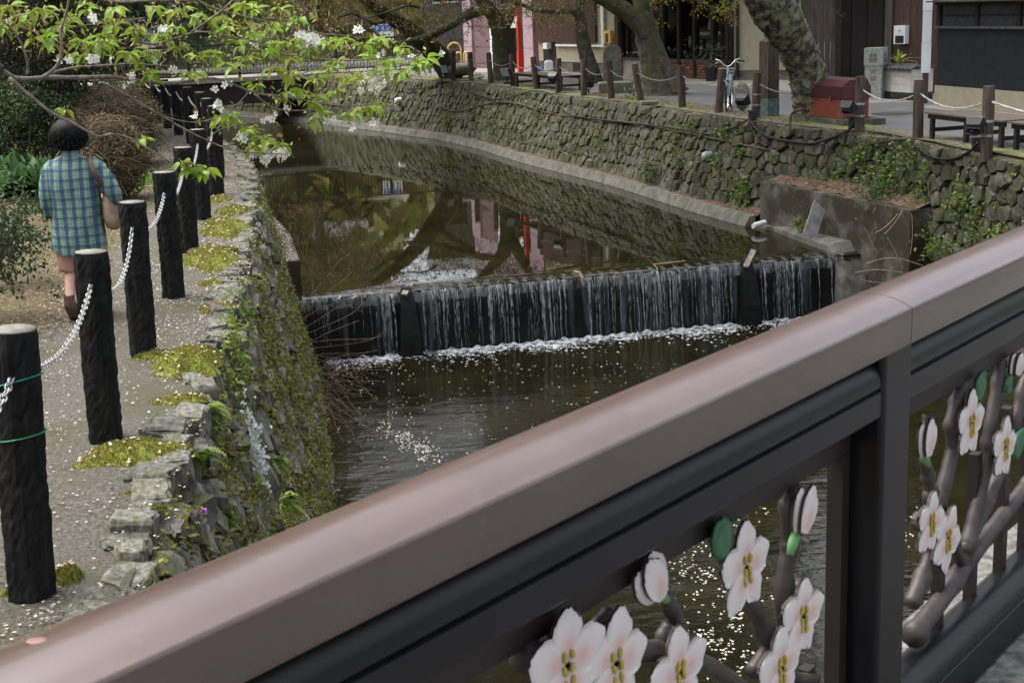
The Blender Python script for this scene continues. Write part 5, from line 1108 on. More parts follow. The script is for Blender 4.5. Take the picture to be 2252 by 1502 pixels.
# --- grey house behind the yellow hoops, pale house far left
def far_house(px0, px1, D, h, z0, m, label, rot=0., roofh=1.6):
    A_, B_ = at(px0, 60, Y=D), at(px1, 60, Y=D); t = thing('far_house', label, 'building', ((A_[0]+B_[0])/2, D, z0), rot); W_ = float(B_[0]-A_[0])
    b = MB(); b.box(-W_/2, W_/2, 0, 6, 0, h); b.build('wall', M[m], t)
    b = MB(); b.add([(-W_/2-.5, -.6, h), (W_/2+.5, -.6, h), (W_/2+.5, 6.6, h), (-W_/2-.5, 6.6, h), (-W_/2-.5, 3, h+roofh), (W_/2+.5, 3, h+roofh)], [(0, 1, 5, 4), (2, 3, 4, 5), (0, 4, 3), (1, 2, 5), (3, 2, 1, 0)]); b.build('roof', M['tile'], t)
    n = max(1, int(W_/2.2))
    for k in range(n):
        x = -W_/2+W_*(k+.5)/n; b = MB(); b.box(x-.5, x+.5, -.03, .02, h*.5, h*.5+1.1); w_ = b.build('window', M['glass'], t); b = MB(); b.box(x-.58, x+.58, -.06, -.031, h*.5-.08, h*.5); b.build('sill', M['white'], w_)
    return t
far_house(935, 1030, 62, 5.2, 0, 'concrete', 'grey rendered house behind the yellow hoop barriers')
far_house(265, 345, 66, 4.4, .6, 'ceramic', 'pale house glimpsed through the branches at the upper left')
far_house(560, 760, 74, 5.0, 0, 'woodgrey', 'dark timber house beyond the far bridge')
# pavement apron in front of the houses
b = MB(); pts = [Q0+np.array([-1.5, -.9]), np.array([3.2, 43.2]), np.array([4.6, 39.6]), np.array([5.9, 36.6]), np.array([7.2, 33.5]), np.array([7.7, 29.2]), np.array([12.5, 28.6]), np.array([13, 38]), np.array([7.5, 39]), np.array([4.5, 43.6]), np.array([-1.0, 56])]
b.add([(p[0], p[1], .002) for p in pts], [tuple(range(len(pts)))]); tag(b.build('pavement', M['apron']), kind='structure')
b = MB(); b.add([(p[0], p[1], .004) for p in [F5.a-F5.n*0, F5.a+F5.u*7, F5.a+F5.u*7+F5.n*.5, F5.a+F5.n*.55]], [(0, 1, 2, 3)]); tag(b.build('pavement', M['apron']), kind='structure')
P = at(1962, 250, z=.004); b = MB(); b.loft([[(.38*math.cos(a), .38*math.sin(a), z) for a in np.linspace(0, 6.283, 25)[:-1]] for z in (0, .006)]); tag(b.build('manhole_cover', mat('iron', (.03, .03, .03), (.07, .07, .07), rough=.6, scale=30), loc=(P[0], P[1], .001)), 'round dark manhole cover in the street behind the hose box', 'manhole cover')
# potted plants by the shop
def leafy_pot(px, py, h, r, label, pal, n=120, spread=.3, lh=.5):
    P = at(px, py, z=0); t = thing('potted_plant', label, 'plant', tuple(P)); b = MB(); b.loft([[(rr*r*math.cos(a), rr*r*math.sin(a), zz*h) for a in np.linspace(0, 2*math.pi, 13)[:-1]] for zz, rr in ((0, .7), (.9, 1), (1, 1.05))]); b.build('pot', M['black'], t)
    Pp = RNG.normal(size=(n, 3))*[spread, spread, lh*.35]+[0, 0, h+lh*.5]; Pp[:, 2] = np.maximum(Pp[:, 2], h); V, F = leaf_arrays(Pp, rand_dirs(n, .2), rand_dirs(n, 1), RNG.uniform(.08, .16, n), RNG.uniform(.03, .06, n)); obj('foliage', np_mesh('foliage', V, F, M['leaf'], False, np.repeat(tints(n, pal), 2, 0)), t)
    b = MB(); b.tube([(0, 0, h*.8), (.02, 0, h+lh*.7)], .012, 5); b.build('stem', M['twig'], t)
leafy_pot(1563, 179, .38, .19, 'dark potted plant with thin leaves in front of the shop window', [(.05, .08, .03), (.1, .12, .06)], 160, .2, .6)
leafy_pot(1380, 165, .25, .15, 'potted plant with an orange flower right of the standing stone', [(.04, .1, .02), (.5, .07, .02), (.05, .12, .03)], 90, .15, .35)
leafy_pot(1516, 172, .2, .14, 'pale blossoming potted plant against the shop brickwork', [(.3, .3, .2), (.12, .14, .05)], 120, .14, .7)
# --- far bridge over the river
fb = thing('far_bridge', 'flat dark footbridge with vertical bar railing crossing the river upstream', 'bridge', (-9, 53, -.2))
FA, FB_ = np.array([-17.5, 51.0]), np.array([-2.5, 55.5]); F8 = Facade(FA, FB_, fb, (0.2, -1)); L8 = float(np.linalg.norm(FB_-FA))
F8.box('beam', 0, L8, -.95, -.10, -2.4, -.0, 'darkwood'); F8.box('deck_edge', 0, L8, -.10, .06, -2.5, .12, 'apron')
for t in np.linspace(.3, L8-.3, 9): F8.box('rail_post', t-.05, t+.05, .06, 1.25, -.06, .05, 'black')
F8.box('top_rail', 0, L8, 1.25, 1.32, -.06, .06, 'black'); F8.box('low_rail', 0, L8, .16, .21, -.03, .03, 'black')
b = MB(); t = .05
while t < L8: F8.raw(b, t, t+.02, .21, 1.25, -.01, .01); t += .13
stuff(child_keep(b.build('bars', M['black']), fb))
for t in (.35*L8, .7*L8): F8.box('pier', t-.2, t+.2, -3, -.96, -1.8, -.5, 'concrete')
# ============================================================ TREES
PAL_SPRING = [(.16, .17, .03), (.22, .20, .04), (.23, .115, .06), (.13, .13, .03), (.20, .13, .06), (.22, .14, .08)]
PAL_GREEN = [(.09, .15, .025), (.13, .19, .03), (.06, .11, .02)]
PAL_DARK = [(.018, .035, .012), (.03, .05, .018), (.045, .065, .02), (.012, .022, .008)]
def smooth_line(P, k=6):
    P = np.array(P, float); Q = []
    for i in range(len(P)-1):
        for t in np.linspace(0, 1, k)[:-1]: Q.append(P[i]*(1-t)+P[i+1]*t)
    Q.append(P[-1]); Q = np.array(Q)
    for _ in range(3): Q[1:-1] = .5*Q[1:-1]+.25*(Q[:-2]+Q[2:])
    return Q
def limb(b, pts, radii, n=12, rough=.06, k=6):
    Q = smooth_line(pts, k); L = len(Q); R_ = np.interp(np.linspace(0, 1, L), np.linspace(0, 1, len(radii)), radii)
    o = len(b.v); b.tube(Q, R_, n)
    for i in range(o, len(b.v)):
        j = 1+random.uniform(-rough, rough); c = Q[min((i-o)//n, L-1)]; v = b.v[i]; b.v[i] = tuple(c[q]+(v[q]-c[q])*j for q in range(3))
    return Q
def twigs(org, n, length, droop, per, ls, pal, b=None, r=.008, spread=.15, zb=-.1):
    org = np.asarray(org); i = RNG.integers(0, len(org), n); P0 = org[i]+RNG.normal(size=(n, 3))*spread; D = rand_dirs(n, zb); Ln = length*RNG.uniform(.5, 1.2, n)
    t = RNG.uniform(.1, 1, (n, per)); P = P0[:, None, :]+D[:, None, :]*(Ln[:, None]*t)[..., None]; P[..., 2] -= droop*(Ln[:, None]*t)**2; P += RNG.normal(size=P.shape)*ls*.6
    P = P.reshape(-1, 3); m_ = len(P); V, F = leaf_arrays(P, rand_dirs(m_, -.4), rand_dirs(m_, .8), ls*RNG.uniform(.6, 1.3, m_), ls*.5*RNG.uniform(.7, 1.3, m_))
    tw = tints(n, pal, .2)[:, None, :]*(1+RNG.uniform(-.25, .25, (n, per, 1))); tw = np.clip(tw.reshape(-1, 3), 0, 1)
    if b is not None:
        for k in range(0, n):
            q = [P0[k]+D[k]*Ln[k]*u-np.array([0, 0, droop*(Ln[k]*u)**2]) for u in (0, .35, .7, 1)]; b.tube(q, [r, r*.8, r*.55, r*.3], 3, cap=False)
    return V, F, np.repeat(tw, 2, 0)
def merge(parts):
    V, F, C_ = [], [], []; o = 0
    for v, f, c in parts: V.append(v); F.append(f+o); C_.append(c); o += len(v)
    return np.concatenate(V), np.concatenate(F), np.concatenate(C_)
def tree(name, label, base, bark, limbs, crowns, cat='tree', rough=.06, group=None):
    """limbs: (points, radii); crowns: dicts for twigs()"""
    t = thing(name, label, cat, tuple(base), 0, group); b = MB()
    for k, (pts, rad) in enumerate(limbs): limb(b, pts, rad, (22 if rough > .08 else 14) if k == 0 else 9, rough, 16 if rough > .08 else 9)
    child_keep(b.build('trunk', M[bark], smooth=True), t); br = MB(); parts = [twigs(b=br if c.pop('tw', True) else None, **c) for c in crowns]
    if br.v: stuff(child_keep(br.build('branches', M['bark'], smooth=True), t))
    V, F, C_ = merge(parts); child_keep(obj('crown', np_mesh('crown', V, F, M['leaf'], False, C_)), t); return t
PT = lambda px, py, D: at(px, py, Y=D)
def cloud(c, r, n): d = RNG.normal(size=(n, 3)); d = unit(d)*RNG.uniform(.3, 1, (n, 1))**.5; return np.array(c)+d*np.array(r)
# T1 the big leaning lichen-covered tree behind the hose box
pts = [PT(1800, 275, 25.9), PT(1790, 225, 25.8), PT(1772, 150, 25.6), PT(1742, 85, 25.3), PT(1702, 20, 25.0), PT(1650, -70, 24.6), PT(1570, -220, 24.0), PT(1430, -420, 23.2)]
l2 = [PT(1735, 70, 25.3), PT(1728, -30, 25.5), PT(1760, -160, 26.0), PT(1800, -380, 26.5)]
tree('leaning_tree', 'thick leaning tree with flaking lichen-covered bark behind the maroon hose box', pts[0], 'bark_lichen', [(pts, [.42, .38, .335, .34, .40, .34, .24, .12]), (l2, [.2, .24, .2, .1])],
     [dict(org=cloud((2.0, 25, 8.6), (6.0, 5, 2.2), 110), n=1500, length=1.6, droop=.25, per=13, ls=.19, pal=PAL_SPRING, r=.014, spread=.5), dict(org=[PT(1790, -25, 26), PT(1690, -15, 25.2)], n=14, length=.5, droop=.4, per=10, ls=.07, pal=PAL_GREEN, spread=.12)], rough=.09)
# T2 forked tree
pts = [PT(1462, 212, 34.6), PT(1456, 190, 34.6), PT(1440, 140, 34.6), PT(1427, 95, 34.6), PT(1418, 55, 34.6), PT(1412, 0, 34.6), PT(1395, -80, 34.6), PT(1380, -260, 34.4)]
l2 = [PT(1425, 85, 34.5), PT(1405, 52, 34.4), PT(1372, 22, 34.3), PT(1335, 2, 34.2), PT(1280, -30, 34.0), PT(1190, -60, 33.6), PT(1080, -70, 33.2)]
wisp = [PT(x, y, 34.2) for x, y in ((1500, -5), (1530, 2), (1560, 12), (1590, 22), (1608, 24), (1460, -8), (1440, 5), (1340, 8), (1300, 2), (1610, 10), (1575, 5))]
l3 = [PT(1415, 10, 34.6), PT(1470, -22, 34.4), PT(1540, 4, 34.2), PT(1585, 28, 34.1)]
tree('forked_tree', 'forked cherry tree with mossy trunk standing left of the bicycle', pts[0], 'bark_moss', [(pts, [.62, .50, .38, .31, .28, .22, .18, .1]), (l2, [.2, .24, .22, .19, .15, .11, .06]), (l3, [.05, .05, .035, .02])],
     [dict(org=cloud((2.6, 34.0, 9.5), (5.5, 4.0, 3.0), 90), n=1300, length=1.6, droop=.25, per=12, ls=.21, pal=PAL_SPRING, r=.014, spread=.5), dict(org=wisp, n=60, length=.35, droop=.3, per=11, ls=.075, pal=[(.25, .27, .03), (.30, .27, .04), (.26, .14, .05)], spread=.12, r=.004), dict(org=[PT(1448, 60, 34.3), PT(1520, 70, 34.2)][:1], n=4, length=.3, droop=.2, per=8, ls=.09, pal=[(.26, .33, .03)], spread=.05, r=.004),
      dict(org=[PT(x, y, 33.6) for x, y in ((1190, -20), (1120, 2), (1150, -5), (1235, 6), (1270, 12), (1210, 12), (1170, 20))], n=60, length=.6, droop=.35, per=11, ls=.08, pal=PAL_SPRING, spread=.25, r=.005)])
# T3 thin tree
pts = [PT(1306, 184, 41), PT(1298, 150, 41), PT(1286, 110, 41), PT(1276, 65, 41), PT(1272, 20, 41), PT(1276, -30, 41), PT(1282, -150, 41)]
l2 = [PT(1275, 40, 41), PT(1262, 25, 40.8), PT(1225, 26, 40.4), PT(1180, 24, 40), PT(1130, 5, 39.6)]
tree('thin_tree', 'thin lichen-spotted tree trunk leaning left of the standing stone', pts[0], 'bark_moss', [(pts, [.30, .25, .21, .20, .19, .17, .1]), (l2, [.09, .09, .08, .07, .04])],
     [dict(org=cloud((1.6, 41, 9.4), (4.4, 3, 4.2), 60), n=800, length=1.4, droop=.25, per=12, ls=.2, pal=PAL_SPRING, r=.014, spread=.5), dict(org=[PT(x, y, 40.4) for x, y in ((1225, 20), (1180, 15), (1140, 2), (1100, 5), (1190, 30), (1280, 8))], n=55, length=.6, droop=.3, per=11, ls=.09, pal=PAL_SPRING, spread=.22, r=.005)])
# T4 mossy forked trunk left of the red pole
pts = [PT(1108, 186, 44.6), PT(1106, 160, 44.6), PT(1103, 110, 44.6), PT(1100, 70, 44.6), PT(1086, 35, 44.6), PT(1060, 0, 44.5), PT(1020, -60, 44.3), PT(980, -160, 44)]
l2 = [PT(1103, 75, 44.6), PT(1117, 40, 44.6), PT(1130, 0, 44.7), PT(1150, -100, 44.8)]
l3 = [PT(1080, 22, 44.5), PT(1040, 32, 44.2), PT(990, 58, 43.8), PT(930, 85, 43.4), PT(860, 100, 43)]
tree('mossy_tree', 'dark mossy tree trunk that forks low beside the red pole', pts[0], 'bark_moss', [(pts, [.42, .33, .30, .29, .24, .2, .15, .08]), (l2, [.2, .2, .17, .08]), (l3, [.13, .13, .12, .10, .04])],
     [dict(org=cloud((-1.5, 44.5, 8.6), (5, 3, 4.3), 70), n=900, length=1.5, droop=.25, per=12, ls=.2, pal=PAL_SPRING, r=.014, spread=.5), dict(org=[PT(RNG.uniform(980, 1170), RNG.uniform(-40, 22), 43.5) for _ in range(26)], n=150, length=.7, droop=.35, per=12, ls=.085, pal=PAL_SPRING, spread=.25, r=.005)])
# T5 tree leaning over the river beyond the fence end; its foliage hangs low over the water
pts = [PT(1004, 178, 47), PT(985, 150, 47), PT(960, 118, 46.6), PT(928, 88, 46), PT(885, 55, 45), PT(830, 20, 44), PT(770, -30, 43), PT(700, -120, 42)]
l2 = [PT(935, 95, 46), PT(960, 72, 45.6), PT(1000, 50, 45), PT(1040, 20, 44.6)]
l3 = [PT(870, 45, 44.8), PT(820, 55, 43.6), PT(775, 28, 43), PT(740, 40, 42.6)]; l4 = [PT(780, 20, 43), PT(830, 78, 42.6), PT(845, 80, 42.4)]; l5 = [PT(930, 20, 44), PT(900, 12, 43), PT(850, 28, 42.5), PT(810, 40, 42)]
reg = [PT(RNG.uniform(600, 1000), RNG.uniform(-90, 1)+RNG.uniform(0, 1)*RNG.uniform(0, 95), RNG.uniform(41, 47)) for _ in range(90)]
reg2 = [PT(RNG.uniform(560, 800), RNG.uniform(30, 150), RNG.uniform(44, 49)) for _ in range(40)]
reg = reg+[PT(RNG.uniform(880, 1010), RNG.uniform(20, 75), RNG.uniform(43, 46)) for _ in range(24)]
tree('overhanging_tree', 'dark trunk leaning left over the water with reddish spring foliage at the top', pts[0], 'bark_moss', [(pts, [.5, .42, .38, .33, .26, .2, .14, .07]), (l2, [.14, .15, .13, .08]), (l3, [.05, .045, .04, .02]), (l4, [.04, .05, .02]), (l5, [.05, .04, .03, .02])],
     [dict(org=reg, n=520, length=.8, droop=.4, per=13, ls=.085, pal=PAL_SPRING, spread=.3, r=.006), dict(org=reg2, n=170, length=.8, droop=.3, per=12, ls=.09, pal=[(.20, .115, .06), (.17, .13, .05), (.13, .13, .03)], spread=.3, r=.006), dict(org=cloud((-6, 44, 6), (4, 4, 2), 40), n=240, length=1.4, droop=.25, per=12, ls=.13, pal=PAL_SPRING, r=.014, spread=.5)])
# woods on the hill behind (one far mass) and the tall trees of the left bank
n = 15000; a = np.radians(RNG.uniform(-62, 32, n)); d = RNG.uniform(70, 140, n); X, Y_ = d*np.sin(a), d*np.cos(a)
Zh = np.array([hill_h(x, y) for x, y in zip(X, Y_)])+RNG.uniform(.2, 5.5, n)*(1-.5*RNG.random(n)); P = np.stack([X, Y_, Zh], 1)
V, F = leaf_arrays(P, rand_dirs(n, .3), rand_dirs(n, .7), RNG.uniform(.9, 2.0, n), RNG.uniform(.8, 1.6, n))
pal = [(.12, .14, .03), (.18, .18, .035), (.22, .20, .05), (.08, .10, .02), (.18, .13, .05)]
o = tag(obj('woods', np_mesh('woods', V, F, M['leaf'], False, np.repeat(tints(n, pal, .25), 2, 0))), 'wooded hillside rising behind the houses and the far bridge', 'woods', kind='stuff')
def evergreen(px, D, h, r, label, n=420, pal=PAL_DARK, name='evergreen_tree', ls=.16, zc=None, base=None):
    B_ = at(px, 200, Y=D); B_[2] = base if base is not None else max(0, .1*(abs(B_[0]-np.interp(D, LEDGE[:, 1], LEDGE[:, 0]))-3)); T_ = B_+np.array([0, 0, h])
    org = cloud(B_+np.array([0, 0, zc or h*.6]), (r, r, h*.45), 70)
    return tree(name, label, B_, 'bark', [([B_, (B_+T_)/2+np.array([.1, 0, 0]), T_], [.05*h**.6+.05, .05*h**.6, .03])], [dict(org=org, n=n, length=r*.55, droop=.1, per=14, ls=ls, pal=pal, spread=r*.18, r=.01)])
evergreen(30, 26, 5.5, 1.9, 'dark evergreen tree behind the branches at the upper left corner', 700)
evergreen(150, 29, 6, 2.0, 'dark evergreen tree left of the far path', 600, pal=[(.03, .05, .03), (.05, .07, .045), (.02, .03, .015)])
evergreen(290, 38, 7, 2.4, 'grey-green evergreen beyond the far end of the black posts', 600, pal=[(.06, .085, .06), (.09, .11, .08), (.03, .04, .025)])
evergreen(400, 60, 9, 3.2, 'green tree behind the left end of the far bridge', 500, pal=PAL_GREEN, ls=.22)
evergreen(520, 64, 8, 3.0, 'yellow-green tree behind the middle of the far bridge', 500, pal=[(.15, .16, .03), (.11, .12, .025), (.18, .13, .05)], ls=.22)
evergreen(680, 60, 8, 3.0, 'olive tree behind the right half of the far bridge', 500, pal=[(.12, .13, .025), (.15, .12, .04)], ls=.22)

# ============================================================ LEFT BANK PLANTS
def shrub(px, py, z, r, n, pal, label, ls=.07, name='shrub', Dd=None, tw=.35, shift=0.):
    B_ = at(px, py, z=z) if Dd is None else at(px, py, Y=Dd); B_ = np.array(B_); t = thing(name, label, 'shrub', tuple(B_)); b = MB()
    for k in range(7): a = random.uniform(0, 6.28); b.tube([B_, B_+np.array([math.cos(a)*r[0]*.3, math.sin(a)*r[1]*.3, r[2]*.7]), B_+np.array([math.cos(a)*r[0]*.7, math.sin(a)*r[1]*.7, r[2]*1.4])], [.02, .015, .006], 5)
    child_keep(b.build('stems', M['bark']), t); V, F, C_ = twigs(cloud(B_+np.array([shift, 0, r[2]]), np.array(r)*.85, 60), n, tw, .2, 12, ls, pal, None, spread=.1); child_keep(obj('foliage', np_mesh('foliage', V, F, M['leaf'], False, C_)), t); return t
shrub(60, 470, .25, (1.0, .9, 1.15), 1100, [(.02, .045, .014), (.035, .065, .02), (.05, .08, .025)], 'large dark evergreen shrub behind the broad-leaved plants at the left', Dd=21)
shrub(-10, 610, .1, (.36, .4, .34), 150, [(.02, .04, .012), (.035, .06, .02), (.05, .05, .02)], 'dark small-leaved shrub cut by the left edge beside the verge', ls=.05, Dd=10.8)
shrub(20, 545, .1, (.30, .3, .28), 110, [(.03, .07, .02), (.05, .09, .03)], 'low shrub with glossy leaves at the left edge above the verge', ls=.05, Dd=12.2)
shrub(110, 300, .3, (1.0, .8, 1.5), 1000, [(.025, .03, .013), (.05, .037, .02), (.02, .03, .01)], 'dark brown-green shrub behind the walking person', Dd=22)
# broad dark strap leaves
for k, (px, py) in enumerate(((30, 432), (75, 440), (108, 425), (5, 415), (55, 415), (95, 445), (20, 448), (48, 440), (-15, 440), (120, 440))):
    P = at(px, py, z=.06); strap_plant(tuple(P), 30, .72, ['broad-leaved clump at the left edge of the verge', 'broad-leaved clump left of the person', 'broad-leaved clump touching the left arm of the person', 'broad-leaved clump furthest left in the row', 'broad-leaved clump at the back of the row', 'low broad-leaved clump in front of the row', 'broad-leaved clump at the front left of the row', 'broad-leaved clump in the middle front of the row', 'broad-leaved clump half cut by the left edge', 'broad-leaved clump hidden behind the left arm of the person'][k]+', dark glossy green', [(.035, .085, .022), (.055, .125, .035), (.025, .06, .016), (.03, .07, .02)], .062, group='broad-leaved clumps on the left verge', name='broadleaf_plant', up=1.0)
# dry vine bushes
M['vine_dark'] = mat('vine_bark', (.045, .028, .017), (.15, .10, .062), rough=.9, scale=14)
def vine_bush(px, py, D, r, n, label):
    B_ = np.array(at(px, py, Y=D)); B_[2] = 0; t = thing('vine_bush', label, 'bush', tuple(B_)); b = MB()
    for k in range(n):
        th = random.uniform(0, 6.28); ph = random.uniform(-.2, 1.3); c = B_+np.array([r[0]*math.cos(th)*math.cos(ph), r[1]*math.sin(th)*math.cos(ph), r[2]*(.45+.55*math.sin(ph))])*random.uniform(.85, 1.15); d = np.array([-math.sin(th), math.cos(th), random.uniform(-.5, .5)])+RNG.normal(size=3)*.5; d /= np.linalg.norm(d); L = random.uniform(.25, .6); q = []
        for u in np.linspace(-1, 1, 5): q.append(c+d*L*u/1.5+np.array([0, 0, -.22*u*u*L])+RNG.normal(size=3)*.012)
        b.tube(q, random.choice([.002, .003, .005]), 3, cap=False)
    stuff(child_keep(b.build('vines', M['vine_dark']), t)); b = MB(); b.ball(B_+np.array([0, 0, r[2]*.5]), (r[0]*.86, r[1]*.86, r[2]*.5), 16, 10, .08); child_keep(b.build('core', mat('bush_core', (.02, .014, .008), (.07, .05, .03), rough=.98, scale=14, bump=.05), smooth=True), t)
    m_ = 5200; Pl = B_+unit(RNG.normal(size=(m_, 3)))*np.array([r[0], r[1], r[2]*.5])*RNG.uniform(.78, 1.22, (m_, 1))+[0, 0, r[2]*.5]; V, F = leaf_arrays(Pl, rand_dirs(m_), rand_dirs(m_), .05, .025)
    stuff(child_keep(obj('dry_leaves', np_mesh('dry_leaves', V, F, M['leaf'], False, np.repeat(tints(m_, [(.13, .085, .045), (.19, .135, .07), (.075, .048, .026), (.11, .10, .035), (.12, .13, .03)]), 2, 0))), t))
vine_bush(252, 440, 18.2, (.42, .5, 1.05), 420, 'brown tangle of dry vines forming a bush behind the person')
vine_bush(268, 360, 22.5, (.60, .9, 1.30), 560, 'larger mound of dry brown vines further along the path')
vine_bush(195, 380, 21.5, (.42, .6, .95), 320, 'dark dry vine mound behind the head of the person')
# grass tufts and low herbs (blades)
def blades(P, h, w_, pal, lean=.4):
    n = len(P); a = RNG.uniform(0, 6.283, n); D = np.stack([np.cos(a)*lean*RNG.random(n), np.sin(a)*lean*RNG.random(n), np.ones(n)], 1); S = np.stack([-np.sin(a), np.cos(a), 0*a], 1); h = np.broadcast_to(h, (n,))[:, None]*RNG.uniform(.5, 1.2, (n, 1))
    V = np.stack([P-S*w_, P+S*w_, P+unit(D)*h], 1).reshape(-1, 3); F = np.arange(3*n).reshape(-1, 3); return V, F, tints(n, pal, .25)
def tuft(px, py, rx, ry, n, h, label, pal=((.14, .30, .03), (.10, .22, .02), (.2, .34, .05)), z=.0, name='grass_tuft', w_=.005):
    c = at(px, py, z=z); P = c+RNG.normal(size=(n, 3))*[rx, ry, 0]; P[:, 2] = z; V, F, C_ = blades(P, h, w_, list(pal)); o = obj(name, np_mesh(name, V-c, F, M['leaf'], False, C_), None, tuple(c)); return tag(o, label, 'grass')
tuft(283, 412, .12, .45, 1500, .16, 'bright green grass tuft at the edge of the path behind the person', z=.0)
tuft(262, 392, .10, .4, 800, .18, 'second bright green grass tuft against the vine bush')
# verge litter and thin grass: nobody could count it
n = 15000; s = RNG.uniform(4.5, 32, n); o_ = RNG.uniform(1.25, 4.2, n); P = np.array([np.array(frame_at(LEDGE, a_)[0])+np.array([-frame_at(LEDGE, a_)[1][1], frame_at(LEDGE, a_)[1][0]])*b_ for a_, b_ in zip(s, o_)]); Z = np.interp(o_, [0, 1.4, 1.7, 2.2, 2.8, 3.5, 4.5], [0, 0, .01, .03, .08, .2, .45])
P = np.concatenate([P, (Z+.012)[:, None]], 1); V, F = leaf_arrays(P, rand_dirs(n)*[1, 1, .15], np.tile([0, 0, 1.], (n, 1))+RNG.normal(size=(n, 3))*.3, RNG.uniform(.02, .055, n), RNG.uniform(.012, .03, n))
tag(obj('leaf_litter', np_mesh('leaf_litter', V, F, M['leaf'], False, np.repeat(tints(n, [(.22, .165, .09), (.14, .095, .05), (.28, .23, .15), (.10, .07, .03), (.32, .21, .05)]), 2, 0))), 'brown fallen leaves scattered over the left verge', 'leaves', kind='stuff')
k = RNG.random(n) < .35; V, F, C_ = blades(P[k]-[0, 0, .012], .07, .004, [(.13, .2, .03), (.2, .22, .05), (.26, .22, .09)]); tag(obj('grass', np_mesh('grass', V, F, M['leaf'], False, C_)), 'thin short grass on the left verge', 'grass', kind='stuff')

# ============================================================ PERSON
PX, PY = at(196, 697, z=0)[:2]; HEAD = math.radians(8)
pr = thing('person', 'person walking away in a green and navy checked shirt and brown shorts', 'person', (PX, PY, 0), HEAD)
bm_v = []; bm_e = []; bm_r = []
def jv(p, r, par=None):
    bm_v.append(p); bm_r.append(r); i = len(bm_v)-1
    if par is not None: bm_e.append((par, i))
    return i
pel = jv((0, 0, .80), (.135, .10)); wa = jv((0, -.01, .97), (.12, .09), pel); ch_ = jv((0, 0, 1.12), (.135, .095), wa); up_ = jv((0, .0, 1.24), (.11, .08), ch_); nk = jv((0, .015, 1.315), (.05, .05), up_); hd_ = jv((0, .03, 1.39), (.07, .08), nk); ht = jv((0, .035, 1.47), (.075, .088), hd_); jv((0, .03, 1.535), (.05, .06), ht)
def fingers(w_, d, side):
    d = Vector(d).normalized(); sd = Vector((0, 1, 0)).cross(d); 
    if sd.length < .1: sd = Vector((1, 0, 0))
    sd.normalize(); pm_ = jv(tuple(Vector(bm_v[w_])+d*.05), (.028, .016), w_)
    for k, L in enumerate((.06, .07, .065, .05)):
        b0 = Vector(bm_v[pm_])+sd*(k-1.5)*.016+d*.03; i0 = jv(tuple(b0), (.009, .009), pm_); i1 = jv(tuple(b0+d*L*.55+Vector((0, .012, 0))), (.008, .008), i0); jv(tuple(b0+d*L*.95+Vector((0, .03, 0))), (.006, .006), i1)
    t0 = jv(tuple(Vector(bm_v[w_])+d*.03+Vector((0, .03, 0))), (.010, .010), pm_); jv(tuple(Vector(bm_v[w_])+d*.07+Vector((0, .05, 0))), (.008, .008), t0)
# left arm hangs, right arm bent forward
s1 = jv((-.175, 0, 1.21), (.055, .055), up_); e1 = jv((-.20, -.04, .97), (.042, .042), s1); w1 = jv((-.195, .06, .76), (.027, .024), e1); fingers(w1, (0.02, .12, -1), -1)
s2 = jv((.175, 0, 1.21), (.055, .055), up_); e2 = jv((.30, -.03, .98), (.042, .042), s2); w2 = jv((.23, .19, .93), (.027, .024), e2); fingers(w2, (-.5, .8, .1), 1)
h1 = jv((-.085, 0, .76), (.088, .088), pel); k1 = jv((-.10, .02, .43), (.052, .055), h1); a1 = jv((-.105, -.18, .15), (.034, .037), k1); t1 = jv((-.105, -.13, .07), (.032, .035), a1); jv((-.105, -.06, .015), (.035, .02), t1)
h2 = jv((.085, 0, .76), (.088, .088), pel); k2 = jv((.10, .08, .42), (.052, .055), h2); c2 = jv((.105, .10, .27), (.050, .052), k2); a2 = jv((.105, .10, .08), (.033, .036), c2); t2 = jv((.11, .17, .04), (.036, .026), a2); jv((.115, .25, .025), (.03, .02), t2)
me = bpy.data.meshes.new('body'); me.from_pydata(bm_v, bm_e, []); body = obj('body', me, pr); me.materials.append(M['skin'])
sk = body.modifiers.new('skin', 'SKIN'); body.modifiers.new('sub', 'SUBSURF').levels = 2; body.modifiers['sub'].render_levels = 2
for i, r_ in enumerate(bm_r): me.skin_vertices[0].data[i].radius = r_
me.skin_vertices[0].data[0].use_root = True
# plaid shirt
pm = bpy.data.materials.new('plaid_shirt'); pm.use_nodes = True; T = pm.node_tree; N = T.nodes; Lk = T.links; bs = N['Principled BSDF']; bs.inputs['Roughness'].default_value = .9; bs.inputs['Specular IOR Level'].default_value = .2
tc = N.new('ShaderNodeTexCoord'); sp = N.new('ShaderNodeSeparateXYZ'); Lk.new(tc.outputs['Object'], sp.inputs[0])
nz = N.new('ShaderNodeTexNoise'); nz.inputs['Scale'].default_value = 9; Lk.new(tc.outputs['Object'], nz.inputs['Vector'])
def stripe(src, period, lo, hi, ph=0.):
    w0 = N.new('ShaderNodeMath'); w0.operation = 'MULTIPLY_ADD'; Lk.new(nz.outputs[0], w0.inputs[0]); w0.inputs[1].default_value = .02; Lk.new(src, w0.inputs[2])
    a_ = N.new('ShaderNodeMath'); a_.operation = 'MULTIPLY_ADD'; Lk.new(w0.outputs[0], a_.inputs[0]); a_.inputs[1].default_value = 1/period; a_.inputs[2].default_value = 50+ph
    f_ = N.new('ShaderNodeMath'); f_.operation = 'FRACT'; Lk.new(a_.outputs[0], f_.inputs[0]); r_ = N.new('ShaderNodeValToRGB'); r_.color_ramp.interpolation = 'CONSTANT'
    e = r_.color_ramp.elements; e[0].position = 0; e[0].color = (0, 0, 0, 1); e[1].position = lo; e[1].color = (1, 1, 1, 1); q = e.new(hi); q.color = (0, 0, 0, 1); Lk.new(f_.outputs[0], r_.inputs[0]); return r_.outputs[0]
col = None
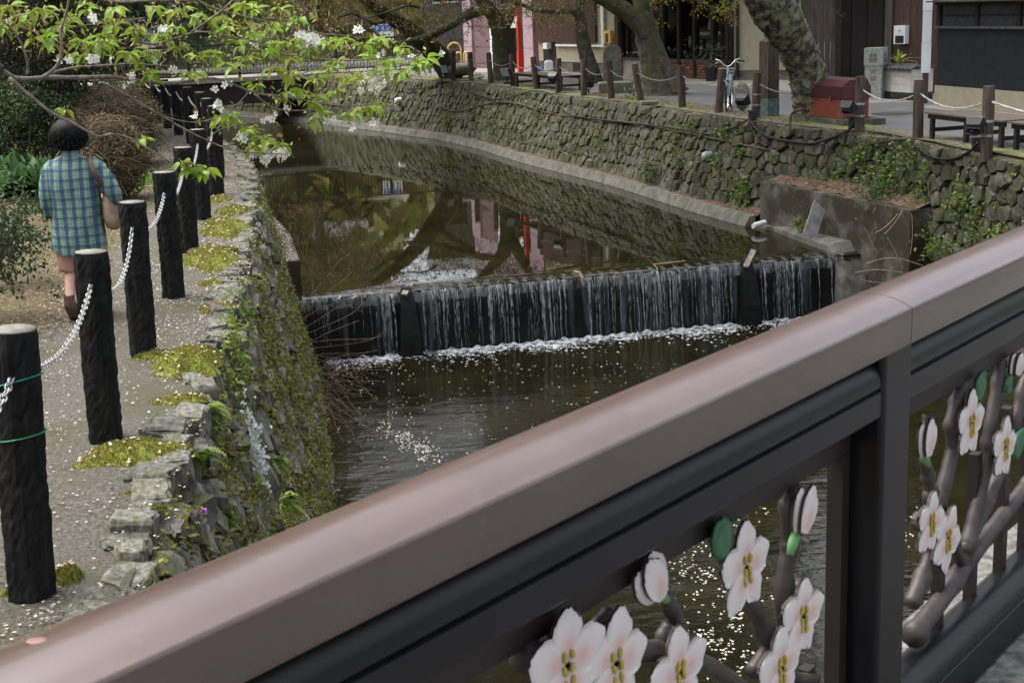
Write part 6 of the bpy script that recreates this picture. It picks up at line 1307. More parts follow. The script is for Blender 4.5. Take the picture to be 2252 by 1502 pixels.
def over(c0, fac, c, k):
    mx = N.new('ShaderNodeMixRGB'); mm = N.new('ShaderNodeMath'); mm.operation = 'MULTIPLY'; Lk.new(fac, mm.inputs[0]); mm.inputs[1].default_value = k; Lk.new(mm.outputs[0], mx.inputs[0])
    if isinstance(c0, tuple): mx.inputs[1].default_value = (*c0, 1)
    else: Lk.new(c0, mx.inputs[1])
    mx.inputs[2].default_value = (*c, 1); return mx.outputs[0]
X_, Z_ = sp.outputs['X'], sp.outputs['Z']; P_ = .074
col = over((.18, .29, .225), stripe(Z_, P_, .0, .5), (.10, .22, .16), .72); col = over(col, stripe(X_, P_, .0, .42), (.03, .038, .13), .72); col = over(col, stripe(X_, P_, .60, .66), (.45, .30, .28), .5); col = over(col, stripe(Z_, P_, .70, .75), (.035, .10, .09), .6); col = over(col, stripe(Z_, P_, .18, .36), (.03, .035, .15), .55); col = over(col, stripe(X_, P_, .80, .84), (.03, .10, .08), .5)
Lk.new(col, bs.inputs['Base Color']); bp = N.new('ShaderNodeBump'); bp.inputs['Distance'].default_value = .04; bp.inputs['Strength'].default_value = .5; Lk.new(nz.outputs[0], bp.inputs['Height']); Lk.new(bp.outputs[0], bs.inputs['Normal'])
b = MB(); rings = []; nk_ = 32
for (z, rx, ry, cy) in ((.545, .215, .160, -.01), (.56, .218, .163, -.01), (.70, .205, .158, -.01), (.85, .192, .150, -.012), (1.0, .188, .142, -.012), (1.10, .193, .140, -.01), (1.18, .198, .127, -.005), (1.225, .19, .115, .0), (1.26, .165, .10, .005), (1.285, .105, .085, .01), (1.30, .075, .075, .012), (1.345, .072, .072, .014), (1.35, .064, .064, .014)):
    rings.append([(rx*math.copysign(abs(math.cos(a))**.85, math.cos(a))*(1+.05*math.sin(5*a+z*7)*(z < 1.15)), cy+ry*math.sin(a)*(1+(.07*math.sin(4*a-z*9+1)+.05*math.sin(9*a+z*15))*(z < 1.15)), z+(.025*math.cos(2*a) if z < .6 else 0)) for a in np.linspace(0, 2*math.pi, nk_+1)[:-1]])
b.loft(rings, cap=False)
def sleeve(pts, rad):
    Q = smooth_line(pts, 5); b.tube(Q, np.interp(np.linspace(0, 1, len(Q)), np.linspace(0, 1, len(rad)), rad)*(1+.05*np.sin(np.arange(len(Q))*2.1)), 14, cap=True)
sleeve([(-.12, 0, 1.225), (-.17, -.005, 1.18), (-.20, -.03, 1.05), (-.208, -.04, .95), (-.20, .01, .84)], [.068, .072, .066, .060, .052])
sleeve([(.13, 0, 1.225), (.19, -.005, 1.18), (.255, -.025, 1.07), (.305, -.03, .975), (.29, .03, .945)], [.07, .080, .075, .068, .066])
b.build('shirt', pm, pr, smooth=True)
b = MB()
for s_, k_ in ((-1, (-.1, .02, .43)), (1, (.10, .08, .42))):
    Q = smooth_line([(s_*.075, 0, .80), (s_*.088, 0, .66), (k_[0]*1.0, k_[1]*.8-.005, .50), (k_[0], k_[1]-.01, .385)], 5); b.tube(Q, np.interp(np.linspace(0, 1, len(Q)), [0, .4, 1], [.12, .108, .088]), 16, cap=True)
b.ball((0, 0, .82), (.17, .13, .10), 16, 8); b.build('shorts', M['shorts'], pr, smooth=True)
b = MB(); b.ball((0, .022, 1.452), (.148, .148, .135), 22, 14, .03)
for k in range(900):
    th, ph = random.uniform(0, 6.283), random.uniform(-.45, 1.5); d = np.array([math.cos(th)*math.cos(ph), math.sin(th)*math.cos(ph), math.sin(ph)]); p = np.array([0, .022, 1.452])+d*np.array([.142, .142, .130]); q = p+d*random.uniform(.010, .026)+np.array([0, 0, -.03]); q2 = p+d*.010+np.array([random.uniform(-.01, .01), 0, -.045]); s_ = np.cross(d, [0, 0, 1]); s_ = s_/(np.linalg.norm(s_)+1e-6)*.006
    b.add([p-s_, p+s_, q+s_*.7, q-s_*.7, q2], [(0, 1, 2, 3), (3, 2, 4)])
b.build('hair', M['hair'], pr, smooth=True)
b = MB(); b.ball((0, .125, 1.43), (.02, .03, .02), 8, 6); b.build('nose', M['skin'], pr, smooth=True)
for s_ in (-1, 1): b = MB(); b.ball((s_*.118, .04, 1.42), (.014, .028, .036), 8, 6); b.build('ear', M['skin'], pr, smooth=True); b = MB(); b.ball((s_*.035, .108, 1.45), (.014, .01, .009), 8, 6); b.build('eye', M['white'], pr, smooth=True)
b = MB(); b.box(-.028, .028, .112, .118, 1.383, 1.391); b.build('mouth', M['skin'], pr)
for (a_, t_) in (((-.105, -.185, .165), (-.105, -.05, .0)), ((.105, .075, .07), (.115, .27, .01))):
    A_, T_ = np.array(a_), np.array(t_); b = MB(); d = T_-A_; d /= np.linalg.norm(d); Q = [A_-d*.03, A_+d*.05, (A_+T_)/2, T_]; rr = [.040, .050, .046, .034]
    b.tube(Q, rr, 12); b.tube([A_+np.array([0, 0, .06]), A_], [.040, .044], 12, cap=False); b.build('shoe', M['shoe'], pr, smooth=True)
# shoulder bag
bgx = thing('shoulder_bag', 'tan leather shoulder bag hanging at the right hip of the walking person', 'bag', (PX, PY, 0), HEAD)
b = MB(); rg = []
for (z, w_, d_) in ((.70, .035, .09), (.72, .06, .15), (.80, .07, .17), (.92, .05, .14), (1.0, .025, .07), (1.03, .012, .03)): rg.append([(.275+(z-.7)*-.12+w_*math.cos(a), .03+d_*math.sin(a), z) for a in np.linspace(0, 6.283, 15)[:-1]])
b.loft(rg); b.build('pouch', M['bag'], bgx, smooth=True)
b = MB(); Q = smooth_line([(.245, -.02, 1.0), (.222, -.12, 1.08), (.185, -.155, 1.18), (.155, -.12, 1.265), (.145, -.02, 1.30), (.15, .09, 1.265), (.19, .16, 1.15), (.24, .08, 1.0)], 5); s_ = np.array([.018, .0, .008]); b.grid([[q-s_ for q in Q], [q+s_ for q in Q]]); o = b.build('strap', M['strap'], bgx, smooth=True); o.modifiers.new('t', 'SOLIDIFY').thickness = .006
# ============================================================ GROWTH ON THE WALLS
def wall_plant(P, nrm, r, n, ls, pal, label, name='wall_plant', group=None, fl=None):
    P = np.array(P); d = RNG.normal(size=(n, 3)); d = d*np.array([r[0], r[0], r[1]])*.55; k = d @ nrm; d -= np.outer(np.minimum(k, 0)*1.6, nrm)
    V, F = leaf_arrays(P+d, unit(rand_dirs(n, -.2)+np.array(nrm)*.6), rand_dirs(n, .6)+np.array(nrm)*.8, ls*RNG.uniform(.6, 1.3, n), ls*.55*RNG.uniform(.7, 1.2, n)); t = thing(name, label, 'plant', tuple(P), 0, group)
    child_keep(obj('foliage', np_mesh('foliage', V, F, M['leaf'], False, np.repeat(tints(n, pal, .25), 2, 0))), t); b = MB()
    for q in range(5): e = P+d[q]; b.tube([P-np.array(nrm)*.05, (P+e)/2+np.array([0, 0, .03]), e], .004, 3, cap=False)
    child_keep(b.build('stems', M['dry_twig']), t); return t
NR = np.array([-.92, -.33, .2]); NL = np.array([.95, -.2, .2])
PALW = [(.10, .17, .025), (.14, .21, .03), (.07, .12, .02), (.19, .22, .04)]
RPL = [(1440, 378, .3, .24, 130, .09, 'dark leafy clump at the wall foot under the standing stone'), (1640, 425, .26, .34, 150, .09, 'upright leafy plant at the wall foot left of the concrete block'), (1322, 292, .2, .34, 80, .07, 'trailing plant on the wall under the leaning posts'), (1185, 240, .18, .2, 50, .07, 'small fern at the wall top under the far bench'), (1150, 295, .2, .16, 50, .07, 'small fern low on the far wall'), (1232, 310, .16, .2, 50, .06, 'small plant in the wall joints below the thin tree'), (1262, 285, .16, .14, 40, .06, 'yellowish sprig on the wall below the thin tree'), (1490, 300, .16, .32, 70, .07, 'plant trailing beneath the conduit right of the forked tree'), (1525, 280, .22, .2, 60, .07, 'leafy sprig under the fence post right of the forked tree'), (1600, 290, .3, .18, 80, .08, 'yellow-green clump hanging under the black cable'), (1500, 350, .2, .2, 60, .07, 'clump on the wall left of the grey drain pipe'), (1578, 350, .2, .24, 70, .08, 'clump on the wall right of the grey drain pipe'), (1635, 335, .15, .18, 45, .07, 'small plant on the wall above the concrete block'), (1705, 345, .12, .1, 25, .07, 'single sprig on the wall above the block corner'),
       (1830, 395, .36, .2, 190, .07, 'grassy clump on top of the concrete block'), (1905, 335, .35, .3, 150, .08, 'ivy spilling over the wall below the hose box post'), (1955, 385, .42, .34, 240, .08, 'large ivy mass behind the concrete block'), (1945, 425, .4, .22, 200, .08, 'dark green herb mass on the right of the block top'), (2010, 340, .32, .2, 100, .08, 'ivy below the bench post'), (2040, 385, .18, .35, 90, .07, 'narrow ivy strand hanging on the near wall'), (2025, 460, .26, .26, 110, .08, 'ivy at the right corner of the concrete block'), (2125, 430, .32, .25, 130, .08, 'bright ivy patch on the large stones at the right'), (2150, 480, .22, .34, 110, .07, 'ivy hanging low on the large stones at the right'), (2105, 460, .1, .1, 25, .07, 'yellow-leaved sprig among the large stones'), (2040, 520, .24, .2, 80, .07, 'ivy patch low beside the block end'), (2090, 550, .40, .18, 150, .08, 'long fern bank just above the bridge rail'), (2200, 515, .3, .14, 80, .08, 'leafy patch at the right end of the bridge rail'), (1770, 495, .12, .12, 34, .10, 'small fern behind the tilted slab'),
       (1080, 270, .3, .2, 70, .08, 'fern clump on the distant part of the right wall'), (985, 265, .35, .18, 80, .09, 'low plants at the distant wall foot'), (880, 258, .4, .18, 90, .09, 'plants at the far left foot of the right wall'), (945, 150, .3, .2, 60, .09, 'weeds at the left end of the right fence'), (1060, 172, .4, .14, 90, .08, 'green weeds at the foot of the fence left of the mossy trunk'), (1395, 205, .2, .2, 40, .08, 'weeds at the foot of the forked tree')]
for i, (px, py, a, c, n, ls, lab) in enumerate(RPL):
    P = on_rwall(px, py, .06)
    if lab.startswith('grassy') or lab.startswith('dark green herb'): P = at(px, py, z=-.85)
    if 'slab' in lab: P = at(px, py, z=ZU+.25)
    if P is None: continue
    wall_plant(P, NR, (a, c), n, ls, PALW if 'dark' not in lab else [(.04, .10, .02), (.06, .13, .03), (.03, .07, .02)], lab, group='plants on the right wall')
# small mosses and seedlings all over the right wall, too small to count
n = 15000; Lr = len(RTOP)*.25; s = RNG.uniform(8, 58, n); z = -RNG.random(n)**.8*1.5; P = []
for a_, z_ in zip(s, z):
    p, d = frame_at(RTOP, a_); bt = _rb(p[1]); P.append((*(p-np.array([d[1], -d[0]])*(bt*-z_+.05)), z_))
P = np.array(P); cl = np.sin(s*2.3)+np.sin(s*.9+z*5)+RNG.normal(size=n)*.7; P = P[cl > .2]; n = len(P); P += RNG.normal(size=P.shape)*.03
V, F = leaf_arrays(P, unit(rand_dirs(n, -.3)+NR*.7), rand_dirs(n, .7)+NR, RNG.uniform(.03, .08, n), RNG.uniform(.02, .045, n)); tag(obj('wall_growth', np_mesh('wall_growth', V, F, M['leaf'], False, np.repeat(tints(n, [(.07, .10, .02), (.12, .15, .03), (.09, .08, .03), (.05, .07, .015)], .3), 2, 0))), 'small moss and seedlings in the joints of the right wall', 'moss', kind='stuff')
# brown litter along the kerb and block
n = 5000; P = []
for a_ in RNG.uniform(0, len(KS)-2, n): i = int(a_); p = kline[KS[i]]*(1-a_+i)+kline[KS[i+1]]*(a_-i); d = kline[KS[i+1]]-kline[KS[i]]; d /= np.linalg.norm(d); o_ = RNG.uniform(-.12, .2); P.append((*(p+np.array([d[1], -d[0]])*o_), ZU+.235+.3*max(0, o_)))
for k in range(900): t_, o_ = RNG.uniform(0, 4.3), RNG.uniform(.12, .8); q = BLK[0]+BLK[2]*t_+BLK[3]*o_; P.append((*q, -.94+.18*o_))
P = np.array(P); n = len(P); V, F = leaf_arrays(P, rand_dirs(n)*[1, 1, .3], np.tile([0, 0, 1.], (n, 1))+RNG.normal(size=(n, 3))*.4, RNG.uniform(.03, .07, n), RNG.uniform(.015, .035, n)); tag(obj('kerb_litter', np_mesh('kerb_litter', V, F, M['leaf'], False, np.repeat(tints(n, [(.30, .19, .14), (.20, .12, .08), (.38, .27, .20), (.13, .09, .05)], .2), 2, 0))), 'dry brown bud scales and leaves lying behind the kerb', 'leaves', kind='stuff')

# ------------------------------------------------------------ left wall: ferns, mosses, flowers
def fern(P, n, L, label, pal, group='ferns on the left wall'):
    P = np.array(P); t = thing('fern', label, 'fern', tuple(P), 0, group); V, F, C_ = [], [], []
    for k in range(n):
        d = unit(NL*1.0+RNG.normal(size=3)*[.3, .9, .45]); d = d/np.linalg.norm(d); l_ = L*random.uniform(.6, 1.1); c = tints(1, pal)[0]; m_ = 11; u = np.linspace(.08, 1, m_); ax = P+np.outer(u*l_, d); ax[:, 2] -= .6*l_*u**2; sd = unit(np.cross(d, [0, 0, 1.]))
        for s_ in (-1, 1):
            v, f = leaf_arrays(ax, np.tile(sd*s_, (m_, 1))+d*.5, np.tile([0, 0, 1.], (m_, 1)), l_*.30*np.sin(np.pi*(.1+.88*(1-u)))**.8+.006, .018); F.append(f+sum(map(len, V))); V.append(v); C_.append(np.tile(c, (len(f), 1)))
    child_keep(obj('fronds', np_mesh('fronds', np.concatenate(V), np.concatenate(F), M['leaf'], False, np.concatenate(C_))), t); b = MB()
    b.ball(P, .02, 6, 4); child_keep(b.build('crown_root', M['bark']), t)
PALF = [(.13, .22, .02), (.17, .26, .03), (.09, .16, .02), (.22, .27, .04)]
FP = [(505, 790, 'high on the wall beside the third black post'), (600, 790, 'level with the foot of the weir'), (560, 880, 'above the white flower cascade'), (640, 960, 'near the water at the dry twigs'), (600, 1010, 'in the middle of the lower wall'), (655, 1040, 'close to the water below the twigs'), (530, 1050, 'left of the middle of the lower wall'), (620, 1100, 'low on the wall above the bridge rail'), (680, 1080, 'lowest on the wall beside the water'), (560, 1120, 'just above the bridge rail'), (450, 900, 'near the wall top by the second black post'), (470, 1130, 'beside the purple flowers'), (430, 1000, 'under the coping near the second post'), (610, 700, 'below the end of the concrete ledge'), (545, 620, 'below the moss cushions'), (590, 840, 'by the upper twigs'), (650, 860, 'at the waterline left of the weir'), (690, 1130, 'where the wall meets the bridge rail'), (520, 960, 'right of the nearest coping'), (575, 740, 'halfway down under the ledge')]
for px, py, lab in FP:
    P = on_lwall(px, py, .08)
    if P is not None and P[2] > -2.6: fern(P, random.randint(8, 13), .16 if py > 850 else .17, 'green fern '+lab, PALF)
def on_lw_rand(n, s0, s1, bias=1.):
    s = RNG.uniform(s0, s1, n); z = -2.75*RNG.random(n)**bias; P = []
    for a_, z_ in zip(s, z): p, d = frame_at(LEDGE, a_); P.append((*(p+np.array([d[1], -d[0]])*(.221*-z_+.04)), z_))
    return np.array(P), s, z
P, s, z = on_lw_rand(110000, 5.5, 24, .75); cl = np.sin(s*2.9+z*2)+np.sin(s*1.3-z*4)+np.sin(s*7+z*6)*.5+RNG.normal(size=len(s))*.6+(-z)*.75+.5*(s < 9); P = P[cl > .2]; n = len(P); P += RNG.normal(size=P.shape)*.035
V, F = leaf_arrays(P, unit(rand_dirs(n, -.5)+NL*.7), rand_dirs(n, .7)+NL, RNG.uniform(.02, .06, n), RNG.uniform(.012, .03, n)); tag(obj('wall_moss', np_mesh('wall_moss', V, F, M['leaf'], False, np.repeat(tints(n, [(.15, .16, .02), (.21, .21, .03), (.10, .13, .025), (.26, .235, .04), (.11, .08, .035)], .3), 2, 0))), 'moss and creeping plants covering the left wall', 'moss', kind='stuff')
# leafy plants near the weir corner
for px, py, a, c, n, lab in ((640, 720, .22, .3, 150, 'leafy plant on the wall under the end of the ledge'), (655, 800, .2, .3, 140, 'leafy plant at the left foot of the weir'), (500, 740, .12, .35, 120, 'strip of clover-like plants under the path edge'), (530, 690, .1, .3, 90, 'narrow green plant below the mossy coping'), (560, 470, .14, .25, 90, 'tuft of herbs behind the ledge'), (585, 600, .12, .2, 60, 'small herb at the inner end of the ledge'), (500, 850, .10, .3, 90, 'green strip near the second and third posts')):
    P = on_lwall(px, py, .12)
    if P is not None: wall_plant(P, NL, (a, c), n, .055, PALF, lab, group='herbs on the left wall')
# cascade of tiny white flowers and a purple flower
P0w = np.array(on_lwall(520, 930, .14)); t = thing('white_flower_cascade', 'cascade of tiny white flowers hanging on the left wall', 'plant', tuple(P0w)); n = 620; Pw = P0w+RNG.normal(size=(n, 3))*[.035, .07, .10]+np.outer(RNG.random(n), [.10, -.1, -.42])+NL*.05; V, F = leaf_arrays(np.repeat(Pw, 3, 0), rand_dirs(3*n)+NL*.3, np.tile(NL, (3*n, 1))+rand_dirs(3*n)*.4, .022, .021); child_keep(obj('blossoms', np_mesh('blossoms', V, F, M['leaf'], False, np.repeat(tints(3*n, [(.78, .80, .78), (.68, .72, .70)], .08), 2, 0))), t)
Pg = P0w-NL*.05+RNG.normal(size=(220, 3))*[.05, .12, .2]; V, F = leaf_arrays(Pg, rand_dirs(220), rand_dirs(220), .035, .015); child_keep(obj('foliage', np_mesh('foliage', V, F, M['leaf'], False, np.repeat(tints(220, [(.05, .12, .03), (.08, .16, .04)]), 2, 0))), t)
P0p = np.array(on_lwall(442, 1125, .16)); t = thing('purple_flower', 'small purple flower spray on the left wall above the rail', 'flower', tuple(P0p)); Pp = P0p+RNG.normal(size=(14, 3))*.014; V, F = leaf_arrays(np.repeat(Pp, 3, 0), rand_dirs(42), rand_dirs(42), .018, .016); child_keep(obj('blossoms', np_mesh('blossoms', V, F, M['leaf'], False, np.repeat(tints(42, [(.35, .10, .42), (.42, .16, .5)]), 2, 0))), t); b = MB(); b.tube([P0p-NL*.1-np.array([0, 0, .06]), P0p], .003, 4); child_keep(b.build('stem', M['enamel_stem']), t)
# dry twig tangle by the left end of the weir
b = MB(); R0 = np.array(on_lwall(655, 800, .1))
def tw(pxs, D, r=.006): b.tube(smooth_line([PT(x, y, D+.12*i) for i, (x, y) in enumerate(pxs)], 4), r, 4, cap=False)
for pxs in ([(650, 745), (720, 715), (780, 690), (802, 662)], [(645, 735), (700, 705), (760, 660), (800, 690)], [(655, 760), (730, 745), (800, 748), (840, 740)], [(655, 770), (740, 760), (810, 752), (838, 735)], [(650, 780), (700, 740), (750, 720), (790, 705)], [(660, 720), (690, 660), (740, 630), (775, 598)], [(668, 690), (690, 640), (688, 620)], [(672, 660), (710, 625), (745, 570), (770, 560)], [(655, 790), (720, 775), (790, 780), (830, 770)], [(668, 700), (700, 680), (735, 668)], [(655, 765), (700, 785), (760, 790), (800, 800)]): tw(pxs, 18.6, .0055)
for k in range(110):
    x0, y0 = random.uniform(655, 720), random.uniform(790, 900); a = random.uniform(-.5, 1.5); L = random.uniform(30, 160); D0 = 3000*5.0/(y0-20)
    p0 = at(x0, y0, z=ZL+random.uniform(.02, .3)); p1 = at(x0+L*math.cos(a), y0+L*math.sin(a)*.75, z=ZL+.03); m_ = (p0+p1)/2+np.array([random.uniform(-.12, .12), random.uniform(-.15, .15), random.uniform(.02, .12)]); m2 = p0*.25+p1*.75+np.array([random.uniform(-.1, .1), random.uniform(-.12, .12), random.uniform(0, .05)]); b.tube(smooth_line([p0, m_, m2, p1], 4), random.choice([.0012, .0018, .003]), 3, cap=False)
tag(b.build('dry_twigs', M['vine_dark']), 'tangle of bare brown twigs trailing into the water left of the weir', 'twigs', kind='stuff')
b = MB()
for pxs in ([(1985, 600), (1930, 590), (1880, 600)], [(2030, 585), (1960, 560), (1905, 580)], [(2000, 620), (1940, 625), (1890, 615)], [(1990, 640), (1930, 640), (1895, 655)], [(1930, 560), (1910, 520), (1900, 500)], [(1985, 590), (1965, 545), (1950, 520)], [(1975, 470), (1950, 500), (1925, 512)], [(1985, 462), (1970, 490), (1945, 515)], [(2005, 470), (2008, 520), (2002, 560)]): b.tube(smooth_line([PT(x, y, 19.9) for x, y in pxs], 4), .006, 4, cap=False)
tag(b.build('dry_twigs', M['dry_twig']), 'dry stems hanging against the concrete block above the rail', 'twigs', kind='stuff')

# ============================================================ PATH: petals, moss cushions
n = 30000; s = RNG.uniform(4.0, 30, n); o_ = RNG.beta(1.0, 1.4, n)*2.6-.10; dr_ = np.sin(s*1.7+o_*3)*np.sin(s*3.1-o_*5)+np.sin(s*.6)*.6+.7*np.exp(-((o_-.15)/.25)**2); keep = RNG.random(n) < np.clip(.75*dr_, 0, 1)*np.clip(.2+s/14, .3, 1.2)+.13; s, o_ = s[keep], o_[keep]; P = []
for a_, b_ in zip(s, o_): p, d = frame_at(LEDGE, a_); P.append((*(p+np.array([-d[1], d[0]])*b_), .018))
P = np.array(P); n = len(P); V, F = leaf_arrays(P, rand_dirs(n)*[1, 1, .1], np.tile([0, 0, 1.], (n, 1))+RNG.normal(size=(n, 3))*.18, RNG.uniform(.013, .027, n), RNG.uniform(.011, .021, n), .1)
tag(obj('fallen_petals', np_mesh('fallen_petals', V, F, M['leaf'], False, np.repeat(tints(n, [(.56, .50, .45), (.48, .41, .34), (.62, .57, .53), (.30, .21, .13), (.44, .32, .23)], .1), 2, 0))), 'fallen cherry petals strewn over the left path', 'petals', kind='stuff')
n = 2200; pts = np.array([p for p in lwall(-1.3) if 19.9 < p[1] < 30]); k = RNG.uniform(0, len(pts)-1.01, n); i0 = k.astype(int); Pl = pts[i0]*(1-(k-i0))[:, None]+pts[i0+1]*(k-i0)[:, None]+RNG.uniform(-.05, .3, (n, 1))*np.array([.97, .2]); Pl = np.concatenate([Pl, np.full((n, 1), -1.272)], 1); V, F = leaf_arrays(Pl, rand_dirs(n)*[1, 1, .1], np.tile([0, 0, 1.], (n, 1))+RNG.normal(size=(n, 3))*.2, .032, .026, .1); tag(obj('fallen_petals', np_mesh('fallen_petals', V, F, M['leaf'], False, np.repeat(tints(n, [(.62, .52, .47), (.5, .4, .33), (.7, .64, .6)], .1), 2, 0))), 'petals lying thick on the concrete ledge', 'petals', kind='stuff')
MOSS = [(60, 1302, .11, .05, .03, 'small moss patch at the foot of the nearest black post'), (150, 1275, .065, .06, .045, 'round moss cushion right of the nearest black post'), (285, 1000, .27, .24, .045, 'wide moss and petal patch at the foot of the second black post'), (420, 806, .23, .38, .085, 'bulging moss cushion at the wall edge by the third black post'), (335, 783, .14, .12, .03, 'moss at the foot of the third black post'), (470, 575, .31, .65, .085, 'largest yellow-green moss cushion between the fourth and fifth posts'), (492, 506, .27, .6, .08, 'moss cushion behind the largest one'), (515, 470, .20, .45, .06, 'far moss cushion near the sixth post'), (400, 880, .17, .12, .02, 'thin moss over the path edge below the bulging cushion'), (480, 625, .2, .2, .02, 'thin moss on petals before the fourth post'), (478, 682, .15, .18, .035, 'reddish moss at the path edge beside the fourth post'), (320, 1085, .12, .04, .012, 'thin dark moss streak on the near path'), (330, 1120, .10, .03, .012, 'second thin moss streak on the near path'), (480, 440, .16, .4, .03, 'moss strip behind the seventh post')]
for px, py, rx, ry, h, lab in MOSS:
    c = at(px, py, z=.0); t = thing('moss_cushion', lab, 'moss', tuple(c), .2, 'moss cushions along the left path'); b = MB(); G = []
    for i in range(10):
        r_ = 1-(i/9); G.append([(rx*r_*math.cos(a)*(1+.22*math.sin(3*a+px)+.14*math.sin(7*a+py)+.06*math.sin(13*a)), ry*r_*math.sin(a)*(1+.2*math.sin(2*a+py)+.12*math.sin(5*a+px)), 1.5*h*(1-r_**2.6)-.006+.012*math.sin(a*5+i)*r_*(1-r_)) for a in np.linspace(0, 2*math.pi, 33)])
    b.grid(G); b.build('mound', M['moss'], t, smooth=True); n = int(26000*rx*ry)+250; q = RNG.random(n)**.5; a = RNG.uniform(0, 6.283, n); Pm_ = np.stack([rx*q*np.cos(a)*(1+.22*np.sin(3*a+px)+.14*np.sin(7*a+py)+.06*np.sin(13*a)), ry*q*np.sin(a)*(1+.2*np.sin(2*a+py)+.12*np.sin(5*a+px)), 1.5*h*(1-q**2.6)-.006], 1); V, F, C_ = blades(Pm_, .022, .0045, [(.17, .175, .02), (.235, .225, .03), (.12, .135, .018), (.27, .20, .06)] if 'reddish' not in lab else [(.33, .24, .07), (.25, .2, .05)], .9); o = obj('moss_blades', np_mesh('moss_blades', V, F, M['leaf'], False, C_), t); stuff(o)
    m_ = int(n*.018)+4; kk = RNG.integers(0, n, m_); V, F = leaf_arrays(Pm_[kk]+[0, 0, .016], rand_dirs(m_)*[1, 1, .2], np.tile([0, 0, 1.], (m_, 1))+RNG.normal(size=(m_, 3))*.25, .024, .02, .1); stuff(obj('petals', np_mesh('petals', V, F, M['leaf'], False, np.repeat(tints(m_, [(.76, .70, .64), (.66, .5, .4)], .1), 2, 0)), t))
# leaves and petals drifting on the lower water
n = 420; xs_ = RNG.uniform(720, 1500, n); ys_ = 800+RNG.random(n)**1.5*360; P = np.array([at(x, y, z=ZL+.006) for x, y in zip(xs_, ys_)]); V, F = leaf_arrays(P, rand_dirs(n)*[1, 1, .05], np.tile([0, 0, 1.], (n, 1)), RNG.uniform(.02, .06, n), RNG.uniform(.01, .025, n), .05); tag(obj('floating_petals', np_mesh('floating_petals', V, F, M['leaf'], False, np.repeat(tints(n, [(.5, .42, .15), (.6, .55, .4), (.3, .25, .08), (.7, .66, .6)]), 2, 0))), 'petals and leaf bits drifting on the lower pool', 'petals', kind='stuff')

def glint_patch(line, wpx, n, label, L=.026):  # sparkle of light on the lower pool, put in as pale floating flecks
    pts_ = np.array(line, float); k = RNG.uniform(0, len(pts_)-1.001, n); i = k.astype(int); q = pts_[i]*(1-(k-i))[:, None]+pts_[i+1]*(k-i)[:, None]+RNG.normal(size=(n, 2))*np.array(wpx); keep = np.sin(q[:, 0]*.11+q[:, 1]*.05)+np.sin(q[:, 1]*.09-q[:, 0]*.04)+np.sin(q[:, 0]*.31)*.6+RNG.normal(size=n)*.5 > .0; q = q[keep]; n = len(q)
    P = np.array([at(x, y, z=ZL+.007) for x, y in q]); V, F = leaf_arrays(P, rand_dirs(n)*[1, 1, .08], np.tile([0, 0, 1.], (n, 1))+RNG.normal(size=(n, 3))*.15, L*RNG.uniform(.6, 1.3, n), L*.8, .1); tag(obj('glint_flecks', np_mesh('glint_flecks', V, F, M['leaf'], False, np.repeat(tints(n, [(.66, .60, .54), (.72, .68, .62), (.55, .45, .30)], .1), 2, 0))), label, 'petals', kind='stuff')
glint_patch([(840, 915), (880, 950), (920, 980), (950, 1010)], (20, 16), 520, 'white water glints near the left wall below the weir, laid as pale flecks', .03)
glint_patch([(1640, 1095), (1600, 1160), (1500, 1200), (1540, 1280), (1660, 1240), (1600, 1330), (1560, 1400), (1620, 1470), (1700, 1500)], (40, 30), 900, 'broad patch of white water glints seen through the railing panel, laid as pale flecks', .03)
glint_patch([(2010, 1150), (2030, 1250), (2060, 1330)], (16, 30), 160, 'glints on the water behind the right railing panel, laid as pale flecks', .03)
# low weeds and litter on the street-side bank, past counting
n = 5200; s = RNG.uniform(50*.25+8, 62, n); o_ = RNG.uniform(-.05, .62, n); P = np.array([np.array(frame_at(FENCE, a_)[0])+np.array([frame_at(FENCE, a_)[1][1], -frame_at(FENCE, a_)[1][0]])*b_ for a_, b_ in zip(s, o_)]); P = np.concatenate([P, np.full((n, 1), .012)], 1); cl = np.sin(s*1.9)+np.sin(s*.7+1)+RNG.normal(size=n)*.5
V, F, C_ = blades(P[cl > .3], .07, .006, [(.17, .19, .03), (.22, .19, .05), (.12, .15, .03)], .8); tag(obj('bank_weeds', np_mesh('bank_weeds', V, F, M['leaf'], False, C_)), 'short weeds growing along the top of the right wall', 'weeds', kind='stuff')
P2 = P[cl <= .3]; n = len(P2); V, F = leaf_arrays(P2+[0, 0, .014], rand_dirs(n)*[1, 1, .2], np.tile([0, 0, 1.], (n, 1))+RNG.normal(size=(n, 3))*.3, RNG.uniform(.03, .07, n), RNG.uniform(.015, .035, n)); tag(obj('bank_litter', np_mesh('bank_litter', V, F, M['leaf'], False, np.repeat(tints(n, [(.18, .12, .08), (.26, .19, .13), (.10, .07, .045)], .2), 2, 0))), 'dry leaves lying along the top of the right wall', 'leaves', kind='stuff')

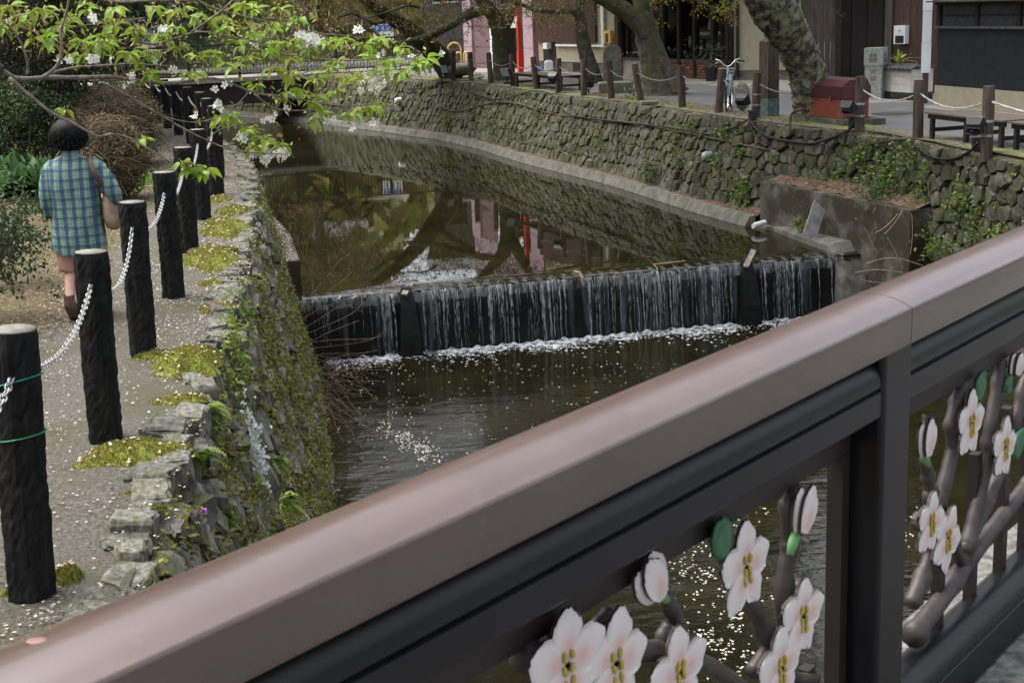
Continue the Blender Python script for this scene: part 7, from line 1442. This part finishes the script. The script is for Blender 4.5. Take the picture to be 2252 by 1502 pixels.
# ============================================================ NEAR CHERRY BRANCHES (upper left)
ct = thing('cherry_tree', 'cherry tree branches with fresh green leaves and white blossoms reaching in from the left', 'tree', (-3.4, 5.2, 0))
b = MB(); limb(b, [(-3.4, 5.2, -.05), (-3.35, 5.3, 1.0), (-3.2, 5.6, 1.9), (-2.75, 6.0, 2.15), PT(-60, 120, 6.2), PT(0, 155, 6.3)], [.14, .12, .09, .06, .035, .028], 12)
limb(b, [(-3.2, 5.6, 1.9), (-3.2, 5.9, 2.6), (-2.8, 6.5, 3.4), (-2.0, 7.2, 4.0)], [.08, .07, .05, .02], 10); child_keep(b.build('trunk', M['bark'], smooth=True), ct)
BR = [([(0, 155), (40, 178), (100, 170), (190, 172), (240, 168), (300, 178), (380, 186), (430, 176), (480, 170), (560, 208), (640, 214), (720, 232), (790, 236)], 6.3, 7.6, .013, .004), ([(20, 172), (70, 215), (120, 255), (165, 272), (215, 305), (240, 294), (280, 300), (330, 330), (372, 356)], 6.25, 6.6, .009, .003), ([(225, 182), (270, 205), (330, 240), (400, 282), (455, 310), (510, 332), (570, 336), (625, 340)], 6.5, 7.0, .006, .003), ([(92, 172), (125, 150), (138, 120), (132, 70), (150, 20), (152, -20)], 6.3, 6.2, .009, .005), ([(-20, 70), (30, 35), (90, 28), (140, 22)], 6.6, 6.8, .008, .004), ([(100, 165), (160, 148), (230, 145), (290, 140), (370, 146)], 6.4, 6.8, .007, .003), ([(60, 165), (62, 140), (50, 100), (25, 60), (-10, 40)], 6.3, 6.2, .007, .004), ([(560, 208), (590, 235), (625, 245), (700, 242), (770, 240)], 7.1, 7.6, .006, .003), ([(420, 72), (460, 45), (500, 15), (525, -15)], 6.9, 7.0, .006, .004), ([(300, 92), (340, 100), (390, 84), (430, 70), (470, 72), (520, 85), (580, 95)], 6.8, 7.2, .007, .003), ([(540, 110), (640, 122), (700, 132), (780, 134), (860, 128), (930, 120)], 7.2, 8.0, .006, .003), ([(640, 215), (620, 190), (660, 160), (720, 150)], 7.4, 7.8, .005, .002), ([(850, 192), (890, 175), (935, 155), (965, 130), (975, 118)], 7.9, 8.2, .004, .002), ([(430, 0), (470, 20), (550, 40), (640, 60), (700, 75), (780, 80), (860, 92)], 7.0, 7.8, .006, .002), ([(0, 45), (40, 60), (90, 75), (160, 60), (240, 50), (320, 40)], 6.5, 6.9, .006, .002), ([(180, -10), (260, 8), (340, 0), (430, 3), (470, -8)], 6.7, 7.0, .007, .004), ([(700, 242), (730, 225), (760, 190), (800, 178), (850, 160)], 7.6, 7.9, .004, .002), ([(455, 308), (480, 285), (520, 275), (560, 268)], 6.85, 7.0, .003, .002), ([(330, 240), (372, 262), (430, 272), (470, 262)], 6.6, 6.8, .003, .002), ([(545, 205), (520, 235), (480, 236)], 7.0, 7.0, .003, .002)]
for pxs, d0, d1, r0, r1 in BR:
    m_ = len(pxs); P = [PT(x, y, d0+(d1-d0)*i/(m_-1)) for i, (x, y) in enumerate(pxs)]; Q = smooth_line(P, 5); bb = MB(); bb.tube(Q, np.linspace(r0, r1, len(Q))*(1+.12*np.sin(np.arange(len(Q))*1.7)), 7); child_keep(bb.build('branch', M['twig'], smooth=True), ct)
# leaf prototypes: pointed oval with folded, drooping blade
def leaf_proto(droop, fold, curl):
    b = MB(); rows = []
    for i in range(8):
        t_ = i/7; w_ = .30*math.sin(math.pi*min(1, .06+.94*t_)**.85)*(1-.35*t_)+.004; zz = -droop*t_*t_
        rows.append([(v*w_*(1+.06*(i % 2)*(abs(v) == 1)), t_, zz+fold*abs(v)*w_+curl*v*t_*.1) for v in (-1, -.5, 0, .5, 1)])
    b.grid(rows); return b.mesh('leaf', M['leaf_near'], True)
LEAVES = [leaf_proto(.25, .5, .3), leaf_proto(.45, .35, -.3), leaf_proto(.1, .6, .1), leaf_proto(.6, .4, .2), leaf_proto(.3, .7, -.5)]
CL = [(20, 15), (60, 30), (95, 20), (150, 40), (190, 22), (250, 55), (300, 62), (110, 95), (170, 100), (230, 80), (40, 52), (310, 125), (270, 112), (180, 126), (330, 112), (390, 105), (430, 122), (470, 118), (520, 92), (560, 72), (600, 62), (650, 84), (560, 22), (620, 20), (480, 42), (440, 32), (400, 20), (340, 15), (680, 108), (720, 86), (760, 92), (800, 98), (850, 86), (885, 108), (720, 158), (690, 178), (760, 182), (790, 170), (840, 150), (880, 158), (640, 170), (600, 150), (560, 188), (620, 214), (660, 198), (700, 216), (740, 204), (800, 236), (832, 230), (770, 252), (700, 252), (485, 258), (505, 262), (545, 282), (580, 302), (612, 322), (560, 322), (420, 368), (440, 380), (400, 360), (455, 372), (142, 240), (310, 306), (905, 150), (932, 132), (130, 60), (75, 85), (210, 100), (350, 78), (380, 60), (505, 60), (540, 130), (580, 112), (640, 130), (610, 95), (660, 40), (540, 10), (250, 20), (5, 60), (330, 165), (420, 160), (500, 140), (870, 130), (815, 120), (745, 130)]
def px_depth(x): return 6.35+1.6*max(0, min(1, x/950))
nl = 0; restV, restF, restC = [], [], []; inv = Matrix.Translation(ct.location).inverted(); ped = MB()
for (x, y) in CL:
    single = (x, y) in ((142, 240), (310, 306)); big = 380 < x < 470 and y > 340
    for r_ in range(1 if single or big or x < 100 or random.random() < .12 else 2):
        c = PT(x+random.uniform(-14, 14)*(r_ > 0), y+random.uniform(-12, 12)*(r_ > 0), px_depth(x)+random.uniform(-.25, .35)*(not big))
        kn = 4 if single else (6 if big else random.randint(4, 7)); a0 = random.uniform(0, 6.28)
        for k in range(kn):
            a = a0+k*2.4+random.uniform(-.4, .4); el = random.uniform(-.75, .35); d = Vector((math.cos(a)*math.cos(el), math.sin(a)*math.cos(el), math.sin(el))); L = random.uniform(.055, .095)*(1.25 if big else 1)*(.6+.4*random.random())
            R_ = d.to_track_quat('Y', 'Z').to_matrix().to_4x4() @ Matrix.Rotation(random.uniform(-.5, .5), 4, 'Y'); m4 = Matrix.Translation(Vector(c)+d*.012) @ R_ @ Matrix.Diagonal((L*random.uniform(.85, 1.15), L, L, 1)); me_ = random.choice(LEAVES)
            if nl < 300: o = bpy.data.objects.new('leaf', me_); COL.objects.link(o); o.parent = ct; o.matrix_parent_inverse = inv; o.matrix_basis = m4; nl += 1
            else:
                off = sum(map(len, restV)); restV.append(np.array([m4 @ v.co for v in me_.vertices])); fs = np.array([tuple(p.vertices) for p in me_.polygons]); restF.append(fs+off); restC.append(np.tile(tints(1, [(.21, .36, .028), (.25, .38, .03), (.15, .28, .03), (.28, .33, .05)], .2)[0], (len(fs), 1)))
        for k in range(4):
            e = np.array(c)+RNG.normal(size=3)*[.03, .03, .02]-[0, 0, .02]; ped.tube([c, (c+e)/2, e], .0022, 3, cap=False)
if restV: stuff(child_keep(obj('leaves', np_mesh('leaves', np.concatenate(restV), np.concatenate(restF), M['leaf'], True, np.concatenate(restC))), ct))
M['pedicel'] = mat('pedicel', (.28, .26, .05), (.36, .24, .10), rough=.6, scale=30)
# small unfolding leaves and bracts along all the branches, joined
P = np.concatenate([np.array([PT(x+RNG.normal()*26, y+RNG.normal()*20, px_depth(x)+RNG.uniform(-.3, .4)) for _ in range(16)]) for x, y in CL if y < 330 and (x, y) not in ((142, 240), (310, 306))]); n = len(P)
V, F = leaf_arrays(P, rand_dirs(n, -.3), rand_dirs(n, .8), RNG.uniform(.015, .045, n), RNG.uniform(.008, .02, n), .3); stuff(child_keep(obj('bracts', np_mesh('bracts', V, F, M['leaf'], False, np.repeat(tints(n, [(.26, .30, .04), (.32, .28, .06), (.30, .18, .07), (.2, .27, .03)], .2), 2, 0))), ct))
# blossoms: five petals
b = MB()
for k in range(5):
    a = 2*math.pi*k/5; u = np.array([math.cos(a), math.sin(a), 0]); s_ = np.array([-math.sin(a), math.cos(a), 0]); z_ = np.array([0, 0, 1.]); b.add([u*.08, u*.55+s_*.34+z_*.16, u*1.0+s_*.20+z_*.30, u*.93+z_*.26, u*1.0-s_*.20+z_*.30, u*.55-s_*.34+z_*.16, u*.55+z_*.08], [(0, 1, 6), (6, 1, 2), (6, 2, 3), (6, 3, 4), (6, 4, 5), (0, 6, 5)])
BLO = b.mesh('blossom', M['petal_white'], True)
BL = [(668, 82, 26, 16), (680, 98, 12, 14), (820, 188, 16, 22), (800, 180, 5, 12), (790, 64, 5, 8), (700, 90, 6, 14), (140, 168, 0, 5), (206, 130, 6, 8), (150, 130, 3, 6), (128, 138, 2, 8), (288, 172, 7, 10), (275, 188, 2, 5), (480, 232, 3, 6), (362, 64, 7, 8), (205, 40, 2, 5), (22, 52, 2, 4), (600, 342, 13, 20), (575, 352, 5, 12), (628, 335, 6, 8), (555, 338, 3, 8), (530, 300, 3, 10), (642, 205, 2, 5), (690, 262, 5, 16), (780, 268, 4, 14), (830, 272, 5, 8), (720, 262, 4, 10), (905, 122, 2, 4), (972, 118, 2, 3), (920, 142, 2, 5), (630, 240, 3, 8), (610, 250, 2, 6), (850, 175, 3, 8), (505, 185, 3, 6), (385, 155, 3, 6), (840, 120, 3, 8), (870, 135, 3, 8), (740, 145, 2, 5), (560, 98, 3, 10), (250, 130, 2, 8), (345, 128, 2, 6), (470, 195, 2, 5), (430, 255, 2, 5), (590, 265, 3, 8)]
for (x, y, k_, sp_) in BL:
    for k in range(k_):
        c = PT(x+random.gauss(0, sp_*.62), y+random.gauss(0, sp_*.5), px_depth(x)-.03+random.uniform(-.06, .06)); d = Vector((random.uniform(-1, 1), random.uniform(-1.2, .4), random.uniform(-1, .5))).normalized(); o = bpy.data.objects.new('blossom', BLO); COL.objects.link(o); o.parent = ct; o.matrix_parent_inverse = inv; r_ = random.uniform(.017, .025); o.matrix_basis = Matrix.Translation(c) @ d.to_track_quat('Z', 'Y').to_matrix().to_4x4() @ Matrix.Rotation(random.uniform(0, 6), 4, 'Z') @ Matrix.Diagonal((r_, r_, r_, 1))
        e = c+np.array([random.uniform(-.01, .01), .01, random.uniform(.015, .04)]); ped.tube([c, e], .0016, 3, cap=False)
stuff(child_keep(ped.build('pedicels', M['pedicel']), ct))
# leafy crown overhead, out of the frame: it is what the lower pool mirrors
V, F, C_ = merge([twigs(cloud((-1.5, 8.0, 6.2), (3.6, 4.0, 1.3), 60), 330, 1.1, .2, 12, .08, [(.21, .34, .03), (.25, .36, .03), (.15, .26, .03)], None, spread=.4)]); stuff(child_keep(obj('crown', np_mesh('crown', V, F, M['leaf'], False, C_)), ct))
